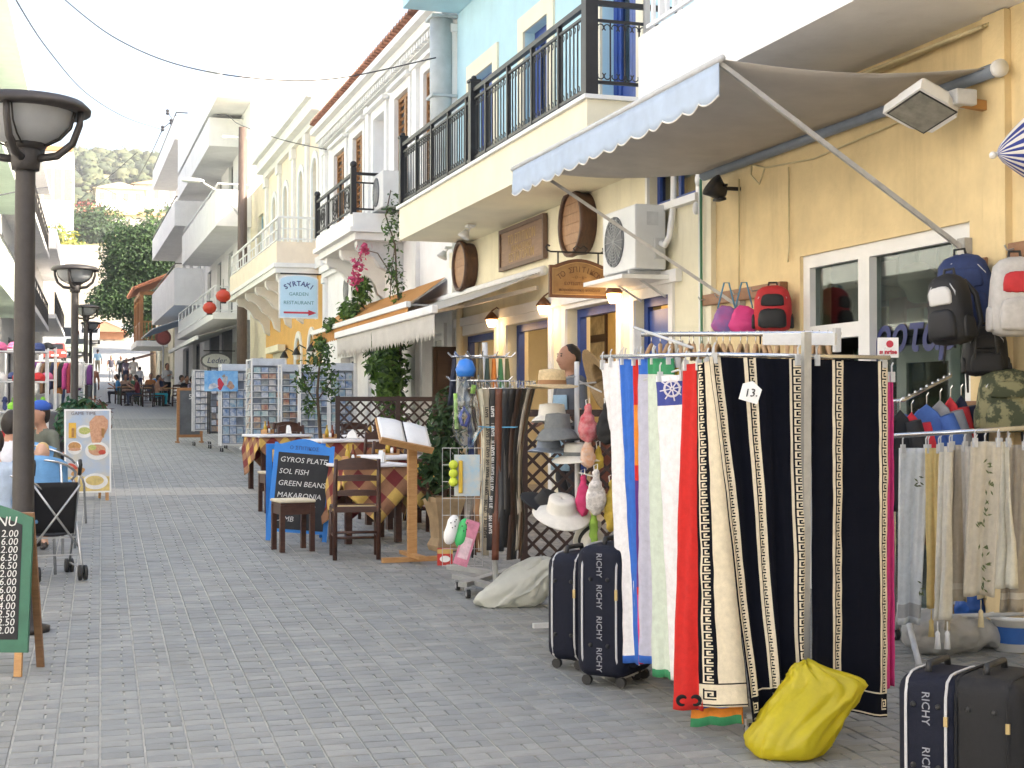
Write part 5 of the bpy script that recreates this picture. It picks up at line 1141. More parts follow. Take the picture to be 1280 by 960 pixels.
# ---- suitcases
SCN, SCB = mat('suitcase_navy', (.006,.008,.020), .75, .15, 40, .4, 300, spec=.3), mat('suitcase_black', (.008,.008,.009), .75, .15, 40, .4, 300)
PIPE = mat('white_piping', (.55,.55,.55), .5); LBL = mat('grey_print', (.30,.31,.34), .6); BRASS = mat('brass', (.55,.42,.2), .35, metal=.7)
def suitcase(label, loc, rz, w_, d_, h_, m, lettering='RICHY', lower=0, pockets=2):
    t = thing('suitcase', label, 'suitcase', loc, rz, 'suitcases for sale')
    z0 = .05
    b = MB(); b.bbox(-w_/2, w_/2, -d_/2, d_/2, z0, z0+h_, .07, n=4); b.build('body', m, t, True)
    for s, off in ((-1, .0), (1, .0)):
        x = s*(d_/2-.05)
        pts = []
        for q in np.linspace(0, 2*PI, 33)[:-1]:
            ux, uz = math.cos(q), math.sin(q); n_ = 6; r_ = (abs(ux)**n_+abs(uz)**n_)**(-1/n_); pts.append(((w_/2+.002)*r_*ux, x, z0+h_/2+(h_/2+.002)*r_*uz))
        b = MB(); b.tube(pts, .006, 5, closed=True); b.build('piping', PIPE if m is SCN else SCB, t)
    b = MB(); b.bbox(-w_/2+.05, w_/2-.05, -d_/2-.05, -d_/2+.03, z0+.06, z0+h_*.55, .03, n=3); fp = b.build('front_pocket', m, t, True)
    b = MB(); b.bbox(-w_/2+.05, w_/2-.05, -d_/2-.035, -d_/2+.03, z0+h_*.6, z0+h_*.93, .025, n=3); b.build('upper_pocket', m, t, True)
    b = MB(); b.tube([(-.1, .02, z0+h_-.005), (-.09, .02, z0+h_+.03), (.09, .02, z0+h_+.03), (.1, .02, z0+h_-.005)], .014, 7); b.build('handle', RUBBER, t, True)
    b = MB(); b.tube([(w_/2-.0, .02, z0+h_*.4), (w_/2+.03, .02, z0+h_*.42), (w_/2+.03, .02, z0+h_*.58), (w_/2, .02, z0+h_*.6)], .012, 7); b.build('side_handle', RUBBER, t, True)
    for sx in (-1, 1):
        for sy in (-1, 1):
            c = MB(); c.lathe([(.028, -.012), (.028, .012)], 10, (sx*(w_/2-.06), sy*(d_/2-.05), .028), Matrix.Rotation(PI/2, 4, 'Y')); c.build('wheel', RUBBER, t)
    b = MB(); b.box(-w_/2+.05-.004, -w_/2+.05+.012, -d_/2-.056, -d_/2-.05, z0+h_*.45, z0+h_*.52); b.build('zip_pull', BRASS, t); b = MB(); b.box(-w_/2-.012, -w_/2-.002, -d_/2+.04, -d_/2+.055, z0+h_*.6, z0+h_*.68); b.build('zip_pull', BRASS, t)
    if lettering:
        n = max(2, int(h_/.16))
        for k in range(n): text(lettering, .045, LBL, t, (-w_/2-.003, .0, z0+h_*(k+.6)/(n+.2)), (Matrix.Rotation(-PI/2, 4, 'Z')@Matrix.Rotation(PI/2, 4, 'X')@Matrix.Rotation(-PI/2, 4, 'Z')).to_euler())
        text(lettering, .05, LBL, t, (0, -d_/2-.053, z0+h_*.3), (PI/2, 0, 0))
    b = MB()
    for zz in (.25, .75):
        for yy in (-.05, .05): b.ball((-w_/2-.001, yy, z0+h_*zz), .012, 5)
    o = b.build('studs', RUBBER, t); o['kind'] = 'stuff'
    return t
suitcase('large navy suitcase with white piping standing left of the towels', gpt(770, 852), .78, .42, .30, .70, SCN)
suitcase('smaller navy suitcase at the far left of the towel rack', gpt(722, 832), .78, .36, .24, .60, SCN, None)
g = gpt(1180, 1000); suitcase('navy suitcase with white piping at the bottom right picture edge', g, .62, .36, .26, .47, SCN)
g = gpt(1252, 1010); suitcase('plain black suitcase at the bottom right corner of the picture', g, .62, .42, .30, .48, SCB, None)
# ---- tablecloth rack
def lin(n, c, **k): return mat('linen_'+n, c, .9, .08, 25, .3, 300, **k)
TCOL = [('pale blue grey', (.66,.68,.66)), ('golden yellow', (.72,.56,.24)), ('ivory', (.76,.72,.60)), ('taupe lace', (.50,.44,.34)), ('soft grey', (.58,.56,.50)), ('butter yellow', (.74,.64,.40)), ('oatmeal', (.56,.50,.38)), ('cream', (.78,.74,.60)), ('brown lace', (.42,.36,.27))]
t = thing('tablecloth_rack', 'pale grey clothes rail on castors carrying the tablecloths', 'rack', gpt(1150, 830)); rk = lambda p: vec(p)-t.location
RA, RB = atD(1113, 545, 7.75), atD(1330, 532, 7.7)
b = MB(); b.tube([rk(RA), rk(RB)], .014, 8); b.build('rail', CHROME, t, True)
gl = gpt(1142, 815); gl2 = gpt(1150, 848); gl3 = gpt(1120, 800)
b = MB(); b.tube([rk(Vector((gl.x-.05, gl.y, RA.z))), rk(Vector((gl.x-.05, gl.y, .55))), rk(gl+Vector((-.05, 0, .2)))], .018, 8); b.build('upright', GALV, t, True)
b = MB(); b.tube([rk(gl2+Vector((0, 0, .06))), rk(gl2+Vector((0, .05, .16))), rk(gl+Vector((-.05, 0, .25))), rk(gl3+Vector((0, -.05, .2))), rk(gl3+Vector((0, 0, .06)))], .018, 8); b.build('foot', GALV, t, True)
gr = gpt(1320, 815); b = MB(); b.tube([rk(gl+Vector((-.05, 0, .21))), rk(Vector((gr.x, gr.y, gl.z+.23)))], .014, 8); b.build('lower_rail', GALV, t, True)
castor(t, rk(gl2), .035); castor(t, rk(gl3), .035)
TC = [(0, 1124, 1162, 560, 1122, 1150, 780, .4), (1, 1158, 1176, 560, 1160, 1178, 760, .3), (2, 1174, 1190, 558, 1168, 1186, 775, .2), (3, 1188, 1208, 556, 1180, 1208, 752, .3), (4, 1202, 1222, 558, 1204, 1222, 742, .2), (5, 1216, 1234, 556, 1222, 1236, 748, .25), (6, 1214, 1252, 552, 1204, 1243, 745, -.1), (7, 1248, 1262, 552, 1247, 1270, 735, .15), (8, 1258, 1284, 556, 1250, 1278, 765, .3)]
OLIVE = mat('olive_thread', (.10,.12,.04), .8); DTH = mat('dark_thread', (.06,.05,.03), .8)
for k, x0, x1, y0, xb0, xb1, y1, dd in TC:
    D0 = 7.65+dd
    lab = ['pale blue grey tablecloth with sprig and key border at the left end of the rail', 'golden yellow tablecloth on the rail', 'ivory tablecloth with white tassels on the rail', 'taupe lace tablecloth with tassel on the rail', 'soft grey tablecloth in the middle of the rail', 'butter yellow tablecloth with tassel on the rail', 'oatmeal table runner embroidered with olive sprigs', 'cream scalloped tablecloth right of the olive runner', 'brown lace tablecloth at the right picture edge'][k]
    tt = towel(lab, atD(x0, y0, D0), atD(x1, y0, D0-.05), atD(xb0, y1, D0), atD(xb1, y1, D0-.05), lin(TCOL[k][0], TCOL[k][1]), 1.3, .025, k, [(.88, .885, DTH), (.90, .97, lin('greyband', (.42,.41,.38)))] if k == 0 else ([(.9, .93, lin('lace', (.62,.58,.48)))] if k in (3, 8) else []), 12, 26, name='tablecloth', group='tablecloths on the rail', th=.005)
    tt['category'] = 'tablecloth'
    if k in (1, 2, 3, 5):
        for s in ((0, 1) if k == 2 else (0,)):
            p = atD(xb0+4+12*s, y1+2, D0-.02)-tt.location
            b = MB(); b.tube([p, p-Vector((0, 0, .05))], .004, 5); b.lathe([(.004, 0), (.014, -.015), (.012, -.03), (.018, -.1), (0.0, -.1)], 8, p-Vector((0, 0, .05))); b.build('tassel', PAPER if k == 2 else lin(TCOL[k][0], TCOL[k][1]), tt, True)
    if k in (0, 6):
        b = MB(); rr_ = random.Random(k)
        cx = (x0+x1)/2+(3 if k == 6 else 6)
        for s, (yc) in enumerate((585, 610, 635, 660, 685, 710, 730) if k == 6 else (600, 735)):
            for q in range(6):
                p = atD(cx-8*(yc-y0)/(y1-y0)*(1 if k == 6 else .5)+rr_.uniform(-6, 6)+4*math.sin(s*1.5), yc+rr_.uniform(-9, 9), D0-.09)-tt.location; a = rr_.uniform(0, 6); d = (RGT*math.cos(a)+Vector((0, 0, 1))*math.sin(a))*.016; e = (RGT*-math.sin(a)+Vector((0, 0, 1))*math.cos(a))*.005
                b.add([p-d, p+e, p+d, p-e], [(0, 1, 2, 3)])
        o = b.build('embroidery', OLIVE, tt); o['kind'] = 'stuff'
# ---- t-shirts on a second rail
t = thing('shirt_rail', 'sloping chrome arm of the shirt rail behind the tablecloths', 'rack', gpt(1118, 800)); rk = lambda p: vec(p)-t.location
b = MB(); b.tube([rk(atD(1113, 502, 8.6)), rk(atD(1130, 500, 8.6)), rk(atD(1188, 470, 8.9))], .012, 7)
for k in range(9): b.ball(rk(atD(1130+58*k/8, 498-30*k/8, 8.6+.3*k/8)), .012, 5)
b.build('arm', CHROME, t, True)
g = gpt(1118, 800); b = MB(); b.tube([rk(Vector((g.x, g.y, atD(1113, 502, 8.6).z))), rk(g)], .016, 7); b.build('post', CHROME, t, True)
SH = [('black and red', (.02,.02,.022), 1112, 1140, 512, 640), ('bright red', (.60,.03,.05), 1128, 1152, 515, 600), ('blue', (.06,.14,.42), 1138, 1180, 505, 620), ('grey', (.30,.30,.31), 1160, 1192, 500, 620), ('scarlet', (.62,.04,.05), 1178, 1200, 496, 600), ('dark navy', (.02,.025,.06), 1192, 1212, 494, 600)]
for k, (nm, c, x0, x1, y0, y1) in enumerate(SH):
    D0 = 8.55+.07*k; m = mat('shirt_'+nm.replace(' ', '_'), c, .85, .1, 12)
    tt = thing('hanging_shirt', nm+' shirt hanging on the shirt rail behind the tablecloths', 'shirt', atD((x0+x1)/2, y1, D0), -.5, 'shirts hanging on the shirt rail')
    hw = (x1-x0)/2*D0/FPX*1.3; H = (y1-y0)*D0/FPX
    b = MB(); sh_ = lambda u, v: ((u*2-1)*hw*(.45+.55*min(1, v*5)), .03*math.sin(u*9+k)*v+.02*math.sin(u*PI), H-(H-.0)*v-.05*abs(u*2-1)*(1-v))
    b.sheet(sh_, 10, 12, .01); b.build('body', m, tt, True)
    for s in (-1, 1): b = MB(); b.tube([(s*hw*.85, 0, H-.07), (s*hw*1.35, .02, H-.25), (s*hw*1.4, .03, H-.33)], [.05, .06, .055], 8); b.build('sleeve', m, tt, True)
    b = MB(); b.tube([(0, 0, H), (0, 0, H+.05), (.012, 0, H+.07)], .004, 5); b.build('hanger_hook', CHROME, tt)
# ---- hanging backpacks
BPN, BPB, BPG, BPR, BPK, CAMO, BPW = mat('pack_navy', (.02,.04,.13), .75, .15, 20, .3, 200), mat('pack_black', (.014,.014,.015), .65, .15, 20, .3, 200), mat('pack_grey', (.50,.48,.45), .8, .1, 20), mat('pack_red', (.50,.025,.03), .7, .1, 20), mat('pack_pink', (.65,.05,.22), .7, .1), mat('camouflage', (.22,.21,.11), .85, .1, 9, col2=(.05,.06,.03)), mat('pack_white', (.62,.61,.58), .7, .06)
_r = [n for n in CAMO.node_tree.nodes if n.bl_idname == 'ShaderNodeMapRange'][0]; _r.inputs['From Min'].default_value = .47; _r.inputs['From Max'].default_value = .53
def backpack(label, px, py, D, w_, h_, d_, m, m2=None, rz=-.6, pocket=True, straps=True, tilt=0, m3=None, name='backpack'):
    t = thing(name, label, 'backpack', atD(px, py, D), rz, 'backpacks hanging on the yellow wall'); t.rotation_euler = (0, tilt, rz)
    m2 = m2 or m; m3 = m3 or m2
    def loft(x0, y0, z0, w, d, h, nm, mm, e=3.2):
        rs = [(0, .55), (.03, .86), (.1, 1.0), (.4, 1.0), (.7, .95), (.88, .82), (.96, .6), (1, .25)]; b = MB(); n = 22; rv = random.Random(nm+label)
        for fz, k in rs:
            for q in range(n):
                a = 2*PI*q/n; c, s = math.cos(a), math.sin(a); r = (abs(c)**e+abs(s)**e)**(-1/e); j = 1+rv.uniform(-.025, .025); b.v.append((x0+w/2*k*r*c*j, y0+d/2*k*r*s*j, z0+h*fz+rv.uniform(-.004, .004)))
        for i in range(len(rs)-1):
            for q in range(n): b.f.append((i*n+q, i*n+(q+1) % n, (i+1)*n+(q+1) % n, (i+1)*n+q)); b.m.append(0)
        b.f += [tuple(range(n))[::-1], tuple((len(rs)-1)*n+q for q in range(n))]; b.m += [0, 0]; return b.build(nm, mm, t, True)
    loft(0, 0, 0, w_, d_, h_, 'body', m)
    if pocket:
        loft(0, -d_*.5, h_*.06, w_*.74, d_*.3, h_*.42, 'front_pocket', m2); loft(0, -d_*.47, h_*.54, w_*.6, d_*.16, h_*.26, 'upper_pocket', m3)
    for s in (-1, 1): loft(s*w_*.49, 0, h_*.06, w_*.12, d_*.6, h_*.32, 'side_pocket', m2)
    b = MB(); b.tube([(-w_*.34, -d_*.36, h_*.5), (-w_*.36, -d_*.38, h_*.72), (-w_*.2, -d_*.36, h_*.88), (w_*.2, -d_*.36, h_*.88), (w_*.36, -d_*.38, h_*.72), (w_*.34, -d_*.36, h_*.5)], .006, 5); b.build('zip', PIPE if m is not BPB else STEEL, t, True)
    b = MB(); b.tube([(-.04, .02, h_*.92), (-.03, .03, h_*1.08), (.03, .03, h_*1.08), (.04, .02, h_*.92)], .009, 6); b.build('grab_loop', RUBBER, t, True)
    if straps:
        for s in (-1, 1): b = MB(); b.tube([(s*.07, d_*.3, h_*.9), (s*.1, d_*.62, h_*.7), (s*.12, d_*.6, h_*.3), (s*.1, d_*.4, h_*.08), (s*.1, d_*.2, -.1)], [.018, .02, .018, .01, .006], 6); b.build('strap', RUBBER, t, True)
    return t
backpack('navy backpack with small white emblem, left of the pair by the window', 1213, 412, 8.85, .34, .47, .2, BPN, rz=-.5, tilt=-.12)
backpack('navy backpack hung behind the other navy one', 1236, 400, 9.2, .34, .47, .2, BPN, rz=-.5, tilt=.05)
backpack('black backpack with white front flashes in front of the shop window', 1192, 430, 8.5, .24, .42, .22, BPB, BPB, rz=-1.1, tilt=-.1, m3=BPW)
backpack('light grey and red backpack at the right picture edge', 1270, 420, 8.3, .30, .46, .2, BPG, BPG, rz=-.4, m3=BPR)
backpack('black leather backpack hung under the navy backpacks', 1232, 470, 8.7, .26, .30, .2, BPB, rz=-.5)
backpack('green camouflage backpack hung above the tablecloth rail', 1258, 540, 8.6, .34, .38, .24, CAMO, CAMO, rz=-.5)
backpack('red and black backpack hanging on the long hook board', 966, 414, 11.3, .30, .36, .2, BPR, BPB, rz=-.5, m3=BPB)
for lb, px, py, D, m, nm in (('pink shoulder bag with blue strings on the long hook board', 930, 415, 11.4, BPK, 'pink_bag'), ('small pink and blue bag beside the pink shoulder bag', 908, 415, 11.5, mat('pack_pinkblue', (.45,.08,.25), .7, .1, 6, col2=(.1,.15,.4)), 'pink_bag')):
    t = thing(nm, lb, 'bag', atD(px, py, D), -.5, 'pink bags on the hook board')
    netobj('body', [('e', ((0, 0, .1), (.11, .05, .12)), 0), ('e', ((0, 0, .05), (.12, .06, .06)), 0)], [m], t, .02, .04, .01, 12)
    b = MB(); b.tube([(-.07, 0, .19), (-.02, .03, .4), (.02, .03, .4), (.07, 0, .19)], .007, 5); b.build('strings', mat('blue_string', (.08,.25,.4), .6), t, True)
# sunrise sign
t = thing('shop_placard', 'small white placard with a red sun and red word on it', 'sign', atD(1110, 447, 7.9), -YAW); k = 7.9/FPX
b = MB(); b.box(-13*k, 13*k, -.004, .004, 0, 25*k); b.build('plate', PAPER, t); text('sunrise', .05, RED, t, (0, -.006, 7*k), (PI/2, 0, 0), width=22*k, bold=.002)
b = MB(); b.lathe([(4.5*k, -.001), (4.5*k, .001)], 16, (2*k, -.006, 17*k), Matrix.Rotation(PI/2, 4, 'X')); b.build('sun_mark', RED, t)
b = MB(); b.bar((-8*k, .01, -.75), (-8*k, .01, 22*k), .012); b.build('stick', STEEL, t)
# striped umbrella
STB, STW = mat('umbrella_blue', (.03,.05,.28), .8, .1), mat('umbrella_white', (.72,.70,.66), .8, .06)
t = thing('striped_umbrella', 'folded blue and white striped beach umbrella at the right picture edge', 'umbrella', atD(1241, 194, 8.3), 0)
ax = (RGT*.93+Vector((0, 0, .30))+FWD*.15).normalized(); sx = ax.cross(Vector((0, 0, 1))).normalized(); sz = sx.cross(ax)
def um(u, v): a = 2*PI*u; r = .30*v**.8*(1+.1*math.cos(a*8)); q = ax*(.02+.42*v+.04*math.cos(a*8)*v)+(sx*math.cos(a)+sz*math.sin(a))*r; q.z -= .10*v; return q
b = MB(); b.sheet(um, 64, 8, .004, mf=lambda i, j: 0 if i % 4 < 2 else 1); b.build('canopy', [STB, STW], t, True)
b = MB(); b.ball((0, 0, 0), .022, 7); b.tube([Vector((0, 0, 0)), ax*1.2], .012, 6); b.build('pole', WHITEP, t, True)
# floor things behind the rail
g = gpt(1268, 812); t = thing('paint_bucket', 'white plastic bucket with a blue band behind the tablecloth rail', 'bucket', g)
b = MB(); b.lathe([(.12, 0), (.14, .19), (.152, .19), (.152, .215), (.14, .215), (.118, .02), (0, .02)], 20); b.build('pail', PAPER, t, True)
b = MB(); b.lathe([(.1265, .05), (.1385, .15)], 20, cap=False); b.build('band', mat('bucket_blue', (.03,.12,.38), .4), t, True)
GB = mat('grey_plastic_bag', (.50,.50,.48), .4, .1, 10, .4, 30, trans=.25)
bag('grey_sack', 'long pale grey plastic sack on the ground under the tablecloths', [('e', ((0, 0, .1), (.28, .16, .12)), 0), ('e', ((.25, .05, .09), (.2, .13, .1)), 0), ('e', ((-.12, 0, .16), (.14, .12, .1)), 0)], GB, gpt(1180, 815), .025, 8, ridge=.007, rsc=6)
bag('blue_plastic_bag', 'small blue plastic bag behind the ivory tablecloth tassels', [('e', ((0, 0, .1), (.1, .08, .12)), 0), ('e', ((.03, 0, .2), (.07, .06, .07)), 0)], mat('blue_plastic', (.04,.14,.5), .35, trans=.2), gpt(1212, 800)+Vector((0, 0, .1)), .03, 10)
t = thing('cardboard_crate', 'low brown crate of stock behind the tablecloths', 'crate', gpt(1228, 795), -.3)
b = MB(); b.box(-.25, .25, -.15, .15, 0, .02); b.box(-.25, -.235, -.15, .15, .02, .22); b.box(.235, .25, -.15, .15, .02, .22); b.box(-.234, .234, -.15, -.135, .02, .22); b.box(-.234, .234, .135, .15, .02, .22); b.build('box', mat('cardboard', (.38,.25,.12), .85, .1), t)
b = MB(); b.bbox(-.2, .2, -.12, .12, .0205, .27, .03); b.build('stock', STK[4], t)
# ================================================================== people
SKIN = mat('skin', (.42,.22,.14), .55, .08, 20); SKIN2 = mat('skin_light', (.55,.33,.23), .55, .06, 20); HAIRD = mat('dark_hair', (.02,.014,.01), .6, .2, 40); HAIRB = mat('blond_hair', (.60,.42,.18), .6, .15, 40); SHOE = mat('dark_shoe', (.03,.025,.022), .5)
def cl(name, c): return mat('cloth_'+name, c, .85, .1, 14, .2, 120)
def person(label, loc, rz, H=1.72, pose='stand', top=None, bottom=None, skin=SKIN, hair=HAIRD, sleeves=.5, shorts=False, step=0., lean=0., arms=None, h=.024, bare=False, skirt=False, face=False, bald=False, headturn=0., name='person', longhair=False, shoes=SHOE):
    t = thing(name, label, 'person', loc, rz); s = H/1.72
    S = lambda *p: tuple(s*q for q in p)
    M_ = [skin, top or skin, bottom or top, shoes]
    dz = 0 if pose == 'stand' else -.43
    ly = lambda z: -lean*(z-.9) if pose == 'stand' else -lean*(z-.9)
    T = lambda x, y, z: S(x, y+ly(z), z+dz)
    ti = 0 if bare else 1
    pr = [('e', (T(0, 0, 1.22), S(.165, .115, .2)), ti), ('e', (T(0, -.01, 1.03), S(.15, .115, .16)), ti), ('e', (T(0, .01, .90), S(.165, .125, .115)), 2), ('c', (T(-.15, .01, 1.37), T(.15, .01, 1.37), .065*s, .065*s), ti), ('c', (T(0, .01, 1.38), T(0, -.01, 1.5), .058*s, .052*s), 0),
          ('e', (T(0, -.02, 1.60), S(.075, .095, .115)), 0), ('e', (T(0, -.055, 1.545), S(.05, .055, .06)), 0), ('c', (T(0, -.11, 1.60), T(0, -.128, 1.57), .012*s, .016*s), 0)]
    for sg in (-1, 1): pr.append(('e', (T(sg*.078, -.005, 1.59), S(.014, .022, .032)), 0))
    ar = arms or (((.25, .03, 1.08), (.25, -.05, .84)), ((.25, .03, 1.08), (.25, -.05, .84)))
    for sg, (el, wr) in zip((-1, 1), ar):
        sh = T(sg*.19, .01, 1.35); E_l = T(sg*el[0], el[1], el[2]); W_r = T(sg*wr[0], wr[1], wr[2]); v = (Vector(W_r)-Vector(E_l)).normalized()
        pr += [('c', (sh, E_l, .055*s, .043*s), ti if sleeves > .3 else 0), ('c', (E_l, W_r, .042*s, .029*s), ti if sleeves > .8 else 0), ('c', (W_r, tuple(Vector(W_r)+v*.09*s), .034*s, .03*s), 0)]
        side = Vector((-sg, 0, 0))
        for q, ln in ((-.03, .075), (-.01, .09), (.01, .085), (.03, .065)):
            b0 = Vector(W_r)+v*.08*s+Vector((0, q*s, 0)); pr.append(('c', (tuple(b0), tuple(b0+v*ln*s+side*.02*s), .011*s, .009*s), 0))
        b0 = Vector(W_r)+v*.03*s; pr.append(('c', (tuple(b0), tuple(b0+v*.05*s+Vector((0, -.045*s, 0))), .013*s, .011*s), 0))
    for sg in (-1, 1):
        if pose == 'stand':
            st = step*sg; hp = S(sg*.085, 0, .88); kn = S(sg*.095, -.03-st*.5 if st > 0 else -.02-st*.35, .48); an = S(sg*.1, .02-st if st > 0 else .02-st*1.0, .10+(.06 if st < 0 else 0))
        else: hp = S(sg*.09, 0, .47); kn = S(sg*.11, -.42, .49); an = S(sg*.11, -.40, .09)
        low = 0 if shorts else 2
        pr += [('c', (hp, kn, .088*s, .062*s), 2), ('c', (kn, an, .058*s, .038*s), low), ('c', (tuple(Vector(an)+Vector((0, .03*s, -.04*s))), tuple(Vector(an)+Vector((0, -.14*s, -.055*s))), .042*s, .034*s), 3)]
    if skirt: pr.append(('c', (S(0, 0, .85), S(0, 0, .35), .16*s, .2*s), 2))
    netobj('body', pr, M_, t, h, .035)
    if hair:
        hp_ = [('e', (T(0, .012, 1.625), S(.083, .098, .104)), 0), ('e', (T(0, .05, 1.58), S(.075, .06, .09)), 0)]
        if bald: hp_ = [('e', (T(0, .05, 1.59), S(.083, .06, .07)), 0)]
        if longhair: hp_.append(('c', (T(0, .06, 1.6), T(0, .08, 1.38), .075*s, .06*s), 0))
        netobj('hair', hp_, [hair], t, min(h, .02), .03, .006, 25)
    if face:
        for sg in (-1, 1): b = MB(); b.ball(T(sg*.03, -.108, 1.612), S(.011, .007, .007), 6); b.build('eye', HAIRD, t); b = MB(); b.ball(T(sg*.032, -.108, 1.632), S(.02, .008, .005), 6); b.build('eyebrow', HAIRD, t)
        b = MB(); b.ball(T(0, -.108, 1.533), S(.024, .008, .006), 6); b.build('mouth', mat('lips', (.3,.1,.08), .5), t)
    return t
# ================================================================== restaurant terrace
STRAW = mat('straw_seat', (.50,.36,.16), .8, .2, 60, .5, 150)
CHW = wood('chair_wood', (.075,.030,.018), (.035,.014,.009), (3, 3, 12), .45)
def make_chair(label, loc, rz, group='wooden chairs on the restaurant terrace', src=None):
    t = thing('taverna_chair', label, 'chair', loc, rz, group)
    if src:
        for ch in src.children: c = ch.copy(); C.objects.link(c); c.parent = t
        return t
    for sx in (-1, 1):
        b = MB(); b.tube([(sx*.19, .19, 0), (sx*.19, .185, .44), (sx*.19, .20, .65), (sx*.185, .245, .88)], [.021, .022, .021, .018], 8); b.build('back_leg', CHW, t, True)
        b = MB(); b.tube([(sx*.2, -.19, 0), (sx*.2, -.19, .45)], [.019, .023], 8); b.build('front_leg', CHW, t, True)
    b = MB(); b.bbox(-.215, .215, -.215, .2, .425, .455, .012); b.build('seat', STRAW, t)
    b = MB()
    for (p, q) in (((-.2, -.2, .44), (.2, -.2, .44)), ((-.2, .19, .44), (.2, .19, .44)), ((-.2, -.2, .44), (-.2, .19, .44)), ((.2, -.2, .44), (.2, .19, .44))): b.bar(p, q, .03, .05)
    b.build('seat_frame', CHW, t)
    for z, y in ((.56, .195), (.69, .21)): b = MB(); b.grid(lambda u, v: (-.18+.36*u, y+.012*math.sin(PI*u), z+.045*v), 6, 1); b.sheet(lambda u, v: (-.18+.36*u, y+.015*math.sin(PI*u), z+(.045+.01*math.sin(PI*u))*v), 8, 1, .018); b.build('back_slat', CHW, t)
    b = MB(); b.sheet(lambda u, v: (-.19+.38*u, .235+.015*math.sin(PI*u), .79+(.07+.035*math.sin(PI*u))*v), 10, 2, .02); b.build('top_slat', CHW, t)
    for z, y in ((.16, -.19), (.24, .19)): b = MB(); b.tube([(-.19, y, z), (.19, y, z)], .012, 6); b.build('stretcher', CHW, t, True)
    for sx in (-1, 1): b = MB(); b.tube([(sx*.195, -.19, .2), (sx*.19, .187, .2)], .012, 6); b.build('side_stretcher', CHW, t, True)
    return t
def make_table(label, loc, rz, s=.8, group='wooden tables on the restaurant terrace'):
    t = thing('taverna_table', label, 'table', loc, rz, group)
    b = MB(); b.box(-s/2, s/2, -s/2, s/2, .71, .74); b.build('tabletop', CHW, t)
    for sx in (-1, 1):
        for sy in (-1, 1): b = MB(); b.box(sx*(s/2-.06)-.03, sx*(s/2-.06)+.03, sy*(s/2-.06)-.03, sy*(s/2-.06)+.03, 0, .709); b.build('leg', CHW, t)
    b = MB(); b.box(-s/2+.06, s/2-.06, -s/2+.04, -s/2+.06, .62, .709); b.box(-s/2+.06, s/2-.06, s/2-.06, s/2-.04, .62, .709); b.build('apron', CHW, t)
    return t
CHK = [mat('check_yellow', (.62,.42,.11), .9, .08, 30), mat('check_brown', (.30,.15,.08), .9, .08, 30), mat('check_maroon', (.17,.025,.025), .9, .08, 30)]
LIN = mat('white_cloth', (.74,.74,.76), .85, .04, 12)
def drape(x, y, h, top, off=.012, wav=0.):
    cx, cy = max(-h, min(h, x)), max(-h, min(h, y)); dx, dy = x-cx, y-cy; d = math.hypot(dx, dy)
    k = .16+wav*math.sin((x-y)*18)
    return (cx+dx*k+(off if dx > 0 else -off if dx < 0 else 0), cy+dy*k+(off if dy > 0 else -off if dy < 0 else 0), top-max(0, d-.01)*.985)
def table_cloths(label, loc, rz, s=.8, side=1.28, rot=PI/4, white=True, group='checked cloths on the terrace tables'):
    h = s/2+.006; n = 40; c, sn = math.cos(rot), math.sin(rot)
    b = MB(); b.sheet(lambda u, v: drape(((u-.5)*c-(v-.5)*sn)*side, ((u-.5)*sn+(v-.5)*c)*side, h, .746, .006, .05), n, n, .004, mf=lambda i, j: (i//4) % 2+(j//4) % 2)
    o = b.build('checked_tablecloth', CHK, None, True, loc, rz); tag(o, label, 'tablecloth', group)
    if white:
        sd = s*1.18; b = MB(); b.sheet(lambda u, v: drape((u-.5)*sd, (v-.5)*sd, h+.012, .756, .018, .02), 24, 24, .004)
        o = b.build('white_overcloth', LIN, None, True, loc, rz); tag(o, label.replace('checked cloth', 'white paper cloth').replace('yellow and maroon ', ''), 'tablecloth', 'white cloths on the terrace tables')
GLS = glass('bottle_glass', (.85,.9,.85), .02, .5)
OIL = mat('olive_oil', (.45,.30,.03), .2, .05); VIN = mat('vinegar', (.16,.03,.01), .2, .05)
def condiments(label, loc):
    t = thing('condiment_caddy', label, 'caddy', loc, random.uniform(0, 1), 'condiment caddies on the terrace tables')
    b = MB(); b.box(-.08, .08, -.05, .05, 0, .015); b.box(-.08, -.072, -.05, .05, .0155, .06); b.box(.072, .08, -.05, .05, .0155, .06); b.build('tray', PINEW, t)
    for k, (x, m) in enumerate(((-.035, OIL), (.035, VIN))):
        b = MB(); b.lathe([(.025, .0155), (.027, .08), (.02, .11), (.010, .13), (.010, .17), (.013, .175)], 10, (x, .01, 0)); b.build('bottle', m, t, True)
    b = MB(); b.lathe([(.016, .0155), (.016, .06), (.010, .075)], 8, (0, -.03, 0)); b.build('salt_shaker', PAPER, t, True)
def napkins(label, loc):
    t = thing('napkin_holder', label, 'napkins', loc, random.uniform(0, 3), 'napkin holders on the terrace tables')
    b = MB(); b.prism([(-.08, 0), (.08, 0), (.03, .09), (-.01, .12), (-.05, .07)], -.02, .02, Matrix.Rotation(PI/2, 4, 'X')); b.prism([(-.07, 0), (.09, 0), (.06, .08), (.0, .1)], .021, .035, Matrix.Rotation(PI/2, 4, 'X')); b.build('napkins', PAPER, t)
    b = MB(); b.box(-.09, .09, -.045, .045, -.0005, .006); b.build('dish', STEEL, t)
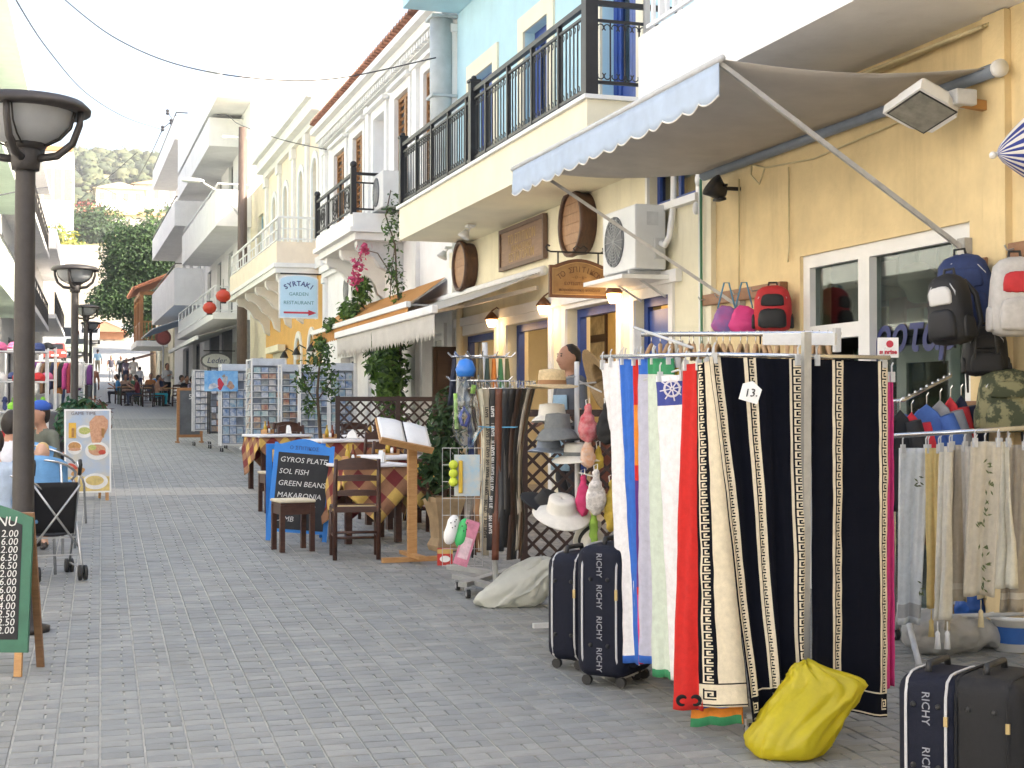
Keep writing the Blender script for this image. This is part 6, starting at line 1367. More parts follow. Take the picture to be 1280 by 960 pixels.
def tset(label, px, py, rz, s=.8, white=True, **k):
    g = gpt(px, py); make_table('wooden table '+label, g, rz, s); table_cloths('yellow and maroon checked cloth '+label, g, rz, s, white=white, **k)
    for j, (dx, dy) in enumerate(((-.12, .1),)): condiments('wooden oil and vinegar caddy '+label, g+Vector((dx, dy, .762 if white else .75)))
    napkins('white folded napkins '+label, g+Vector((.14, -.1, .764 if white else .755)))
    return g
g1_ = tset('beside the front chair', 456, 676, .15, .62, side=1.28)
g2_ = tset('behind the pine menu stand', 505, 658, .2, .7)
g3_ = tset('farthest left beside the postcard racks', 346, 612, .2, .68)
g4_ = tset('behind the blue chalkboard', 425, 622, .2, .7)
g5_ = tset('in front of the lattice screen', 478, 612, .2)
first = make_chair('dark wooden ladder back chair in front, its back to the camera', gpt(441, 694), PI-.15)
first.rotation_euler = (0, 0, -.1+PI*0+.0)
first.rotation_euler = (0, 0, PI+.1)
CH = [('dark wooden chair right of the menu stand', 548, 662, 1.7), ('dark wooden chair between the front table and the one behind it', 478, 650, 3.3), ('dark wooden chair behind the top of the blue chalkboard', 372, 612, .3), ('dark wooden chair at the farthest left table', 352, 604, 3.3), ('dark wooden chair at the table by the lattice screen', 470, 628, 3.2), ('dark wooden chair close to the lattice screen', 508, 606, .2), ('dark wooden chair seen over the menu stand book', 450, 606, .2), ('dark wooden chair left of the potted shrub', 535, 625, 1.5)]
first.rotation_euler = (0, 0, .1)
def face_away(o): o.rotation_euler = (0, 0, PI+.1)
first.rotation_euler = (0, 0, -.1); first.location = gpt(441, 690)
for lb, px, py, rz in CH: make_chair(lb, gpt(px, py), rz, src=first)
first.rotation_euler = (0, 0, PI-.1); first.location = gpt(444, 697)
# stools
for lb, px, py in (('dark wooden stool with pale seat in front of the blue chalkboard', 366, 688), ('dark wooden stool with pale seat behind the blue chalkboard', 344, 640)):
    t = thing('wooden_stool', lb, 'stool', gpt(px, py), .15, 'wooden stools on the terrace')
    for sx in (-1, 1):
        for sy in (-1, 1): b = MB(); b.box(sx*.14-.022, sx*.14+.022, sy*.14-.022, sy*.14+.022, 0, .425); b.build('leg', CHW, t)
    b = MB(); b.box(-.165, .165, -.165, .165, .36, .428) if False else b.box(-.16, .16, -.16, .16, .426, .445); b.build('seat_board', CHW, t)
    b = MB(); b.box(-.117, .117, -.155, -.13, .34, .425); b.box(-.117, .117, .13, .155, .34, .425); b.box(-.155, -.13, -.117, .117, .34, .425); b.box(.13, .155, -.117, .117, .34, .425); b.build('apron', CHW, t)
    b = MB(); b.bbox(-.17, .17, -.17, .17, .446, .475, .012); b.build('seat_pad', mat('pale_seat', (.62,.55,.40), .85, .1), t)
# blue chalkboard
BLB = mat('bright_blue_board', (.015,.20,.62), .45, .08, 6); SLATE = mat('blackboard', (.022,.024,.026), .75, .3, 5); CHALK = mat('chalk', (.66,.66,.64), .9, .1, 40)
g = gpt(370, 678); t = thing('blue_chalkboard', 'bright blue framed A-board with a chalk menu of dishes', 'chalkboard', g, -.12)
Ml = Matrix.Translation((0, 0, 0))@Matrix.Rotation(-.16, 4, 'X')@Matrix.Rotation(.09, 4, 'Y')@Matrix.Rotation(PI/2, 4, 'X')
def wavy(x0, x1, z0, z1):
    pts = [(x0, z0), (x1, z0)]
    for q in np.linspace(0, 1, 25): pts.append((x1+(x0-x1)*q, z1+.035*math.cos((q-.5)*2*PI)*1.0+(.02 if abs(q-.5) > .42 else 0)))
    return pts
b = MB(); b.prism([(-.29, .0), (-.245, .0), (-.245, .09), (.245, .09), (.245, 0), (.29, 0)]+wavy(-.29, .29, 0, .97)[2:], -.012, .012, Ml); b.build('frame', BLB, t)
b = MB(); b.box(-.245, .245, .12, .86, .0125, .017, 0, Ml); b.build('slate', SLATE, t)
b = MB(); b.prism([(-.29, .0), (-.23, .0), (-.23, .9), (.23, .9), (.23, 0), (.29, 0), (.29, .95), (-.29, .95)], -.012, .012, Matrix.Translation((0, .38, 0))@Matrix.Rotation(.12, 4, 'X')@Matrix.Rotation(PI/2, 4, 'X')); b.build('rear_leg', BLB, t)
for k, s in enumerate(('GYROS PLATE', 'SOL FISH', 'GREEN BEANS', 'MAKARONIA', 'DOLMADES', 'LAMB')):
    p = Ml@Vector((-.225, .79-.115*k, .0185)); text(s, .072, CHALK, t, p, Ml.to_euler(), align='LEFT', shear=.15, width=None, ext=.0008)
p = Ml@Vector((0, .91, .0145)); text('Ο ΣΠΙΤΙΚΟΣ', .05, mat('board_print', (.02,.06,.2), .6), t, p, Ml.to_euler())
# menu stand
g = gpt(515, 702); t = thing('menu_stand', 'pine menu stand with an open white menu book', 'menu stand', g, .1)
b = MB(); b.box(-.04, .04, -.02, .02, .045, 1.05); b.build('post', PINEW, t)
b = MB(); b.box(-.27, .27, -.03, .03, 0, .042); b.build('foot', PINEW, t); b = MB(); b.box(-.03, .03, -.28, .28, .0425, .075); b.build('cross_foot', PINEW, t)
Mb = Matrix.Translation((-.08, -.02, 1.12))@Matrix.Rotation(.2, 4, 'Y')@Matrix.Rotation(.62, 4, 'X')
b = MB(); b.box(-.24, .24, -.17, .17, -.03, -.01, 0, Mb); b.box(-.24, .24, -.19, -.171, -.03, .03, 0, Mb); b.build('desk', PINEW, t)
for s in (-1, 1): b = MB(); b.sheet(lambda u, v: Mb@Vector((s*(.005+.225*u), -.16+.32*v, .002+.02*math.sin(PI*u)*(1-u))), 8, 4, .012); b.build('page', PAPER, t, True)
b = MB(); b.box(-.006, .006, -.16, .16, .002, .01, 0, Mb); b.build('spine', SLATE, t)
# lattice screens
def lattice(label, A, Bq, z0, z1, m, pitch=.085):
    A, Bq = vec(A), vec(Bq); L = (Bq-A).length; ang = math.atan2(Bq.y-A.y, Bq.x-A.x); H = z1-z0
    t = thing('lattice_screen', label, 'screen', (A.x, A.y, z0), ang)
    for z_ in (0, H-.06): b = MB(); b.box(0, L, -.025, .025, z_, z_+.06); b.build('rail', m, t)
    for x in ([0, L/2, L] if L > 1.2 else [0, L]): b = MB(); b.box(x-.03, x+.03, -.03, .03, .0, H+.01); b.build('stile', m, t)
    p = pitch*math.sqrt(2)
    for s in (0, 1):
        k = -H
        while k < L:
            u0, w0 = (k, .06); u1, w1 = k+H-.12, H-.06
            if u0 < 0: w0 += -u0; u0 = 0
            if u1 > L: w1 -= u1-L; u1 = L
            if w1-w0 > .04:
                X0, X1 = (u0, u1) if s == 0 else (L-u0, L-u1)
                b = MB(); y = -.006 if s else .006; b.bar((X0, y, w0), (X1, y, w1), .010, .026); b.build('slat', m, t)
            k += p
    return t
A, Bq = gpt(428, 606), gpt(575, 600); A.y = Bq.y = 18.6; A = atY(422, 560, 18.6); Bq = atY(572, 560, 18.4)
lattice('dark lattice screen across the far end of the restaurant terrace', A, Bq, G(18.5), atY(500, 496, 18.5).z, DARKW, .10)
A = atY(655, 600, 11.6); Bq = atY(800, 600, 11.4)
lattice('dark lattice screen behind the hat stand', A, Bq, G(11.5), atY(700, 512, 11.5).z, DARKW, .10)
b = MB()
# planter with shrub, ficus
g = gpt(555, 688); t = thing('potted_shrub', 'leafy shrub in a square beige planter beside the belt stand', 'plant', g, .2)
b = MB(); b.lathe([(.15, 0), (.17, .05), (.13, .12), (.15, .3), (.21, .46), (.21, .5), (.17, .5), (.16, .44), (0, .44)], 4, M=Matrix.Rotation(PI/4, 4, 'Z')); b.build('planter', mat('beige_planter', (.42,.30,.17), .8, .15, 8, .3, 30), t)
b = MB(); b.tube([(0, 0, .4), (.02, 0, .8), (-.03, 0, 1.2)], .02, 6); b.build('stem', BARK, t)
leaves([((0, 0, 1.0), (.22, .2, .4)), ((-.08, 0, .72), (.18, .17, .22)), ((.05, 0, 1.3), (.14, .13, .22))], 900, .045, seed=31).build('leaf_mass', [LEAF, LEAFD], t)['kind'] = 'stuff'
p = atY(398, 560, 21.5); t = thing('ficus_tree', 'slim young tree in front of the postcard racks', 'tree', (p.x, 21.5, G(21.5)))
b = MB(); b.tube([(0, 0, 0), (.03, 0, .6), (-.02, 0, 1.3), (.03, 0, 1.9)], [.03, .028, .022, .012], 7); b.tube([(-.02, 0, 1.1), (-.2, 0, 1.4), (-.25, 0, 1.6)], .01, 5); b.tube([(0, 0, 1.2), (.2, 0, 1.5)], .01, 5); b.build('trunk', BARK, t, True)
leaves([((0, 0, 1.75), (.28, .25, .22)), ((-.22, 0, 1.5), (.17, .17, .25)), ((.2, 0, 1.45), (.18, .17, .3)), ((-.15, 0, 1.1), (.13, .12, .2)), ((.12, 0, 1.95), (.14, .12, .14))], 480, .045, seed=33).build('crown', [LEAF, LEAFB], t)
# waiter behind the lattice and things on the inner wall
p = atY(712, 600, 12.6); person('man in a grey shirt and pale blue apron standing behind the hat stand', (p.x, 12.6, G(12.6)+.2), -1.35, 1.72, top=cl('grey', (.10,.11,.13)), bottom=cl('dark', (.03,.03,.035)), hair=HAIRD, face=True, h=.018, arms=(((.25, .0, 1.1), (.2, -.18, 1.02)), ((.25, 0, 1.1), (.2, -.16, 1.05))))
t = bpy.data.objects['person']; b = MB(); b.sheet(lambda u, v: ((u-.5)*(.24+.1*v), -.135-.02*math.cos((u-.5)*4)+.05*abs(u-.5), 1.25-.7*v), 10, 10, .008); b.build('apron', cl('apron', (.25,.38,.48)), t, True)
def inner(name, label, px, py, w_, h_, cat, build_):
    a, z = fa(px, py, -1.55); t = fthing(name, label, cat, a, -1.597, z); build_(t, w_, h_); return t
def picture(t, w_, h_):
    frame_mb(-w_/2, w_/2, -h_/2, h_/2, 0, .05, .03).build('frame', DARKW, t); b = MB(); b.box(-w_/2+.051, w_/2-.051, 0, .012, -h_/2+.051, h_/2-.051); b.build('print', mat('old_map', (.46,.40,.26), .8, .25, 7), t)
inner('framed_picture', 'upper framed old map on the inner wall of the restaurant', 737, 408, 1.15, .36, 'picture', picture)
inner('framed_picture', 'lower framed old map on the inner wall of the restaurant', 737, 440, 1.15, .36, 'picture', picture)
def medallion(t, w_, h_):
    for r, m, o in ((.42, mat('medal_dark', (.10,.05,.03), .8, .2, 14), .02), (.33, mat('medal_mid', (.24,.12,.06), .8, .3, 20), .03), (.2, MATS['medal_dark'], .04), (.09, MATS['medal_mid'], .05)):
        b = MB(); b.lathe([(r, 0), (r, o)], 28, (0, .001, 0), Matrix.Rotation(-PI/2, 4, 'X')@Matrix.Diagonal((1, .55, 1, 1)) if False else Matrix.Rotation(-PI/2, 4, 'X')); b.build('ring', m, t)
inner('round_medallion', 'round dark woven medallion hung on the ochre inner wall', 660, 452, .8, .8, 'wall hanging', medallion)
def apron_(t, w_, h_):
    b = MB(); b.sheet(lambda u, v: ((u-.5)*.45, .03+.015*math.sin(u*12), .35-.75*v), 8, 8, .008); b.build('cloth', cl('greyblue', (.20,.25,.30)), t, True); b = MB(); b.tube([(-.15, .03, .35), (0, .02, .7), (.15, .03, .35)], .012, 5); b.build('strap', SHOE, t)
inner('hanging_apron', 'grey blue apron hanging by its strap on the inner wall', 690, 430, .4, .8, 'apron', apron_)
# warm ceiling lamps inside the restaurant (seen as small glows above the doors)
for i, a in enumerate((4.3, 2.1)):
    t = fthing('ceiling_lamp', ['small lit ceiling lamp inside the middle restaurant doorway', 'small lit ceiling lamp inside the doorway beside the framed maps'][i], 'lamp', a, -.8, 3.25, 'ceiling lamps inside the restaurant')
    b = MB(); b.tube([(0, 0, .75), (0, 0, .1)], .006, 5); b.build('cord', RUBBER, t); b = MB(); b.lathe([(.02, .1), (.05, .05), (.055, 0), (.03, -.04), (0, -.05)], 12); b.build('lit_glass', LG, t, True)
    L = bpy.data.lights.new('ceiling_lamp_light', 'POINT'); L.energy = 9; L.color = (1, .72, .42); L.shadow_soft_size = .08
    lo_ = bpy.data.objects.new('ceiling_lamp_light', L); C.objects.link(lo_); lo_.parent = t; lo_.location = (0, 0, -.12)
# ================================================================== hat stand
t = thing('hat_stand', 'grey metal hat stand with crossing arms beside the towel rack', 'rack', gpt(722, 768)); HD = 9.2; rk = lambda p: vec(p)-t.location
t.location = atD(722, 690, HD); t.location.z = G(t.location.y); rk = lambda p: vec(p)-t.location
b = MB(); b.tube([(0, 0, .05), rk(atD(721, 452, HD))], .016, 8); b.build('post', GALV, t, True)
b = MB(); b.bar((-.3, 0, .05), (.3, 0, .05), .04, .03); b.bar((0, -.3, .05), (0, .3, .05), .03, .025); b.build('base', GALV, t)
b = MB()
for (x0, y0, x1, y1) in ((721, 470, 695, 474), (721, 480, 745, 478), (721, 538, 690, 540), (721, 565, 735, 568), (721, 640, 700, 640), (721, 475, 752, 490), (721, 590, 745, 596)): b.tube([rk(atD(x0, y0, HD)), rk(atD(x1, y1, HD-.1))], .006, 5)
o = b.build('arms', STEEL, t); o['kind'] = 'stuff'
b = MB(); b.tube([rk(atD(686, 540, HD)), rk(atD(686, 572, HD)), rk(atD(720, 575, HD))], .004, 5); b.build('wire', BRASS, t)
def hat(label, px, py, D, brim, crown, h_, m, band=None, tilt=(0, 0), droop=.1, name='sun_hat', m2=None):
    t = thing(name, label, 'hat', atD(px, py, D), 0, 'hats on the hat stand'); t.rotation_euler = (tilt[0], tilt[1], random.uniform(0, 3))
    ph = random.uniform(0, 6)
    prof = [(1.0, 0), (.85, 0), (.62, 0), (.5, 0), (.48, 0), (.47, 0), (.44, 0), (.36, 0), (.15, 0), (0.0005, 0)]
    def f(u, v):
        a = 2*PI*u
        if v < .45: k = v/.45; r = brim+(crown-brim)*k; z = -droop*brim*(1-k)**1.5+.03*brim*math.sin(2*a+ph)*(1-k)*2
        else:
            k = (v-.45)/.55
            if k < .6: r = crown*(1-.12*(k/.6)); z = h_*(k/.6)*.92
            else: q = (k-.6)/.4; r = crown*.88*(1-q)+.0005; z = h_*(.92+.1*math.sin(q*PI*.5)-.12*q*q*abs(math.cos(a+ph)))
        return (r*math.cos(a), r*1.15*math.sin(a), z)
    b = MB(); b.sheet(f, 24, 18, .004, mf=lambda i, j: 1 if (band and 8 <= j <= 9) else 0); b.build('hat_body', [m, band or m], t, True); return t
STRW = mat('straw_hat', (.60,.46,.26), .8, .15, 50, .4, 160); GRYH = mat('grey_felt', (.15,.16,.16), .85, .1, 30); WHH = mat('white_cotton', (.66,.64,.58), .85, .06, 20); BLH = mat('black_cotton', (.02,.02,.02), .85, .1)
BRH = mat('brown_straw', (.28,.19,.09), .85, .15, 50, .4, 160)
hat('natural straw hat with a brown band at the top left of the hat stand', 690, 481, HD-.15, .155, .085, .10, STRW, mat('hat_band', (.30,.15,.06), .7))
hat('big brown straw hat tipped on edge at the top right of the hat stand', 750, 474, HD+.1, .19, .09, .1, BRH, tilt=(1.2, .3))
hat('dark grey bucket hat on the hat stand', 697, 536, HD-.15, .14, .085, .10, GRYH, droop=.5)
hat('white cap half hidden behind the dark grey bucket hat', 690, 520, HD+.0, .12, .08, .08, WHH, droop=.3)
hat('white and grey sun hat in the middle of the hat stand', 722, 570, HD-.12, .15, .085, .085, WHH, GRYH, droop=.25)
hat('small grey blue cap on a low arm of the hat stand', 686, 560, HD-.05, .12, .07, .05, mat('blue_grey_cotton', (.2,.24,.3), .85), droop=.2)
hat('wide white sun hat with a chin cord low on the hat stand', 702, 638, HD-.15, .18, .09, .09, WHH, tilt=(.35, -.15), droop=.2)
hat('black wide hat behind the wide white sun hat', 686, 632, HD+.02, .17, .09, .08, BLH, tilt=(.5, -.3))
hat('white and black peaked cap hanging lowest on the hat stand', 735, 668, HD-.05, .1, .07, .09, WHH, BLH, tilt=(2.2, .4))
def pouch(label, px, py, D, w_, h_, m):
    t = thing('cloth_pouch', label, 'pouch', atD(px, py, D), 0, 'cloth pouches on the hat stand')
    netobj('body', [('e', ((0, 0, -h_*.6), (w_*.5, w_*.32, h_*.42)), 0), ('c', ((0, 0, -h_*.3), (0, 0, 0), w_*.2, w_*.08), 0), ('e', ((0, 0, .01), (w_*.2, w_*.15, .02)), 0)], [m], t, .014, .03, .012, 22)
    b = MB(); b.tube([(-.01, 0, 0), (-.015, 0, .05), (.01, 0, .06), (.01, 0, 0)], .003, 5); b.build('cord', PAPER, t)
pouch('red striped cloth pouch at the upper right of the hat stand', 735, 510, HD-.25, .13, .22, mat('red_stripe', (.5,.05,.07), .85, .2, 30, col2=(.6,.3,.3)))
pouch('black pouch with red and white stripes beside the red striped pouch', 758, 508, HD-.3, .13, .24, mat('black_stripe', (.02,.02,.02), .85, .1))
pouch('orange and white cloth pouch under the red striped pouch', 735, 550, HD-.25, .10, .18, mat('orange_white', (.6,.28,.12), .85, .2, 18, col2=(.62,.55,.5)))
pouch('yellow cloth pouch under the black pouch', 748, 562, HD-.2, .07, .14, mat('yellow_cloth', (.55,.40,.06), .85, .2, 15))
pouch('bright pink cloth pouch low on the hat stand', 729, 598, HD-.2, .10, .24, mat('pink_cloth', (.6,.05,.16), .85, .1))
pouch('white dotted cloth pouch low on the hat stand', 745, 592, HD-.3, .13, .26, mat('white_dotted', (.70,.67,.64), .85, .3, 40))
pouch('mustard cloth pouch hanging lowest right on the hat stand', 764, 605, HD-.25, .09, .30, MATS['yellow_cloth'])
pouch('lime green cloth pouch under the white dotted pouch', 742, 640, HD-.2, .06, .22, mat('lime_cloth', (.3,.5,.08), .85))
# ================================================================== belt stand
BD = 10.3
t = thing('belt_stand', 'grey metal belt stand on castors with two rings of hooks', 'rack', atD(620, 745, BD)); t.location.z = G(t.location.y); rk = lambda p: vec(p)-t.location
b = MB(); b.tube([(0, 0, .1), rk(atD(606, 428, BD))], .02, 8); b.build('post', GALV, t, True)
def hookring(px, py, r, n, nm):
    c = rk(atD(px, py, BD)); b = MB(); b.tube([c+Vector((r*math.cos(q), r*math.sin(q), 0)) for q in np.linspace(0, 2*PI, 25)[:-1]], .006, 5, closed=True)
    for k in range(n):
        q = 2*PI*k/n; d = Vector((math.cos(q), math.sin(q), 0)); b.tube([c+d*r*.2, c+d*(r+.05), c+d*(r+.08)+Vector((0, 0, .03))], .005, 5)
    b.build(nm, CHROME, t); return c
hookring(602, 446, .17, 14, 'upper_ring'); cR = hookring(625, 486, .2, 20, 'belt_ring'); hookring(600, 476, .17, 10, 'toy_ring')
for (x0_, y0_), (x1_, y1_) in (((562, 722), (662, 738)), ((578, 746), (655, 722)), ((570, 735), (640, 756))):
    b = MB(); b.bar(rk(gpt(x0_, y0_)+Vector((0, 0, .09))), rk(gpt(x1_, y1_)+Vector((0, 0, .09))), .075, .035); b.build('base_bar', mat('base_bar_grey', (.30,.31,.30)), t)
b = MB()
for k in range(6): b.tube([rk(atD(553+10*k, 560, BD-.2)), rk(atD(553+10*k, 708, BD-.2))], .003, 4)
for k in range(8): b.tube([rk(atD(553, 560+21*k, BD-.2)), rk(atD(603, 560+21*k, BD-.2))], .003, 4)
o = b.build('wire_panel', STEEL, t); o['kind'] = 'stuff'
for px, py in ((572, 742), (585, 752), (632, 760), (665, 748)): p = gpt(px, py-4); castor(t, rk(p), .035)
# belts
BC = [('black', (.016,.014,.013)), ('dark brown', (.07,.032,.016)), ('tan', (.30,.15,.06)), ('cream', (.72,.66,.50)), ('printed beige', (.36,.31,.22)), ('printed black', (.03,.03,.03)), ('reddish brown', (.14,.045,.022)), ('charcoal', (.03,.032,.035)), ('black', (.014,.013,.012)), ('chocolate', (.05,.024,.014)), ('black', (.018,.016,.015)), ('pale', (.58,.52,.42)), ('brown', (.10,.05,.025)), ('black', (.015,.015,.015)), ('taupe', (.2,.15,.1)), ('black', (.012,.012,.012))]
seen_ = {}; ORD_ = 'first second third fourth fifth sixth seventh eighth ninth tenth eleventh twelfth thirteenth fourteenth fifteenth sixteenth'.split()
for k, (nm, c) in enumerate(BC):
    q = PI*(1.02+.96*k/(len(BC)-1)); d = Vector((math.cos(q), math.sin(q), 0)); top = t.location+cR+d*.25; col = mat('belt_'+nm.replace(' ', '_'), c, .45, .15, 20)
    x = (k-(len(BC)-1)/2)/(len(BC)/2); L = random.uniform(1.12, 1.24)
    seen_[nm] = seen_.get(nm, 0)+1
    lab = '%s leather belt, %s from the left on the belt stand' % (nm, ORD_[k])
    lab = {'cream': 'cream white leather belt, the palest on the belt stand', 'tan': 'tan leather belt at the left of the belt stand', 'printed beige': 'beige belt with dark printed lettering', 'printed black': 'black belt with white printed lettering', 'pale': 'pale stone belt at the right edge of the belt stand'}.get(nm, lab)
    w0 = .05 if nm not in ('tan', 'printed beige') else .056
    tt = thing('leather_belt', lab, 'belt', top, 0, 'leather belts on the belt stand')
    tan = Vector((-d.y, d.x, 0)); ctr = t.location+cR
    def f(u, v):
        pin = math.sin(min(1, v/.75)*PI); p = d*(-.05*pin)-d*(.07*v)+Vector((-.03*v, 0, -L*v)); return p+tan*(u-.5)*w0+d*.004*math.sin(v*9+k)
    b = MB(); b.sheet(f, 2, 24, .004); b.build('strap', col, tt, True)
    b = MB(); b.tube([Vector(f(0, 0))+tan*-.004, Vector(f(1, 0))+tan*.004, Vector(f(1, 0))+tan*.004+Vector((0, 0, .05)), Vector(f(0, 0))-tan*.004+Vector((0, 0, .05))], .004, 5, closed=True); b.tube([Vector(f(.5, 0)), Vector(f(.5, 0))+Vector((0, 0, .06))], .003, 4); b.build('buckle', CHROME, tt)
    if 'printed' in nm:
        for j in range(7):
            v = .12+.12*j; p = Vector(f(.5, v))+d*.005
            text("501 LEVI'S", .03, CHALK if nm == 'printed black' else RUBBER, tt, p, (Matrix.Rotation(math.atan2(d.y, d.x)+PI/2, 4, 'Z')@Matrix.Rotation(PI/2, 4, 'X')@Matrix.Rotation(-PI/2, 4, 'Z')).to_euler(), ext=.0005, width=.13, bold=.001)
b = MB(); ts = t
b.tube([rk(atD(598, 533, BD-.15)), rk(atD(610, 534, BD-.2)), rk(atD(645, 534, BD-.2)), rk(atD(650, 533, BD-.05))], .005, 5); b.tube([rk(atD(605, 533, BD-.2)), rk(atD(590, 552, BD-.2))], .004, 5); b.build('blue_string', mat('sky_string', (.12,.4,.62), .6), t)
# scarves / ties on the upper ring
for k, (nm, c) in enumerate((('dark navy', (.03,.035,.06)), ('pale grey', (.42,.44,.44)), ('slate grey', (.2,.22,.24)), ('dark brown', (.09,.06,.04)), ('khaki', (.22,.18,.11)), ('dark green', (.06,.09,.07)), ('bright orange', (.70,.22,.04)), ('leaf green', (.08,.25,.10)), ('olive', (.17,.18,.07)))):
    x = 568+8.2*k; L = 62; tt = thing('hanging_lanyard', nm+' cloth strap hanging from the top ring of the belt stand', 'strap', atD(x, 448, BD-.15*math.sin(PI*k/8)), 0, 'cloth straps on the belt stand')
    b = MB(); b.sheet(lambda u, v: ((u-.5)*(.02+.045*v)+.02*v*(k-4)/4, .01*math.sin(u*6+v*5), -.34*v), 4, 8, .006); b.build('cloth', cl('strap_'+nm.replace(' ', '_'), c), tt, True)
# toys and boxes on the belt stand
TB = glass('clear_bag', (.86,.9,.92), .12, 1.2)
t = thing('beach_toy_bag', 'clear plastic bag of blue and green beach toys hanging on the belt stand', 'toy bag', atD(582, 545, BD-.25))
netobj('plastic_bag', [('e', ((0, 0, .12), (.10, .07, .2)), 0), ('e', ((.01, 0, .3), (.06, .05, .12)), 0)], [TB], t, .02, .05, .02, 14)
b = MB(); b.lathe([(.06, .42), (.075, .47), (.05, .53), (0, .55)], 12); b.build('blue_bucket', mat('toy_blue', (.03,.2,.65), .35), t, True)
b = MB(); b.tube([(-.03, -.02, .08), (-.05, -.03, .14), (-.02, -.03, .2), (.02, -.02, .14), (-.01, -.03, .07)], .014, 6, closed=True); b.build('goggles', mat('toy_navy', (.05,.08,.35), .35), t, True)
b = MB(); b.tube([(-.06, .02, .05), (-.07, .02, .3)], .014, 6); b.tube([(.05, .0, .3), (.06, .0, .36)], .018, 6); b.build('spade', mat('toy_lime', (.3,.55,.1), .4), t, True)
t = thing('beach_set_pack', 'carded beach set with yellow green balls and a picture of a child', 'toy pack', atD(582, 620, BD-.3), -.25)
b = MB(); b.box(-.08, .1, -.01, .01, 0, .29); b.build('card', mat('printed_card', (.55,.5,.4), .5, .3, 14, col2=(.25,.45,.6)), t)
for k in range(3): b = MB(); b.ball((-.085, -.03, .10+.06*k), .033, 8); b.build('ball', mat('tennis_lime', (.55,.65,.05), .6), t, True)
b = MB(); b.bbox(-.05, -.02, -.03, -.011, .02, .25, .008); b.build('yellow_bat', mat('bat_yellow', (.65,.42,.03), .4), t)
for lb, px, py, m in (('white plastic clog with holes on the belt stand', 560, 680, WHITEP), ('green plastic clog with holes beside the white clog', 574, 684, mat('clog_green', (.04,.42,.12), .45))):
    t = thing('plastic_clog', lb, 'shoe', atD(px, py, BD-.35), -.2, 'plastic clogs on the belt stand'); t.rotation_euler = (0, .25, -.2)
    netobj('shoe', [('e', ((0, 0, .06), (.045, .04, .065)), 0), ('e', ((0, 0, .15), (.04, .035, .06)), 0), ('c', ((0, .01, .08), (0, .01, .15), .035, .03), 0)], [m], t, .012, .03)
    b = MB()
    for i in range(5): b.ball((.02*math.sin(i*2.2), -.036, .12+.015*i), .005, 4)
    o = b.build('holes', RUBBER, t); o['kind'] = 'stuff'
t = thing('pink_toy_box', 'tall pink toy box leaning on the belt stand', 'box', atD(575, 706, BD-.35), -.3); t.rotation_euler = (0, .3, -.3)
b = MB(); b.box(-.05, .05, -.03, .03, 0, .32); b.build('carton', mat('pink_carton', (.62,.22,.32), .5, .2, 12), t); b = MB(); b.box(-.035, .035, -.033, -.0305, .05, .2); b.build('print', mat('pink_print', (.7,.5,.55), .5, .2, 20), t)
t = thing('red_toy_box', 'small red and gold printed box at the foot of the belt stand', 'box', gpt(556, 706)+Vector((0, 0, .0)), -.2)
b = MB(); b.box(-.065, .065, -.05, .05, 0, .14); b.build('carton', mat('red_carton', (.55,.04,.03), .5, .1), t)
b = MB(); b.box(-.066, .066, -.0515, -.0502, .1, .138); b.build('band', mat('gold_print', (.55,.38,.12), .5), t); b = MB(); b.lathe([(.035, -.001), (.035, .001)], 14, (0, -.052, .055), Matrix.Rotation(PI/2, 4, 'X')@Matrix.Diagonal((1.3, .8, 1, 1))); b.build('emblem', PAPER, t)
WPB = mat('white_plastic_bag', (.76,.77,.70), .34, .06, 8, 1.0, 14, trans=.45)
sack('white_plastic_bag', 'crumpled white plastic bag lying at the foot of the belt stand', [(0, -.05, 0, .18, .1), (.02, -.05, 0, .24, .14), (.07, -.03, 0, .25, .15), (.13, .03, .0, .22, .14), (.2, .09, .01, .18, .12), (.25, .13, .02, .16, .1), (.29, .16, .02, .13, .08), (.32, .19, .02, .10, .06), (.335, .21, .02, .03, .03)], WPB, gpt(642, 757), -YAW, .042, 9)
bag('olive_plastic_bag', 'small yellow green plastic bag behind the white plastic bag', [('e', ((0, 0, .07), (.11, .08, .07)), 0), ('e', ((.05, 0, .1), (.06, .05, .06)), 0)], mat('olive_plastic', (.42,.42,.16), .4, trans=.3), gpt(692, 738), .025, 10)
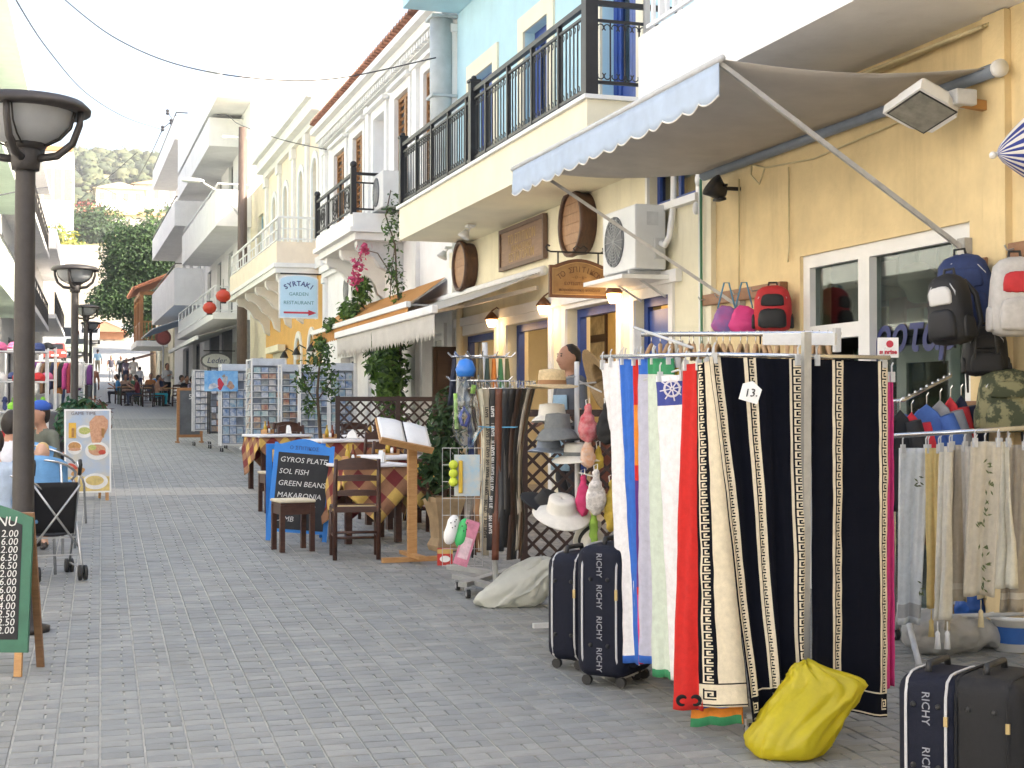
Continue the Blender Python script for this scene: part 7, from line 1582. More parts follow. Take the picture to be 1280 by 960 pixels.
# ================================================================== postcard racks
PC = [mat('card_%d' % i, c, .35, .25, 14, col2=d) for i, (c, d) in enumerate([((.05,.14,.32), (.55,.58,.6)), ((.10,.26,.4), (.5,.5,.48)), ((.62,.58,.5), (.2,.25,.35)), ((.30,.1,.08), (.55,.45,.3)), ((.70,.70,.68), (.15,.22,.35)), ((.10,.13,.14), (.4,.42,.4)), ((.14,.32,.36), (.6,.6,.55)), ((.42,.3,.14), (.1,.12,.18))])]
def card_rack(label, px, py, D, w_, h_, sides=1, rz=0., z0=.12, frame=WHITEP, header=True, cols=5, rows=11, name='postcard_rack', wheels=True, pal=None):
    p = atD(px, py, D); t = thing(name, label, 'postcard rack', (p.x, p.y, G(p.y)), rz, 'postcard racks along the street')
    d_ = w_ if sides > 1 else .22
    for sx in (-1, 1):
        for sy in (-1, 1): b = MB(); b.box(sx*w_/2-.014, sx*w_/2+.014, sy*d_/2-.014, sy*d_/2+.014, z0, h_); b.build('upright', frame, t)
    for z in (z0+.02, h_-.02):
        b = MB()
        for s in (-1, 1): b.bar((-w_/2, s*d_/2, z), (w_/2, s*d_/2, z), .02); b.bar((s*w_/2, -d_/2, z), (s*w_/2, d_/2, z), .02)
        b.build('frame', frame, t)
    b = MB(); b.box(-w_/2+.03, w_/2-.03, -d_/2+.04, d_/2-.04, z0+.03, h_-.03); b.build('back_panel', mat('rack_back', (.22,.25,.30), .6), t)
    b = MB(); r_ = random.Random(int(px)); top = h_-(.14 if header else .03)
    for face in range(sides):
        for j in range(rows):
            for i in range(cols):
                if r_.random() < .06: continue
                cw, chh = (w_-.06)/cols, (top-z0-.06)/rows; x = -w_/2+.03+cw*(i+.5); z = z0+.04+chh*(j+.5); hw, hh = cw*.44, chh*r_.uniform(.36, .46); m_ = r_.choice(pal or range(8))
                y = -d_/2-.004-r_.uniform(0, .01); Mx = Matrix.Rotation(-PI/2*face, 4, 'Z')
                vs_ = [Mx@Vector(q) for q in ((x-hw, y-.012, z-hh), (x+hw, y-.012, z-hh), (x+hw, y+.012, z+hh), (x-hw, y+.012, z+hh), (x-hw, y-.008, z-hh), (x+hw, y-.008, z-hh), (x+hw, y+.016, z+hh), (x-hw, y+.016, z+hh))]
                b.add(vs_, [(0, 1, 2, 3), (7, 6, 5, 4), (0, 4, 5, 1), (1, 5, 6, 2), (2, 6, 7, 3), (3, 7, 4, 0)], m_)
    o = b.build('postcards', PC, t); o['kind'] = 'stuff'
    for face in range(sides):
        Mx = Matrix.Rotation(-PI/2*face, 4, 'Z'); b = MB()
        for j in range(rows): z = z0+.05+(top-z0-.06)*j/rows; b.bar(Mx@Vector((-w_/2, -d_/2-.02, z)), Mx@Vector((w_/2, -d_/2-.02, z)), .008)
        o = b.build('wire_shelves', frame, t); o['kind'] = 'stuff'
    if header: b = MB(); b.box(-w_/2, w_/2, -d_/2-.012, -d_/2+.005, h_-.13, h_); b.build('header_board', mat('rack_header', (.55,.60,.66), .5, .1), t)
    if wheels:
        for sx in (-1, 1):
            for sy in (-1, 1): castor(t, (sx*w_/2*.9, sy*d_/2*.9, 0), .04)
    return t
card_rack('white four sided postcard rack with a pale header, tallest of the row', 332, 570, 26.6, .62, 1.82, 2, .05, .25, cols=4, rows=12)
card_rack('narrow postcard rack between the tall white rack and the wide ones', 364, 566, 25.8, .42, 1.72, 1, .1, cols=3, rows=12)
card_rack('wide white postcard rack behind the slim young tree', 396, 566, 25.0, .62, 1.72, 1, .0, cols=5, rows=12, pal=[0, 1, 5, 6, 1])
card_rack('white postcard rack nearest the lattice screen', 426, 566, 24.7, .42, 1.75, 1, .0, cols=3, rows=10, pal=[0, 1, 6, 6, 4])
card_rack('souvenir rack with blue boxes and magazines left of the tall white rack', 294, 565, 28.0, .60, 1.72, 1, .1, cols=4, rows=8, pal=[0, 0, 1, 4, 2])
card_rack('black based postcard stand with brown cards', 272, 560, 29.0, .36, 1.66, 1, .1, .3, BLACKM, False, 3, 10, pal=[2, 3, 4, 7])
card_rack('open wire stand with half empty card pockets', 252, 556, 30.0, .36, 1.6, 1, .1, .3, GALV, False, 3, 9, pal=[2, 2, 4])
p = atD(283, 470, 27.8); t = thing('poster_boards', 'blue and red picture poster clipped above the souvenir rack', 'poster', p, 0)
b = MB(); b.box(-.42, .22, -.01, .01, -.3, .1); b.build('board', mat('poster_blue', (.05,.25,.6), .4, .3, 5, col2=(.3,.55,.75)), t)
for x_, z_, rx_, rz_, m_ in ((-.12, -.16, .06, .1, RED), (-.02, -.1, .045, .12, PC[2]), (.08, -.18, .07, .07, PC[3]), (-.26, -.2, .09, .06, PC[4]), (-.05, .0, .03, .03, PC[7])):
    b = MB(); b.prism([(x_+rx_*math.cos(q)*(1+.3*math.sin(3*q+x_*40)), z_+rz_*math.sin(q)*(1+.3*math.cos(2*q+x_*30))) for q in np.linspace(0, 2*PI, 12)[:-1]], .0105, .0125+.1*abs(x_)*.02, Matrix.Rotation(PI/2, 4, 'X')); b.build('picture_motif', m_, t)
# leaning white display stand
p = gpt(300, 568); t = thing('slanted_display', 'white slanted display frame with transparent side in front of the tall rack', 'display', p, .1)
for y_ in (0, -.3): b = MB(); b.tube([(0, y_, .1), (.6, y_, .1), (.6, y_, .75), (0, y_, .1)], .02, 6); b.build('frame', WHITEP, t)
b = MB(); b.prism([(.02, .1), (.58, .1), (.58, .72)], -.001, .001, Matrix.Translation((0, -.15, 0))@Matrix.Rotation(PI/2, 4, 'X')); b.build('pane', mat('grey_pane', (.45,.48,.5), .3), t)
for x in (.05, .55): castor(t, (x, -.15, 0), .04)
p = atD(237, 552, 31.0); t = thing('grey_chalkboard', 'tall grey chalkboard with brown frame beside the card stands', 'chalkboard', (p.x, p.y, G(p.y)), .15)
frame_mb(-.28, .28, .12, 1.2, -.02, .06, .04).build('frame', SHUTW, t); b = MB(); b.box(-.22, .22, -.01, .01, .18, 1.14); b.build('slate', mat('grey_slate', (.10,.11,.12), .8, .2, 4), t); text('59', .16, CHALK, t, (.05, -.013, 1.0), (PI/2, 0, 0))
for sx in (-1, 1): b = MB(); b.bar((sx*.26, -.02, 0), (sx*.26, 0, .12), .04); b.bar((sx*.26, -.15, .02), (sx*.26, .2, .02), .03); b.build('leg', SHUTW, t)
# ================================================================== left-hand side
class LBld(Bld):
    X = -3.2
    def __init__(s, name, label, a0, a1, cat='building'):
        s.a0, s.a1 = a0, a1; s.ab = (a0+a1)/2; s.zb = G(-s.ab)
        s.e = thing(name, label, cat, (s.X, -s.ab, s.zb), -PI/2); s.off = (-s.ab, 0, -s.zb)
GRNW = mat('pale_green_wall', (.66,.74,.66), .85, .06, 2)
block('left_corner_block', 'tall white block at the left picture edge with a sunlit roof eave', -47, -31, 12.5, GRNW, [(-46.5, -31.5, 4.6, 1.0, 'parapet'), (-46.5, -31.5, 7.8, 1.0, 'rail'), (-47, -31, 11.6, .5, 'eave')], (5.0, 8.2), 1.0, BLACKM, GRYC, [(-45, -41, 1.4, 3.8), (-39, -35, 1.3, 3.8)], 7, LBld)
block('left_middle_block', 'white block with balconies and dark railings behind the near lamp post', -66, -49, 11.8, WHITEW, [(-65.5, -49.5, 5.2, 1.0, 'rail'), (-65.5, -49.5, 8.4, 1.0, 'rail'), (-66, -49, 11.3, .4, 'eave')], (5.6, 8.8), 1.0, BLACKM, BLUEP, [(-64, -60, 2.0, 4.4), (-58, -54, 1.9, 4.4)], 7, LBld)
block('left_far_block', 'white block with blue doors farther down the left side', -86, -68, 12.5, WHITEW, [(-85.5, -68.5, 6.0, 1.0, 'rail'), (-85.5, -68.5, 9.2, .9, 'parapet')], (6.4, 9.6), 1.2, BLACKM, BLUEP, [(-84, -80, 2.9, 5.2), (-77, -73, 2.6, 5.0)], 7, LBld)
LBld.X = -6.0
block('unseen_left_block', 'unseen white block added beside the cafe terrace on the near left', -30.5, 14, 8.5, WHITEW, [(-30, 13, 4.4, 1.0, 'parapet')], (4.9,), 1.0, BLACKM, BLUEP, [(-28, -22, .9, 3.4), (-18, -12, .7, 3.2)], 7, LBld)  # out of frame, added to cut low sky light and bounce sun
# ---- lamp posts
LM = mat('lamp_post_paint', (.035,.030,.028), .5, .2, 10, .2, 60); FROST = mat('frosted_glass', (.62,.64,.66), .35, .05, 6, trans=.5)
def lamp(t):
    b = MB(); b.lathe([(.17, 0), (.17, .03), (.10, .05), (.085, .4), (.068, .45), (.062, 2.9), (.06, 2.98)], 14); b.build('post', LM, t, True)
    b = MB(); b.lathe([(.085, 2.93), (.09, 2.98), (.09, 3.06), (.07, 3.1), (.07, 3.0)], 14); b.build('collar', LM, t, True)
    for k in range(4):
        a = PI/2*k+.0; pts = [(.04, 3.0), (.2, 3.02), (.3, 3.10), (.345, 3.22), (.35, 3.31)]
        b = MB(); b.tube([(r*math.cos(a), r*math.sin(a), z) for r, z in pts], [.028, .026, .024, .022, .02], 7); b.build('arm', LM, t, True)
    b = MB(); b.lathe([(.30, 3.3), (.40, 3.305), (.402, 3.33), (.36, 3.37), (.2, 3.40), (0, 3.41)], 28); b.build('rim', LM, t, True)
    b = MB(); b.lathe([(.10, 3.09), (.2, 3.13), (.27, 3.2), (.30, 3.30)], 24, cap=False); b.build('bowl', FROST, t, True)
    b = MB(); b.lathe([(.06, 3.05), (.13, 3.08), (.125, 3.11), (.03, 3.12)], 16); b.build('bowl_cup', LM, t, True)
    for k in range(4):
        a = PI/2*k; 
        for s in (-1, 1): b = MB(); b.tube([(r*math.cos(a)-s*.018*math.sin(a), r*math.sin(a)+s*.018*math.cos(a), z) for r, z in ((.12, 3.085), (.215, 3.13), (.285, 3.2), (.312, 3.3))], .006, 5); b.build('rib', LM, t, True)
LP = [(30, 9.05, 'nearest dark lamp post with a frosted bowl at the left picture edge'), (93, 24.5, 'second dark lamp post along the left of the street'), (107, 41.0, 'third dark lamp post along the left of the street'), (113, 57.0, 'farthest dark lamp post along the left of the street')]
l0 = None
for px, D, lb in LP:
    p = atD(px, 480, D); loc = (p.x, p.y, G(p.y))
    if l0 is None: l0 = thing('street_lamp', lb, 'street lamp', loc, -YAW, 'dark lamp posts along the street'); lamp(l0)
    else: dup(l0, loc, None, lb)
# ---- green menu board
GRB = mat('green_frame', (.03,.14,.085), .5, .1, 8)
g = gpt(-3, 846); t = thing('green_chalkboard', 'green framed A-board with a chalk price list at the left picture edge', 'chalkboard', g, -.30)
Mg = Matrix.Rotation(-.10, 4, 'X')@Matrix.Rotation(PI/2, 4, 'X')
X0, X1 = -.55, .16
pts = [(X0, .13), (X1, .13), (X1, .86)]+[(X1+(X0-X1)*q, .86+.09*math.sin(PI*q)) for q in np.linspace(.06, .94, 14)]+[(X0, .86)]
b = MB(); b.prism(pts, -.012, .012, Mg); b.build('frame', GRB, t)
pts2 = [(X0+.07, .2), (X1-.055, .2), (X1-.055, .82)]+[(X1-.055+(X0-X1+.125)*q, .82+.07*math.sin(PI*q)) for q in np.linspace(.06, .94, 14)]+[(X0+.07, .82)]
b = MB(); b.prism(pts2, .0125, .015, Mg); b.build('slate', SLATE, t)
for x in (X0+.06, X1-.05): b = MB(); b.box(x-.02, x+.02, 0, .13, -.012, .012, 0, Mg); b.build('front_leg', PINEW, t)
b = MB(); b.prism([(X0, .0), (X0+.04, 0), (X0+.04, .5), (X1-.04, .5), (X1-.04, 0), (X1, 0), (X1, .9), (X0, .9)], -.01, .01, Matrix.Translation((.0, .27, 0))@Matrix.Rotation(.2, 4, 'X')@Matrix.Rotation(PI/2, 4, 'X')); b.build('rear_frame', wood('rear_frame_wood', (.28,.15,.07), (.18,.09,.04)), t)
def chalk(s, x, z, sz=.06, al='RIGHT'): p = Mg@Vector((x, z, .0165)); text(s, sz, CHALK, t, p, Mg.to_euler(), align=al, shear=.12, ext=.0006)
chalk('MENU', .075, .835, .075)
for k, (nm, pr_) in enumerate((('', '2.00'), ('', '6.00'), ('', '2.00'), ('', '6.50'), ('PLATE', '6.50'), ('', '2.00'), ('', '6.00'), ('KEFTES', '6.00'), ('SANDWICH', '4.00'), ('', '4.00'), ('', '2.50'), ('BEER', '2.50'), ('COFFEE', '2.00'))):
    z = .77-.0435*k; chalk(pr_, .085, z, .055); chalk(nm, -.045, z, .05) if nm else None
# ---- stroller
g = gpt(66, 722); t = thing('stroller', 'folding baby stroller with black seat and crossed grey tubes', 'stroller', g, PI+.2)
for s in (-1, 1):
    b = MB(); b.tube([(s*.2, -.32, .07), (s*.2, -.05, .5), (s*.2, .12, .85), (s*.2, .16, .95)], .012, 7); b.build('side_tube', STEEL, t, True)
    b = MB(); b.tube([(s*.2, .33, .07), (s*.2, .05, .45), (s*.2, .02, .5)], .011, 7); b.build('rear_tube', STEEL, t, True)
    b = MB(); b.tube([(s*.2, .15, .93), (s*.2, .20, 1.02), (s*.2, .17, 1.06)], .018, 7); b.build('handle', RUBBER, t, True)
    b = MB(); b.tube([(s*.2, .12, .28), (-s*.2, .19, .84)], .010, 6); b.build('cross_tube', STEEL, t, True)
    for y in (-.32, .33):
        for e in (-.022, .022):
            b = MB(); b.lathe([(.03, -.012), (.068, -.012), (.068, .012), (.03, .012)], 14, (s*.2+e, y, .068), Matrix.Rotation(PI/2, 4, 'Y')); wh = b.build('wheel', RUBBER, t, True)
    b = MB(); b.tube([(s*.2, -.3, .1), (s*.2, .3, .1)], .009, 6); b.build('lower_tube', STEEL, t)
b = MB(); b.sheet(lambda u, v: (-.19+.38*u, .13-.16*v-.03*math.sin(PI*u), .86-.46*v), 8, 8, .012); b.build('seat_back', cl('stroller', (.012,.012,.014)), t, True)
b = MB(); b.sheet(lambda u, v: (-.19+.38*u, -.03-.25*v, .40+.02*v-.03*math.sin(PI*u)), 8, 6, .012); b.build('seat', MATS['cloth_stroller'], t, True)
b = MB(); b.bar((-.2, .02, .36), (.2, .02, .36), .015); b.bar((-.2, .2, .22), (.2, .2, .22), .012); b.build('cross_bar', STEEL, t); t.scale = (.88, .88, .88)
# ---- food picture board
FB = mat('poster_ground', (.30,.42,.60), .4, .25, 4, col2=(.55,.50,.38)); FY = mat('poster_yellow', (.65,.50,.18), .4, .2, 10)
g = gpt(112, 626); t = thing('food_poster_board', 'pictured food board with gyros, plates and a burger standing on the pavement', 'sign', g, .12)
Mp = Matrix.Rotation(-.08, 4, 'X')@Matrix.Rotation(PI/2, 4, 'X')
b = MB(); b.box(-.30, .26, .1, 1.14, -.012, .012, 0, Mp); b.build('panel', WHITEP, t); b = MB(); b.box(-.28, .24, .12, 1.12, .0125, .0145, 0, Mp); b.build('poster', FB, t); b = MB(); b.box(-.28, .24, .12, .3, .0148, .016, 0, Mp); b.build('poster_foot', FY, t)
for x in (-.25, .21): b = MB(); b.box(x-.02, x+.02, 0, .1, -.01, .01, 0, Mp); b.build('leg', PINEW, t)
b = MB(); b.bar((-.2, .35, 0), (-.2, .02, .9), .03); b.bar((.16, .35, 0), (.16, .02, .9), .03); b.build('rear_leg', PINEW, t)
PLT = mat('plate_white', (.72,.72,.70), .3); MEAT = mat('meat', (.42,.20,.11), .5, .3, 40, col2=(.6,.36,.22)); BEER = mat('beer', (.70,.42,.05), .3, .1, 12); BUN = mat('bun', (.50,.26,.09), .5, .2, 20); SAL = mat('salad', (.2,.35,.06), .5, .4, 60, col2=(.6,.5,.2)); TOM = mat('tomato', (.5,.06,.03), .4, .2, 30)
def disc(x, z, rx, rz_, m, lift, nm, rot=0.):
    b = MB(); b.lathe([(1, 0), (1, .002)], 22, (0, 0, 0), Mp@Matrix.Translation((x, z, lift))@Matrix.Rotation(rot, 4, 'Z')@Matrix.Diagonal((rx, rz_, 1, 1))); b.build(nm, m, t)
pic = [(-.01+.10, .44+.2-.02, .145, .115, PLT, 'plate'), (.07, .24, .15, .10, PLT, 'plate'), (-.06, .86, .10, .08, PLT, 'plate'), (-.18, .66, .09, .085, PLT, 'plate')]
for i, (x, z, a, c_, m, n_) in enumerate(pic): disc(x, z, a, c_, m, .0165, n_)
disc(.09, .63, .105, .07, MEAT, .019, 'grilled_meat'); disc(.15, .60, .045, .03, TOM, .0215, 'tomato'); disc(.03, .66, .05, .035, SAL, .0215, 'salad'); disc(.06, .25, .11, .06, FY, .019, 'fries'); disc(-.06, .87, .07, .045, SAL, .019, 'salad'); disc(-.18, .68, .075, .05, BUN, .019, 'burger'); disc(-.18, .64, .075, .02, MEAT, .0215, 'patty'); disc(-.2, .42, .07, .035, TOM, .0165, 'wrap', -.6); disc(-.14, .36, .09, .04, BUN, .019, 'sandwich', .4); disc(-.2, .22, .05, .05, MEAT, .0165, 'sausage')
b = MB(); b.prism([(.03, .72), (.13, .72), (.22, .9), (.225, 1.0), (.17, 1.06), (.07, 1.06), (.0, .98), (-.0, .88)], .0165, .02, Mp); b.build('gyros_cone', MEAT, t)
b = MB(); b.box(-.25, -.16, .78, .97, .0165, .019, 0, Mp); b.build('beer_glass', BEER, t)
p = Mp@Vector((-.07, 1.085, .017)); text('GAME TIME', .06, mat('poster_letter', (.15,.12,.12), .6), t, p, Mp.to_euler(), width=.3)
# ---- cafe chairs with blue backs, round table
BLF = mat('blue_cafe_fabric', (.14,.34,.62), .7, .08, 12, .2, 200)
def cafe_chair(label, loc, rz, src=None):
    t = thing('cafe_chair', label, 'chair', loc, rz, 'blue backed cafe chairs')
    if src:
        for ch in src.children: c = ch.copy(); C.objects.link(c); c.parent = t
        return t
    ov = lambda r, z0, q0, q1: [(r*1.0*math.sin(q), .05+.25*math.cos(q)*1.0, z0+.12*(math.cos(q))) for q in np.linspace(q0, q1, 15)]
    b = MB(); b.tube(ov(.30, .72, -2.2, 2.2), .013, 7); b.build('arm_tube', CHROME, t, True)
    for sx in (-1, 1):
        b = MB(); b.tube([(sx*.25, -.12, .66), (sx*.25, -.22, .42), (sx*.25, -.25, 0)], .012, 7); b.build('front_leg', CHROME, t, True)
        b = MB(); b.tube([(sx*.2, .24, .8), (sx*.22, .2, .42), (sx*.23, .28, 0)], .012, 7); b.build('back_leg', CHROME, t, True)
    b = MB(); b.sheet(lambda u, v: (.25*math.sin((u-.5)*2.6), .05+.24*math.cos((u-.5)*2.6)+.02*v, .46+.42*v*(1-.18*(2*u-1)**2)), 12, 8, .01); b.build('backrest', BLF, t, True)
    b = MB(); b.lathe([(.235, .43), (.24, .445), (.235, .46), (0, .455)], 20); b.build('seat', BLF, t, True)
    return t
c0 = cafe_chair('blue cafe chair holding the blond child, back to the street', gpt(52, 690), 3.0)
cafe_chair('blue cafe chair of the man in the blue cap', gpt(64, 655), 2.3, c0); cafe_chair('blue cafe chair at the left picture edge', gpt(4, 690), 1.0, c0); cafe_chair('blue cafe chair half behind the green chalkboard', gpt(12, 722), 2.6, c0)
g = gpt(22, 668); t = thing('round_cafe_table', 'round blue cafe table between the cafe chairs', 'table', g)
b = MB(); b.lathe([(.38, .70), (.38, .72), (0, .722)], 28); b.build('tabletop', BLF, t, True); b = MB(); b.tube([(0, 0, .02), (0, 0, .7)], .03, 10); b.build('column', STEEL, t, True); b = MB(); b.lathe([(.24, 0), (.22, .02), (.05, .04)], 20); b.build('base', STEEL, t, True)
# seated people
p = gpt(62, 655); m1 = person('seated man with moustache, blue cap and olive polo shirt', p+Vector((0, 0, .0)), -1.0, 1.72, 'sit', top=cl('olive', (.13,.14,.11)), bottom=cl('jeans', (.05,.07,.12)), face=True, h=.018, lean=.18, arms=(((.27, -.08, 1.08), (.1, -.34, 1.06)), ((.27, -.05, 1.08), (.12, -.30, 1.05))))
CAPB = cl('cap_blue', (.03,.10,.42))
V0 = Vector((0, .0-.18*.7, 1.64-.43)); netobj('cap', [('e', (tuple(V0+Vector((0, .01, .03))), (.093, .108, .075)), 0), ('e', (tuple(V0+Vector((0, -.12, .012))), (.065, .075, .010)), 0)], [CAPB], m1, .014, .02)
b = MB(); b.ball((0, -.108-.18*.65-.008, 1.552-.43), (.03, .012, .009), 6); b.build('moustache', HAIRD, m1)
p = gpt(52, 690); person('blond child seen from behind in a blue cafe chair', p+Vector((0, -.02, .05)), 3.0-PI, 1.25, 'sit', top=cl('pink_top', (.55,.22,.22)), bottom=cl('child_shorts', (.2,.25,.4)), skin=SKIN2, hair=HAIRB, sleeves=.1, shorts=True, h=.02)
p = gpt(2, 690); person('person in a white shirt seated at the left picture edge', p, 2.7, 1.7, 'sit', top=cl('offwhite', (.62,.62,.66)), bottom=cl('greyblue2', (.2,.24,.32)), h=.022, lean=.25)
p = gpt(-8, 730); person('person in pale blue clothes seated half behind the green chalkboard', p, 3.4, 1.6, 'sit', top=cl('paleblue', (.45,.55,.68)), bottom=cl('paleblue3', (.4,.5,.65)), skin=SKIN2, h=.024, lean=.1)
# ---- left shop displays
def shelf_unit(label, px, D, w_, h_, levels, rz=0):
    p = atD(px, 480, D); t = thing('display_stand', label, 'display stand', (p.x, p.y, G(p.y)), rz, 'display stands on the left side')
    for sx in (-1, 1):
        for sy in (-1, 1): b = MB(); b.box(sx*w_/2-.012, sx*w_/2+.012, sy*.2-.012, sy*.2+.012, 0, h_); b.build('upright', GALV, t)
    for k in range(levels): z = .25+(h_-.3)*k/(levels-1); b = MB(); b.box(-w_/2, w_/2, -.22, .22, z-.01, z+.01); b.build('shelf', GALV, t)
    return t, [.26+(h_-.3)*k/(levels-1) for k in range(levels)]
CAPC = [('red', (.55,.03,.03)), ('black', (.02,.02,.02)), ('white', (.66,.66,.64)), ('lime green', (.22,.55,.05)), ('pale blue', (.4,.55,.68)), ('navy', (.03,.05,.15)), ('orange', (.65,.25,.04)), ('pink', (.6,.12,.25))]
def cap(label, loc, c, rz=0, s=1., grp='caps on the left display stands'):
    m = mat('cap_'+c[0].replace(' ', '_'), c[1], .75, .08)
    o = netobj('cap', [('e', ((0, 0, .05*s), (.09*s, .1*s, .07*s)), 0), ('e', ((0, -.12*s, .03*s), (.07*s, .08*s, .012*s)), 0), ('e', ((0, 0, .01*s), (.085*s, .095*s, .03*s)), 0)], [m], None, .018, .02, 0, 1, loc, rz); return tag(o, label, 'cap', grp)
def slipper(label, loc, c, rz=0):
    m = mat('slipper_'+c[0].replace(' ', '_'), c[1], .6, .1); t = thing('beach_slippers', label, 'slippers', loc, rz, 'beach slippers on the left display stands')
    for s in (-1, 1):
        netobj('slipper', [('e', ((s*.06, -.01, .05), (.04, .012, .055)), 0), ('e', ((s*.06, -.01, .15), (.045, .012, .06)), 0)], [m], t, .018, .02)
        b = MB(); b.tube([(s*.06-.035, -.02, .13), (s*.06, -.05, .16), (s*.06+.035, -.02, .13)], .012, 5); b.build('strap', m, t, True)
tS, zs = shelf_unit('tall metal shelf of caps and slippers at the left picture edge', 12, 19.0, .95, 1.9, 5, .1)
k = 0
for zi, z in enumerate(zs):
    for xi in range(4):
        c = CAPC[(k*3+zi) % 8] if not (zi == 3 and xi == 2) else CAPC[0]; loc = tS.matrix_basis@Vector((-.36+.24*xi, -.05, z)); k += 1
        where = ['bottom', 'second lowest', 'middle', 'second highest', 'top'][zi]+' shelf by the left edge, '+['first', 'second', 'third', 'fourth'][xi]+' from the left'
        if zi in (3, 4) or (zi == 0): cap(c[0]+' cap on the '+where, loc, c, random.uniform(-.5, .5))
        else: slipper(c[0]+' slippers on the '+where, loc, CAPC[3] if zi == 2 and xi > 1 else c)
ORD = 'first second third fourth fifth sixth seventh eighth ninth tenth eleventh twelfth thirteenth fourteenth fifteenth sixteenth'.split()
def clothes_rail(label, px, D, w_, h_, n, rz, gname, cols):
    p = atD(px, 480, D); t = thing('clothes_rail', label, 'clothes rail', (p.x, p.y, G(p.y)), rz, 'clothes rails on the left side')
    for s in (-1, 1): b = MB(); b.tube([(s*w_/2, 0, .03), (s*w_/2, 0, h_)], .018, 7); b.build('upright', GALV, t); b = MB(); b.bar((s*w_/2, -.25, .03), (s*w_/2, .25, .03), .03); b.build('foot', GALV, t)
    b = MB(); b.tube([(-w_/2, 0, h_), (w_/2, 0, h_)], .016, 7); b.build('rail', WHITEP, t)
    M0 = t.matrix_basis
    for k in range(n):
        c = cols[k % len(cols)]; x = -w_/2+.08+(w_-.16)*k/(n-1); m = cl('garment_'+c[0].replace(' ', '_'), c[1])
        tt = thing('garment', '%s garment, %s from the left on the %s' % (c[0], ORD[k], gname), 'garment', M0@Vector((x, 0, h_-.75)), rz+.9, 'garments on the '+gname)
        b = MB(); L = random.uniform(.55, .72); b.sheet(lambda u, v: ((u-.5)*.36*(.55+.45*min(1, v*4)), .02*math.sin(u*9+k), .73-L*v-.05*abs(u-.5)), 8, 8, .02); b.build('cloth', m, tt, True); b = MB(); b.tube([(0, 0, .72), (0, 0, .77)], .006, 4); b.build('hook', CHROME, tt)
GC = [('dark red', (.25,.03,.04)), ('purple', (.14,.04,.2)), ('white', (.6,.6,.6)), ('brown', (.16,.09,.05)), ('olive', (.16,.15,.06)), ('navy', (.03,.04,.1)), ('orange', (.5,.2,.06)), ('black', (.02,.02,.02)), ('magenta', (.4,.05,.2))]
clothes_rail('white clothes rail with dark garments behind the man in the blue cap', 70, 33.0, 1.25, 1.75, 12, .1, 'white rail beyond the blue capped man', GC)
clothes_rail('low clothes rail with bright garments near the second lamp post', 96, 40.0, .9, 1.7, 8, .2, 'low rail near the second lamp post', GC[::-1])
tS2, zs2 = shelf_unit('shelf of white and black hats under the left balconies', 38, 27.0, .9, 2.0, 4, .1)
for zi, z in enumerate(zs2):
    for xi in range(3):
        c = CAPC[(zi*2+xi*5+1) % 8]; cap(c[0]+' cap on the hat shelf under the balconies, '+['lowest', 'second', 'third', 'top'][zi]+' row, '+['left', 'middle', 'right'][xi], tS2.matrix_basis@Vector((-.3+.3*xi, -.05, z)), c, random.uniform(-1, 1), 1.2, 'caps on the hat shelf')
p = atD(64, 520, 22.0); bag('dark_bag_heap', 'heap of black bags below the clothes rail', [('e', ((0, 0, .35), (.3, .25, .4)), 0), ('e', ((.3, 0, .3), (.25, .2, .35)), 0), ('e', ((.1, 0, .7), (.2, .18, .3)), 0)], mat('black_nylon', (.02,.02,.025), .5), (p.x, p.y, G(p.y)), .05, 5, h=.04)
p = atD(84, 520, 23.0); bag('red_bag', 'dark red sports bag beside the heap of black bags', [('e', ((0, 0, .4), (.16, .14, .4)), 0), ('e', ((.05, 0, .75), (.12, .1, .2)), 0)], mat('red_nylon', (.35,.04,.05), .5), (p.x, p.y, G(p.y)), .03, 6, h=.04)
p = atD(100, 520, 21.0); t = thing('potted_bush', 'round green potted bush behind the food poster board', 'plant', (p.x, p.y, G(p.y)))
b = MB(); b.lathe([(.16, 0), (.22, .35), (.24, .35), (.24, .4), (.2, .4), (0, .38)], 16); b.build('pot', TERRA, t, True); b = MB(); b.tube([(0, 0, .3), (0, 0, .8)], .03, 6); b.build('stem', BARK, t)
leaves([((0, 0, .88), (.33, .3, .34))], 900, .06, seed=41).build('leaf_mass', [mat('bottle_green_leaf', (.02,.11,.05), .5, .2, trans=.2), LEAF], t)['kind'] = 'stuff'
p = atD(120, 520, 22.5); t = thing('potted_bush', 'reddish brown potted plant behind the food poster board', 'plant', (p.x, p.y, G(p.y)))
b = MB(); b.lathe([(.14, 0), (.2, .35), (.2, .4), (0, .38)], 16); b.build('pot', TERRA, t, True); b = MB(); b.tube([(0, 0, .3), (0, 0, .8)], .03, 6); b.build('stem', BARK, t); leaves([((0, 0, .82), (.22, .22, .32))], 450, .06, seed=42).build('leaf_mass', [mat('maroon_leaf', (.14,.05,.04), .5, .2, trans=.2), LEAFD], t)['kind'] = 'stuff'
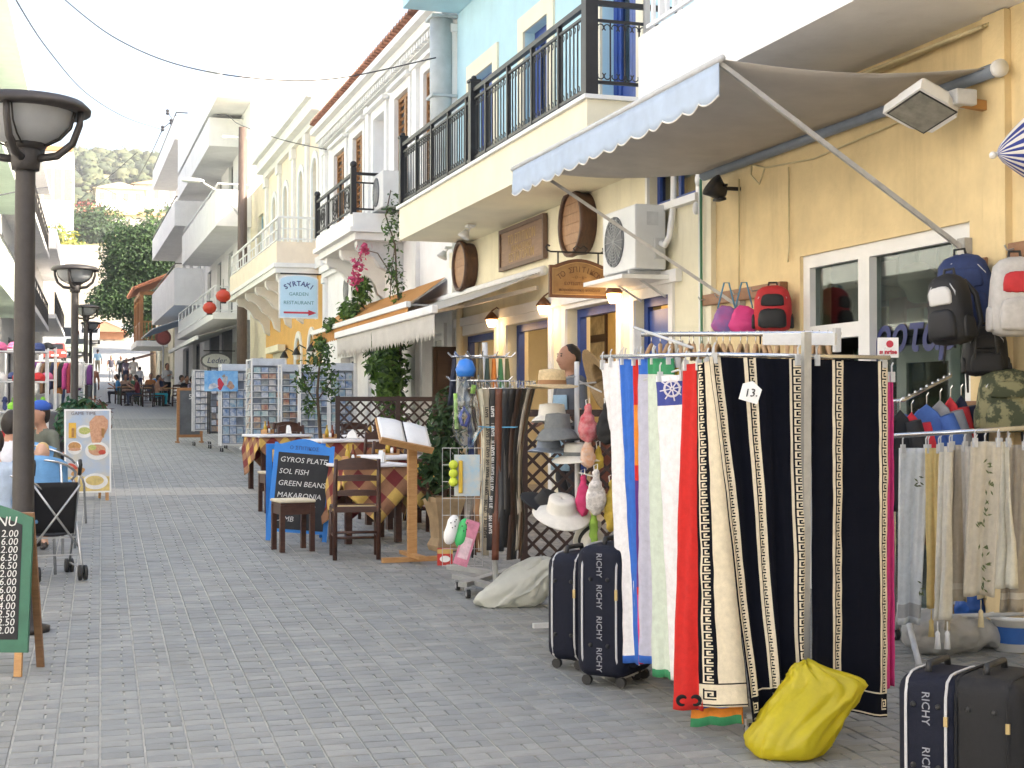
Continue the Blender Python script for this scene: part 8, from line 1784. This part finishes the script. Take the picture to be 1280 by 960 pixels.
# ================================================================== far end: walkers, cafe, cars
def stand(lb, px, Y_, rz, H=1.72, **k): p = atY(px, 470, Y_); return person(lb, (p.x, Y_, G(Y_)), rz, H, h=.035, **k)
stand('bare chested man in grey shorts walking away by the lamp posts', 115, 57, PI, bare=True, bottom=cl('greyshorts', (.16,.18,.2)), skin=mat('skin_tanned', (.36,.15,.08), .5), shorts=True, step=.12, sleeves=0)
stand('man in a light blue shirt and khaki trousers walking away', 122, 100, PI, top=cl('lightblue', (.30,.48,.62)), bottom=cl('khaki', (.22,.2,.15)), step=.15)
stand('woman in a dark top and white trousers walking toward the camera', 139, 92, .1, 1.66, top=cl('darktop', (.05,.05,.07)), bottom=cl('whitetr', (.6,.6,.6)), step=.1, sleeves=.1, longhair=True)
stand('person in dark clothes wearing a white hat, walking in the group', 151, 90, .2, 1.74, top=cl('darkgrey', (.06,.065,.07)), bottom=cl('darktr', (.04,.045,.05)), hair=mat('white_hat', (.66,.66,.64), .8))
stand('woman in a pale top and long dark skirt walking in the group', 158, 88, .0, 1.64, top=cl('mauve', (.25,.2,.28)), bottom=cl('darkskirt', (.02,.025,.06)), skirt=True, longhair=True)
stand('man in white clothes walking behind the cafe tables', 167, 86, PI, 1.78, top=cl('white1', (.62,.6,.6)), bottom=cl('cream1', (.55,.52,.48)), step=.1)
stand('boy in a white shirt by the cafe tables', 175, 80, 2.6, 1.4, top=cl('white2', (.6,.6,.62)), bottom=cl('navy2', (.03,.04,.1)))
stand('waiter in a white shirt and black trousers standing at the cafe', 209, 62, .5, 1.76, top=cl('white3', (.66,.66,.68)), bottom=cl('black1', (.02,.02,.02)), sleeves=1, arms=(((.25, -.02, 1.1), (.1, -.22, 1.2)), ((.25, 0, 1.1), (.14, -.2, 1.1))))
GT = wood('green_wood', (.07,.09,.05), (.04,.055,.03))
def cafe_set(lb, px, Y_, rz):
    p = atY(px, 470, Y_); t = thing('cafe_table', 'square wooden cafe table '+lb, 'table', (p.x, Y_, G(Y_)), rz, 'far cafe tables')
    b = MB(); b.box(-.42, .42, -.42, .42, .71, .75); b.build('tabletop', PINEW, t)
    for sx in (-1, 1):
        for sy in (-1, 1): b = MB(); b.box(sx*.36-.03, sx*.36+.03, sy*.36-.03, sy*.36+.03, 0, .709); b.build('leg', GT, t)
    return p
far0 = None
def far_chair(lb, px, Y_, rz):
    global far0
    p = atY(px, 470, Y_); t = make_chair(lb, (p.x, Y_, G(Y_)), rz, 'far cafe chairs', src=first); return t
cafe_set('at the left front of the far cafe', 160, 62.5, .1); cafe_set('in the middle of the far cafe', 186, 60.5, .1); cafe_set('right of the waiter at the far cafe', 213, 60.0, .1); cafe_set('behind the red shirted woman', 180, 67, .1)
for lb, px, Y_, rz in (('wooden chair at the left end of the far cafe', 150, 63.5, 1.6), ('wooden chair with its back to the street at the far cafe', 158, 60.5, PI), ('wooden chair of the woman in the dark red shirt', 172, 60.0, -1.6), ('wooden chair of the woman with the turquoise bag', 198, 59.6, 1.7), ('wooden chair at the right end of the far cafe', 222, 59.5, PI), ('wooden chair beside the middle far cafe table', 185, 58.8, PI)): far_chair(lb, px, Y_, rz)
for lb, px, Y_, rz, c, c2 in (('woman in a dark red shirt seated at the far cafe', 173, 60, -1.6, ('darkred', (.22,.03,.04)), ('jeans2', (.04,.05,.09))), ('person in a blue shirt seated at the left end of the far cafe', 149, 63.5, -1.6, ('skyblue', (.1,.35,.65)), ('dk', (.04,.04,.05))), ('woman in a skin coloured top with a turquoise bag at the far cafe', 195, 59.7, 1.6, ('peach', (.5,.28,.18)), ('turq', (.03,.4,.5))), ('person in a black top seated behind the card racks', 232, 57, .4, ('blacktop', (.02,.02,.02)), ('jeans3', (.2,.28,.45))), ('person in a white top seated right of the waiter', 224, 60, 1.2, ('white4', (.6,.6,.6)), ('dk2', (.05,.05,.06))), ('woman in a straw hat seated at the left far table', 156, 64, .3, ('tanTop', (.5,.32,.22)), ('dk3', (.05,.05,.05)))):
    p = atY(px, 470, Y_); q = person(lb, (p.x, Y_, G(Y_)), rz, 1.7, 'sit', top=cl(c[0].lower(), c[1]), bottom=cl(c2[0], c2[1]), h=.035, lean=.15, arms=(((.27, -.1, 1.1), (.12, -.34, 1.1)), ((.27, -.08, 1.1), (.1, -.3, 1.25))))
t = fthing('blue_cafe_cooler', 'bright blue drinks cooler behind the far cafe', 'cooler', 57, .9)
b = MB(); b.bbox(-.5, .5, -.35, .35, .05, 1.0, .04); b.build('cabinet', mat('cooler_blue', (.03,.28,.6), .4), t); b = MB(); b.box(-.45, .45, -.3, .3, 1.001, 1.03); b.build('lid', PAPER, t)
t = fthing('cafe_awning', 'dark red and brown awning at the far cafe entrance', 'awning', 76, 0, 4.6); b = MB(); b.sheet(lambda u, v: (-3+6*u, .05+1.8*v, .6-.5*v), 8, 4, .02); b.build('canvas', mat('dark_red_canvas', (.14,.05,.04), .85), t); b = MB(); b.bar((-3, 1.85, .1), (3, 1.85, .1), .06); b.build('front_bar', DARKW, t)
# cars
def car(label, px, Y_, rz, m, H=1.42, L=4.0):
    p = atY(px, 440, Y_); t = thing('parked_car', label, 'car', (p.x, Y_, G(Y_)), rz, 'cars at the far end of the street')
    prof = [(-L/2, .35), (-L/2, .75), (-L/2+.15, .88), (-L*.22, .95), (-L*.1, H), (L*.25, H), (L*.4, .98), (L/2-.05, .9), (L/2, .7), (L/2, .35)]
    b = MB(); fr2 = Matrix(((1, 0, 0, 0), (0, 0, -1, 0), (0, 1, 0, 0), (0, 0, 0, 1)))
    b.prism(prof, -.82, .82, fr2); o = b.build('body', m, t)
    gw = mat('car_glass', (.03,.035,.04), .1)
    for s in (-1, 1): b = MB(); b.prism([(-L*.19, .98), (-L*.09, H-.08), (L*.24, H-.08), (L*.36, .99)], .821 if s > 0 else -.829, .829 if s > 0 else -.821, fr2); b.build('side_window', gw, t)
    b = MB(); b.add([(-L*.215, -.7, .98), (-L*.215, .7, .98), (-L*.11, .68, H-.04), (-L*.11, -.68, H-.04)], [(0, 1, 2, 3), (3, 2, 1, 0)]); o = b.build('windscreen', gw, t); o.location = (-.02, 0, .015)
    for x in (-L*.3, L*.3):
        for s in (-1, 1):
            b = MB(); b.lathe([(.31, -.09), (.31, .09)], 16, (x, s*.78, .31), Matrix.Rotation(PI/2, 4, 'X')); wh = b.build('wheel', RUBBER, t); b = MB(); b.lathe([(.18, -.095), (.18, .095)], 12, (x, s*.78, .31), Matrix.Rotation(PI/2, 4, 'X')); b.build('rim', STEEL, wh)
    for s in (-1, 1): b = MB(); b.box(-L/2-.01, -L/2+.02, s*.6-.14, s*.6+.14, .62, .74); b.build('headlight', PAPER, t)
    b = MB(); b.box(-L/2-.012, -L/2+.01, -.26, .26, .42, .54); b.build('number_plate', PAPER, t)
car('red car parked nearest among the far cars', 66, 112, PI/2+.1, mat('car_red', (.40,.05,.04), .3)); car('white van like car parked behind the red car', 84, 126, PI/2, mat('car_white', (.66,.67,.68), .3), 1.8, 4.4); car('white car parked between the lamp posts', 112, 130, PI/2, MATS['car_white'], 1.45); car('pale green car parked in front of the stairs', 96, 118, PI/2-.2, mat('car_green', (.30,.36,.30), .35), 1.45)
# ---- overhead cables
CAB = mat('overhead_cable', (.05,.05,.055), .6)
def cable(lb, pts, r=.011):
    P = [atD(*q) for q in pts]; fine = []
    for i in range(len(P)-1):
        for k in range(8): u = k/8; p0, p1, p2, p3 = P[max(i-1, 0)], P[i], P[i+1], P[min(i+2, len(P)-1)]; fine.append(.5*((2*p1)+(p2-p0)*u+(2*p0-5*p1+4*p2-p3)*u*u+(3*p1-p0-3*p2+p3)*u**3))
    fine.append(P[-1]); o = MB().tube([q-fine[0] for q in fine], r, 5).build('overhead_cable', CAB, None, True, fine[0]); return tag(o, lb, 'cable', 'overhead cables')
cable('overhead cable sweeping from the top left down to the far insulators', [(14, -10, 18), (60, 62, 24), (110, 118, 34), (160, 148, 46), (203, 162, 60)])
cable('thin overhead cable sagging from the top edge to the flue pipe', [(72, -8, 22), (140, 45, 22), (220, 80, 22), (320, 98, 21.5), (420, 98, 21), (545, 72, 20.6)], .010)
cable('overhead cable from the utility pole along the arched house', [(220, 158, 60), (273, 143, 45), (300, 156, 42), (350, 174, 34), (408, 187, 30)], .012)
cable('steep overhead cable rising from the hill houses to the insulators', [(165, 236, 110), (185, 200, 85), (203, 162, 60)], .022)
cable('overhead cable crossing in front of the hillside', [(96, 252, 110), (135, 222, 105), (172, 190, 100)], .022)
cable('double looking cable in front of the hillside houses', [(88, 228, 95), (140, 240, 100), (195, 278, 105)], .02)
cable('cable reaching over the near left balconies', [(-5, 245, 30), (30, 238, 34), (60, 234, 40)], .014)
t = thing('cable_insulators', 'cluster of insulators where the overhead cables meet against the sky', 'insulator', atD(211, 155, 60))
for dx, dz in ((-.25, -.2), (.3, .25), (-.05, .5), (.35, -.1), (.1, .1)): b = MB(); b.lathe([(.04, -.12), (.09, -.06), (.05, 0), (.09, .06), (.04, .12)], 8, (dx, 0, dz)); b.build('insulator', CAB, t)
b = MB(); b.tube([(-.25, 0, -.2), (.1, 0, .1), (.3, 0, .25)], .02, 5); b.tube([(-.05, 0, .5), (.35, 0, -.1)], .015, 5); b.build('link', CAB, t)

# ---- more of the far cafe and of the left-hand stalls
for lb, px, Y_, rz, c, c2 in (('person in a green shirt seated behind the left far table', 163, 66, 0, ('green5', (.08,.2,.1)), ('dk5', (.05,.05,.06))), ('person in an orange top seated beyond the middle far table', 188, 68, .2, ('orange5', (.5,.2,.06)), ('dk6', (.04,.05,.08))), ('person in a navy top seated near the blue cooler', 202, 66, .4, ('navy5', (.03,.04,.1)), ('dk7', (.2,.2,.2))), ('person in a lilac top seated at the right of the far cafe', 238, 55, 1.0, ('lilac5', (.42,.36,.5)), ('dk8', (.2,.25,.35)))):
    p = atY(px, 470, Y_); person(lb, (p.x, Y_, G(Y_)), rz, 1.7, 'sit', top=cl(c[0], c[1]), bottom=cl(c2[0], c2[1]), h=.035, lean=.12, arms=(((.27, -.1, 1.1), (.12, -.34, 1.1)), ((.27, -.08, 1.1), (.1, -.3, 1.2))))
    make_chair('wooden far cafe chair of the '+lb.split(' seated')[0], (p.x, Y_, G(Y_)), rz, 'far cafe chairs', src=first)
clothes_rail('clothes rail with dark garments beyond the hat shelf', 50, 46.0, 1.3, 1.8, 12, .1, 'far dark rail beyond the hat shelf', GC[3:]+GC[:3])
clothes_rail('clothes rail with mixed garments in front of the far left shops', 84, 52.0, 1.2, 1.75, 10, .1, 'mixed rail of the far left shops', GC[5:]+GC[:5])
stand('shopper in a red top looking at the left stalls', 92, 48, 1.6, 1.65, top=cl('red6', (.4,.05,.05)), bottom=cl('dk9', (.05,.05,.07)), longhair=True)
stand('shopper in a white top beside the far left stalls', 78, 58, 1.9, 1.7, top=cl('white6', (.6,.6,.6)), bottom=cl('jeans6', (.08,.11,.2)))
# ---- bright summer haze over the whole street and hill
hm = bpy.data.materials.new('haze_air'); hm.use_nodes = True; nt = hm.node_tree; nt.nodes.remove(nt.nodes['Principled BSDF'])
vol = nt.nodes.new('ShaderNodeVolumePrincipled'); vol.inputs['Color'].default_value = (.95, .96, .97, 1); vol.inputs['Density'].default_value = .00055; vol.inputs['Anisotropy'].default_value = .2
nt.links.new(vol.outputs[0], nt.nodes['Material Output'].inputs['Volume'])
b = MB(); b.box(-330, 390, -40, 910, -2.5, 118); hz_ = b.build('haze', hm); hz_['kind'] = 'stuff'; tag(hz_, 'thin pale summer haze over the street and hill', 'haze')
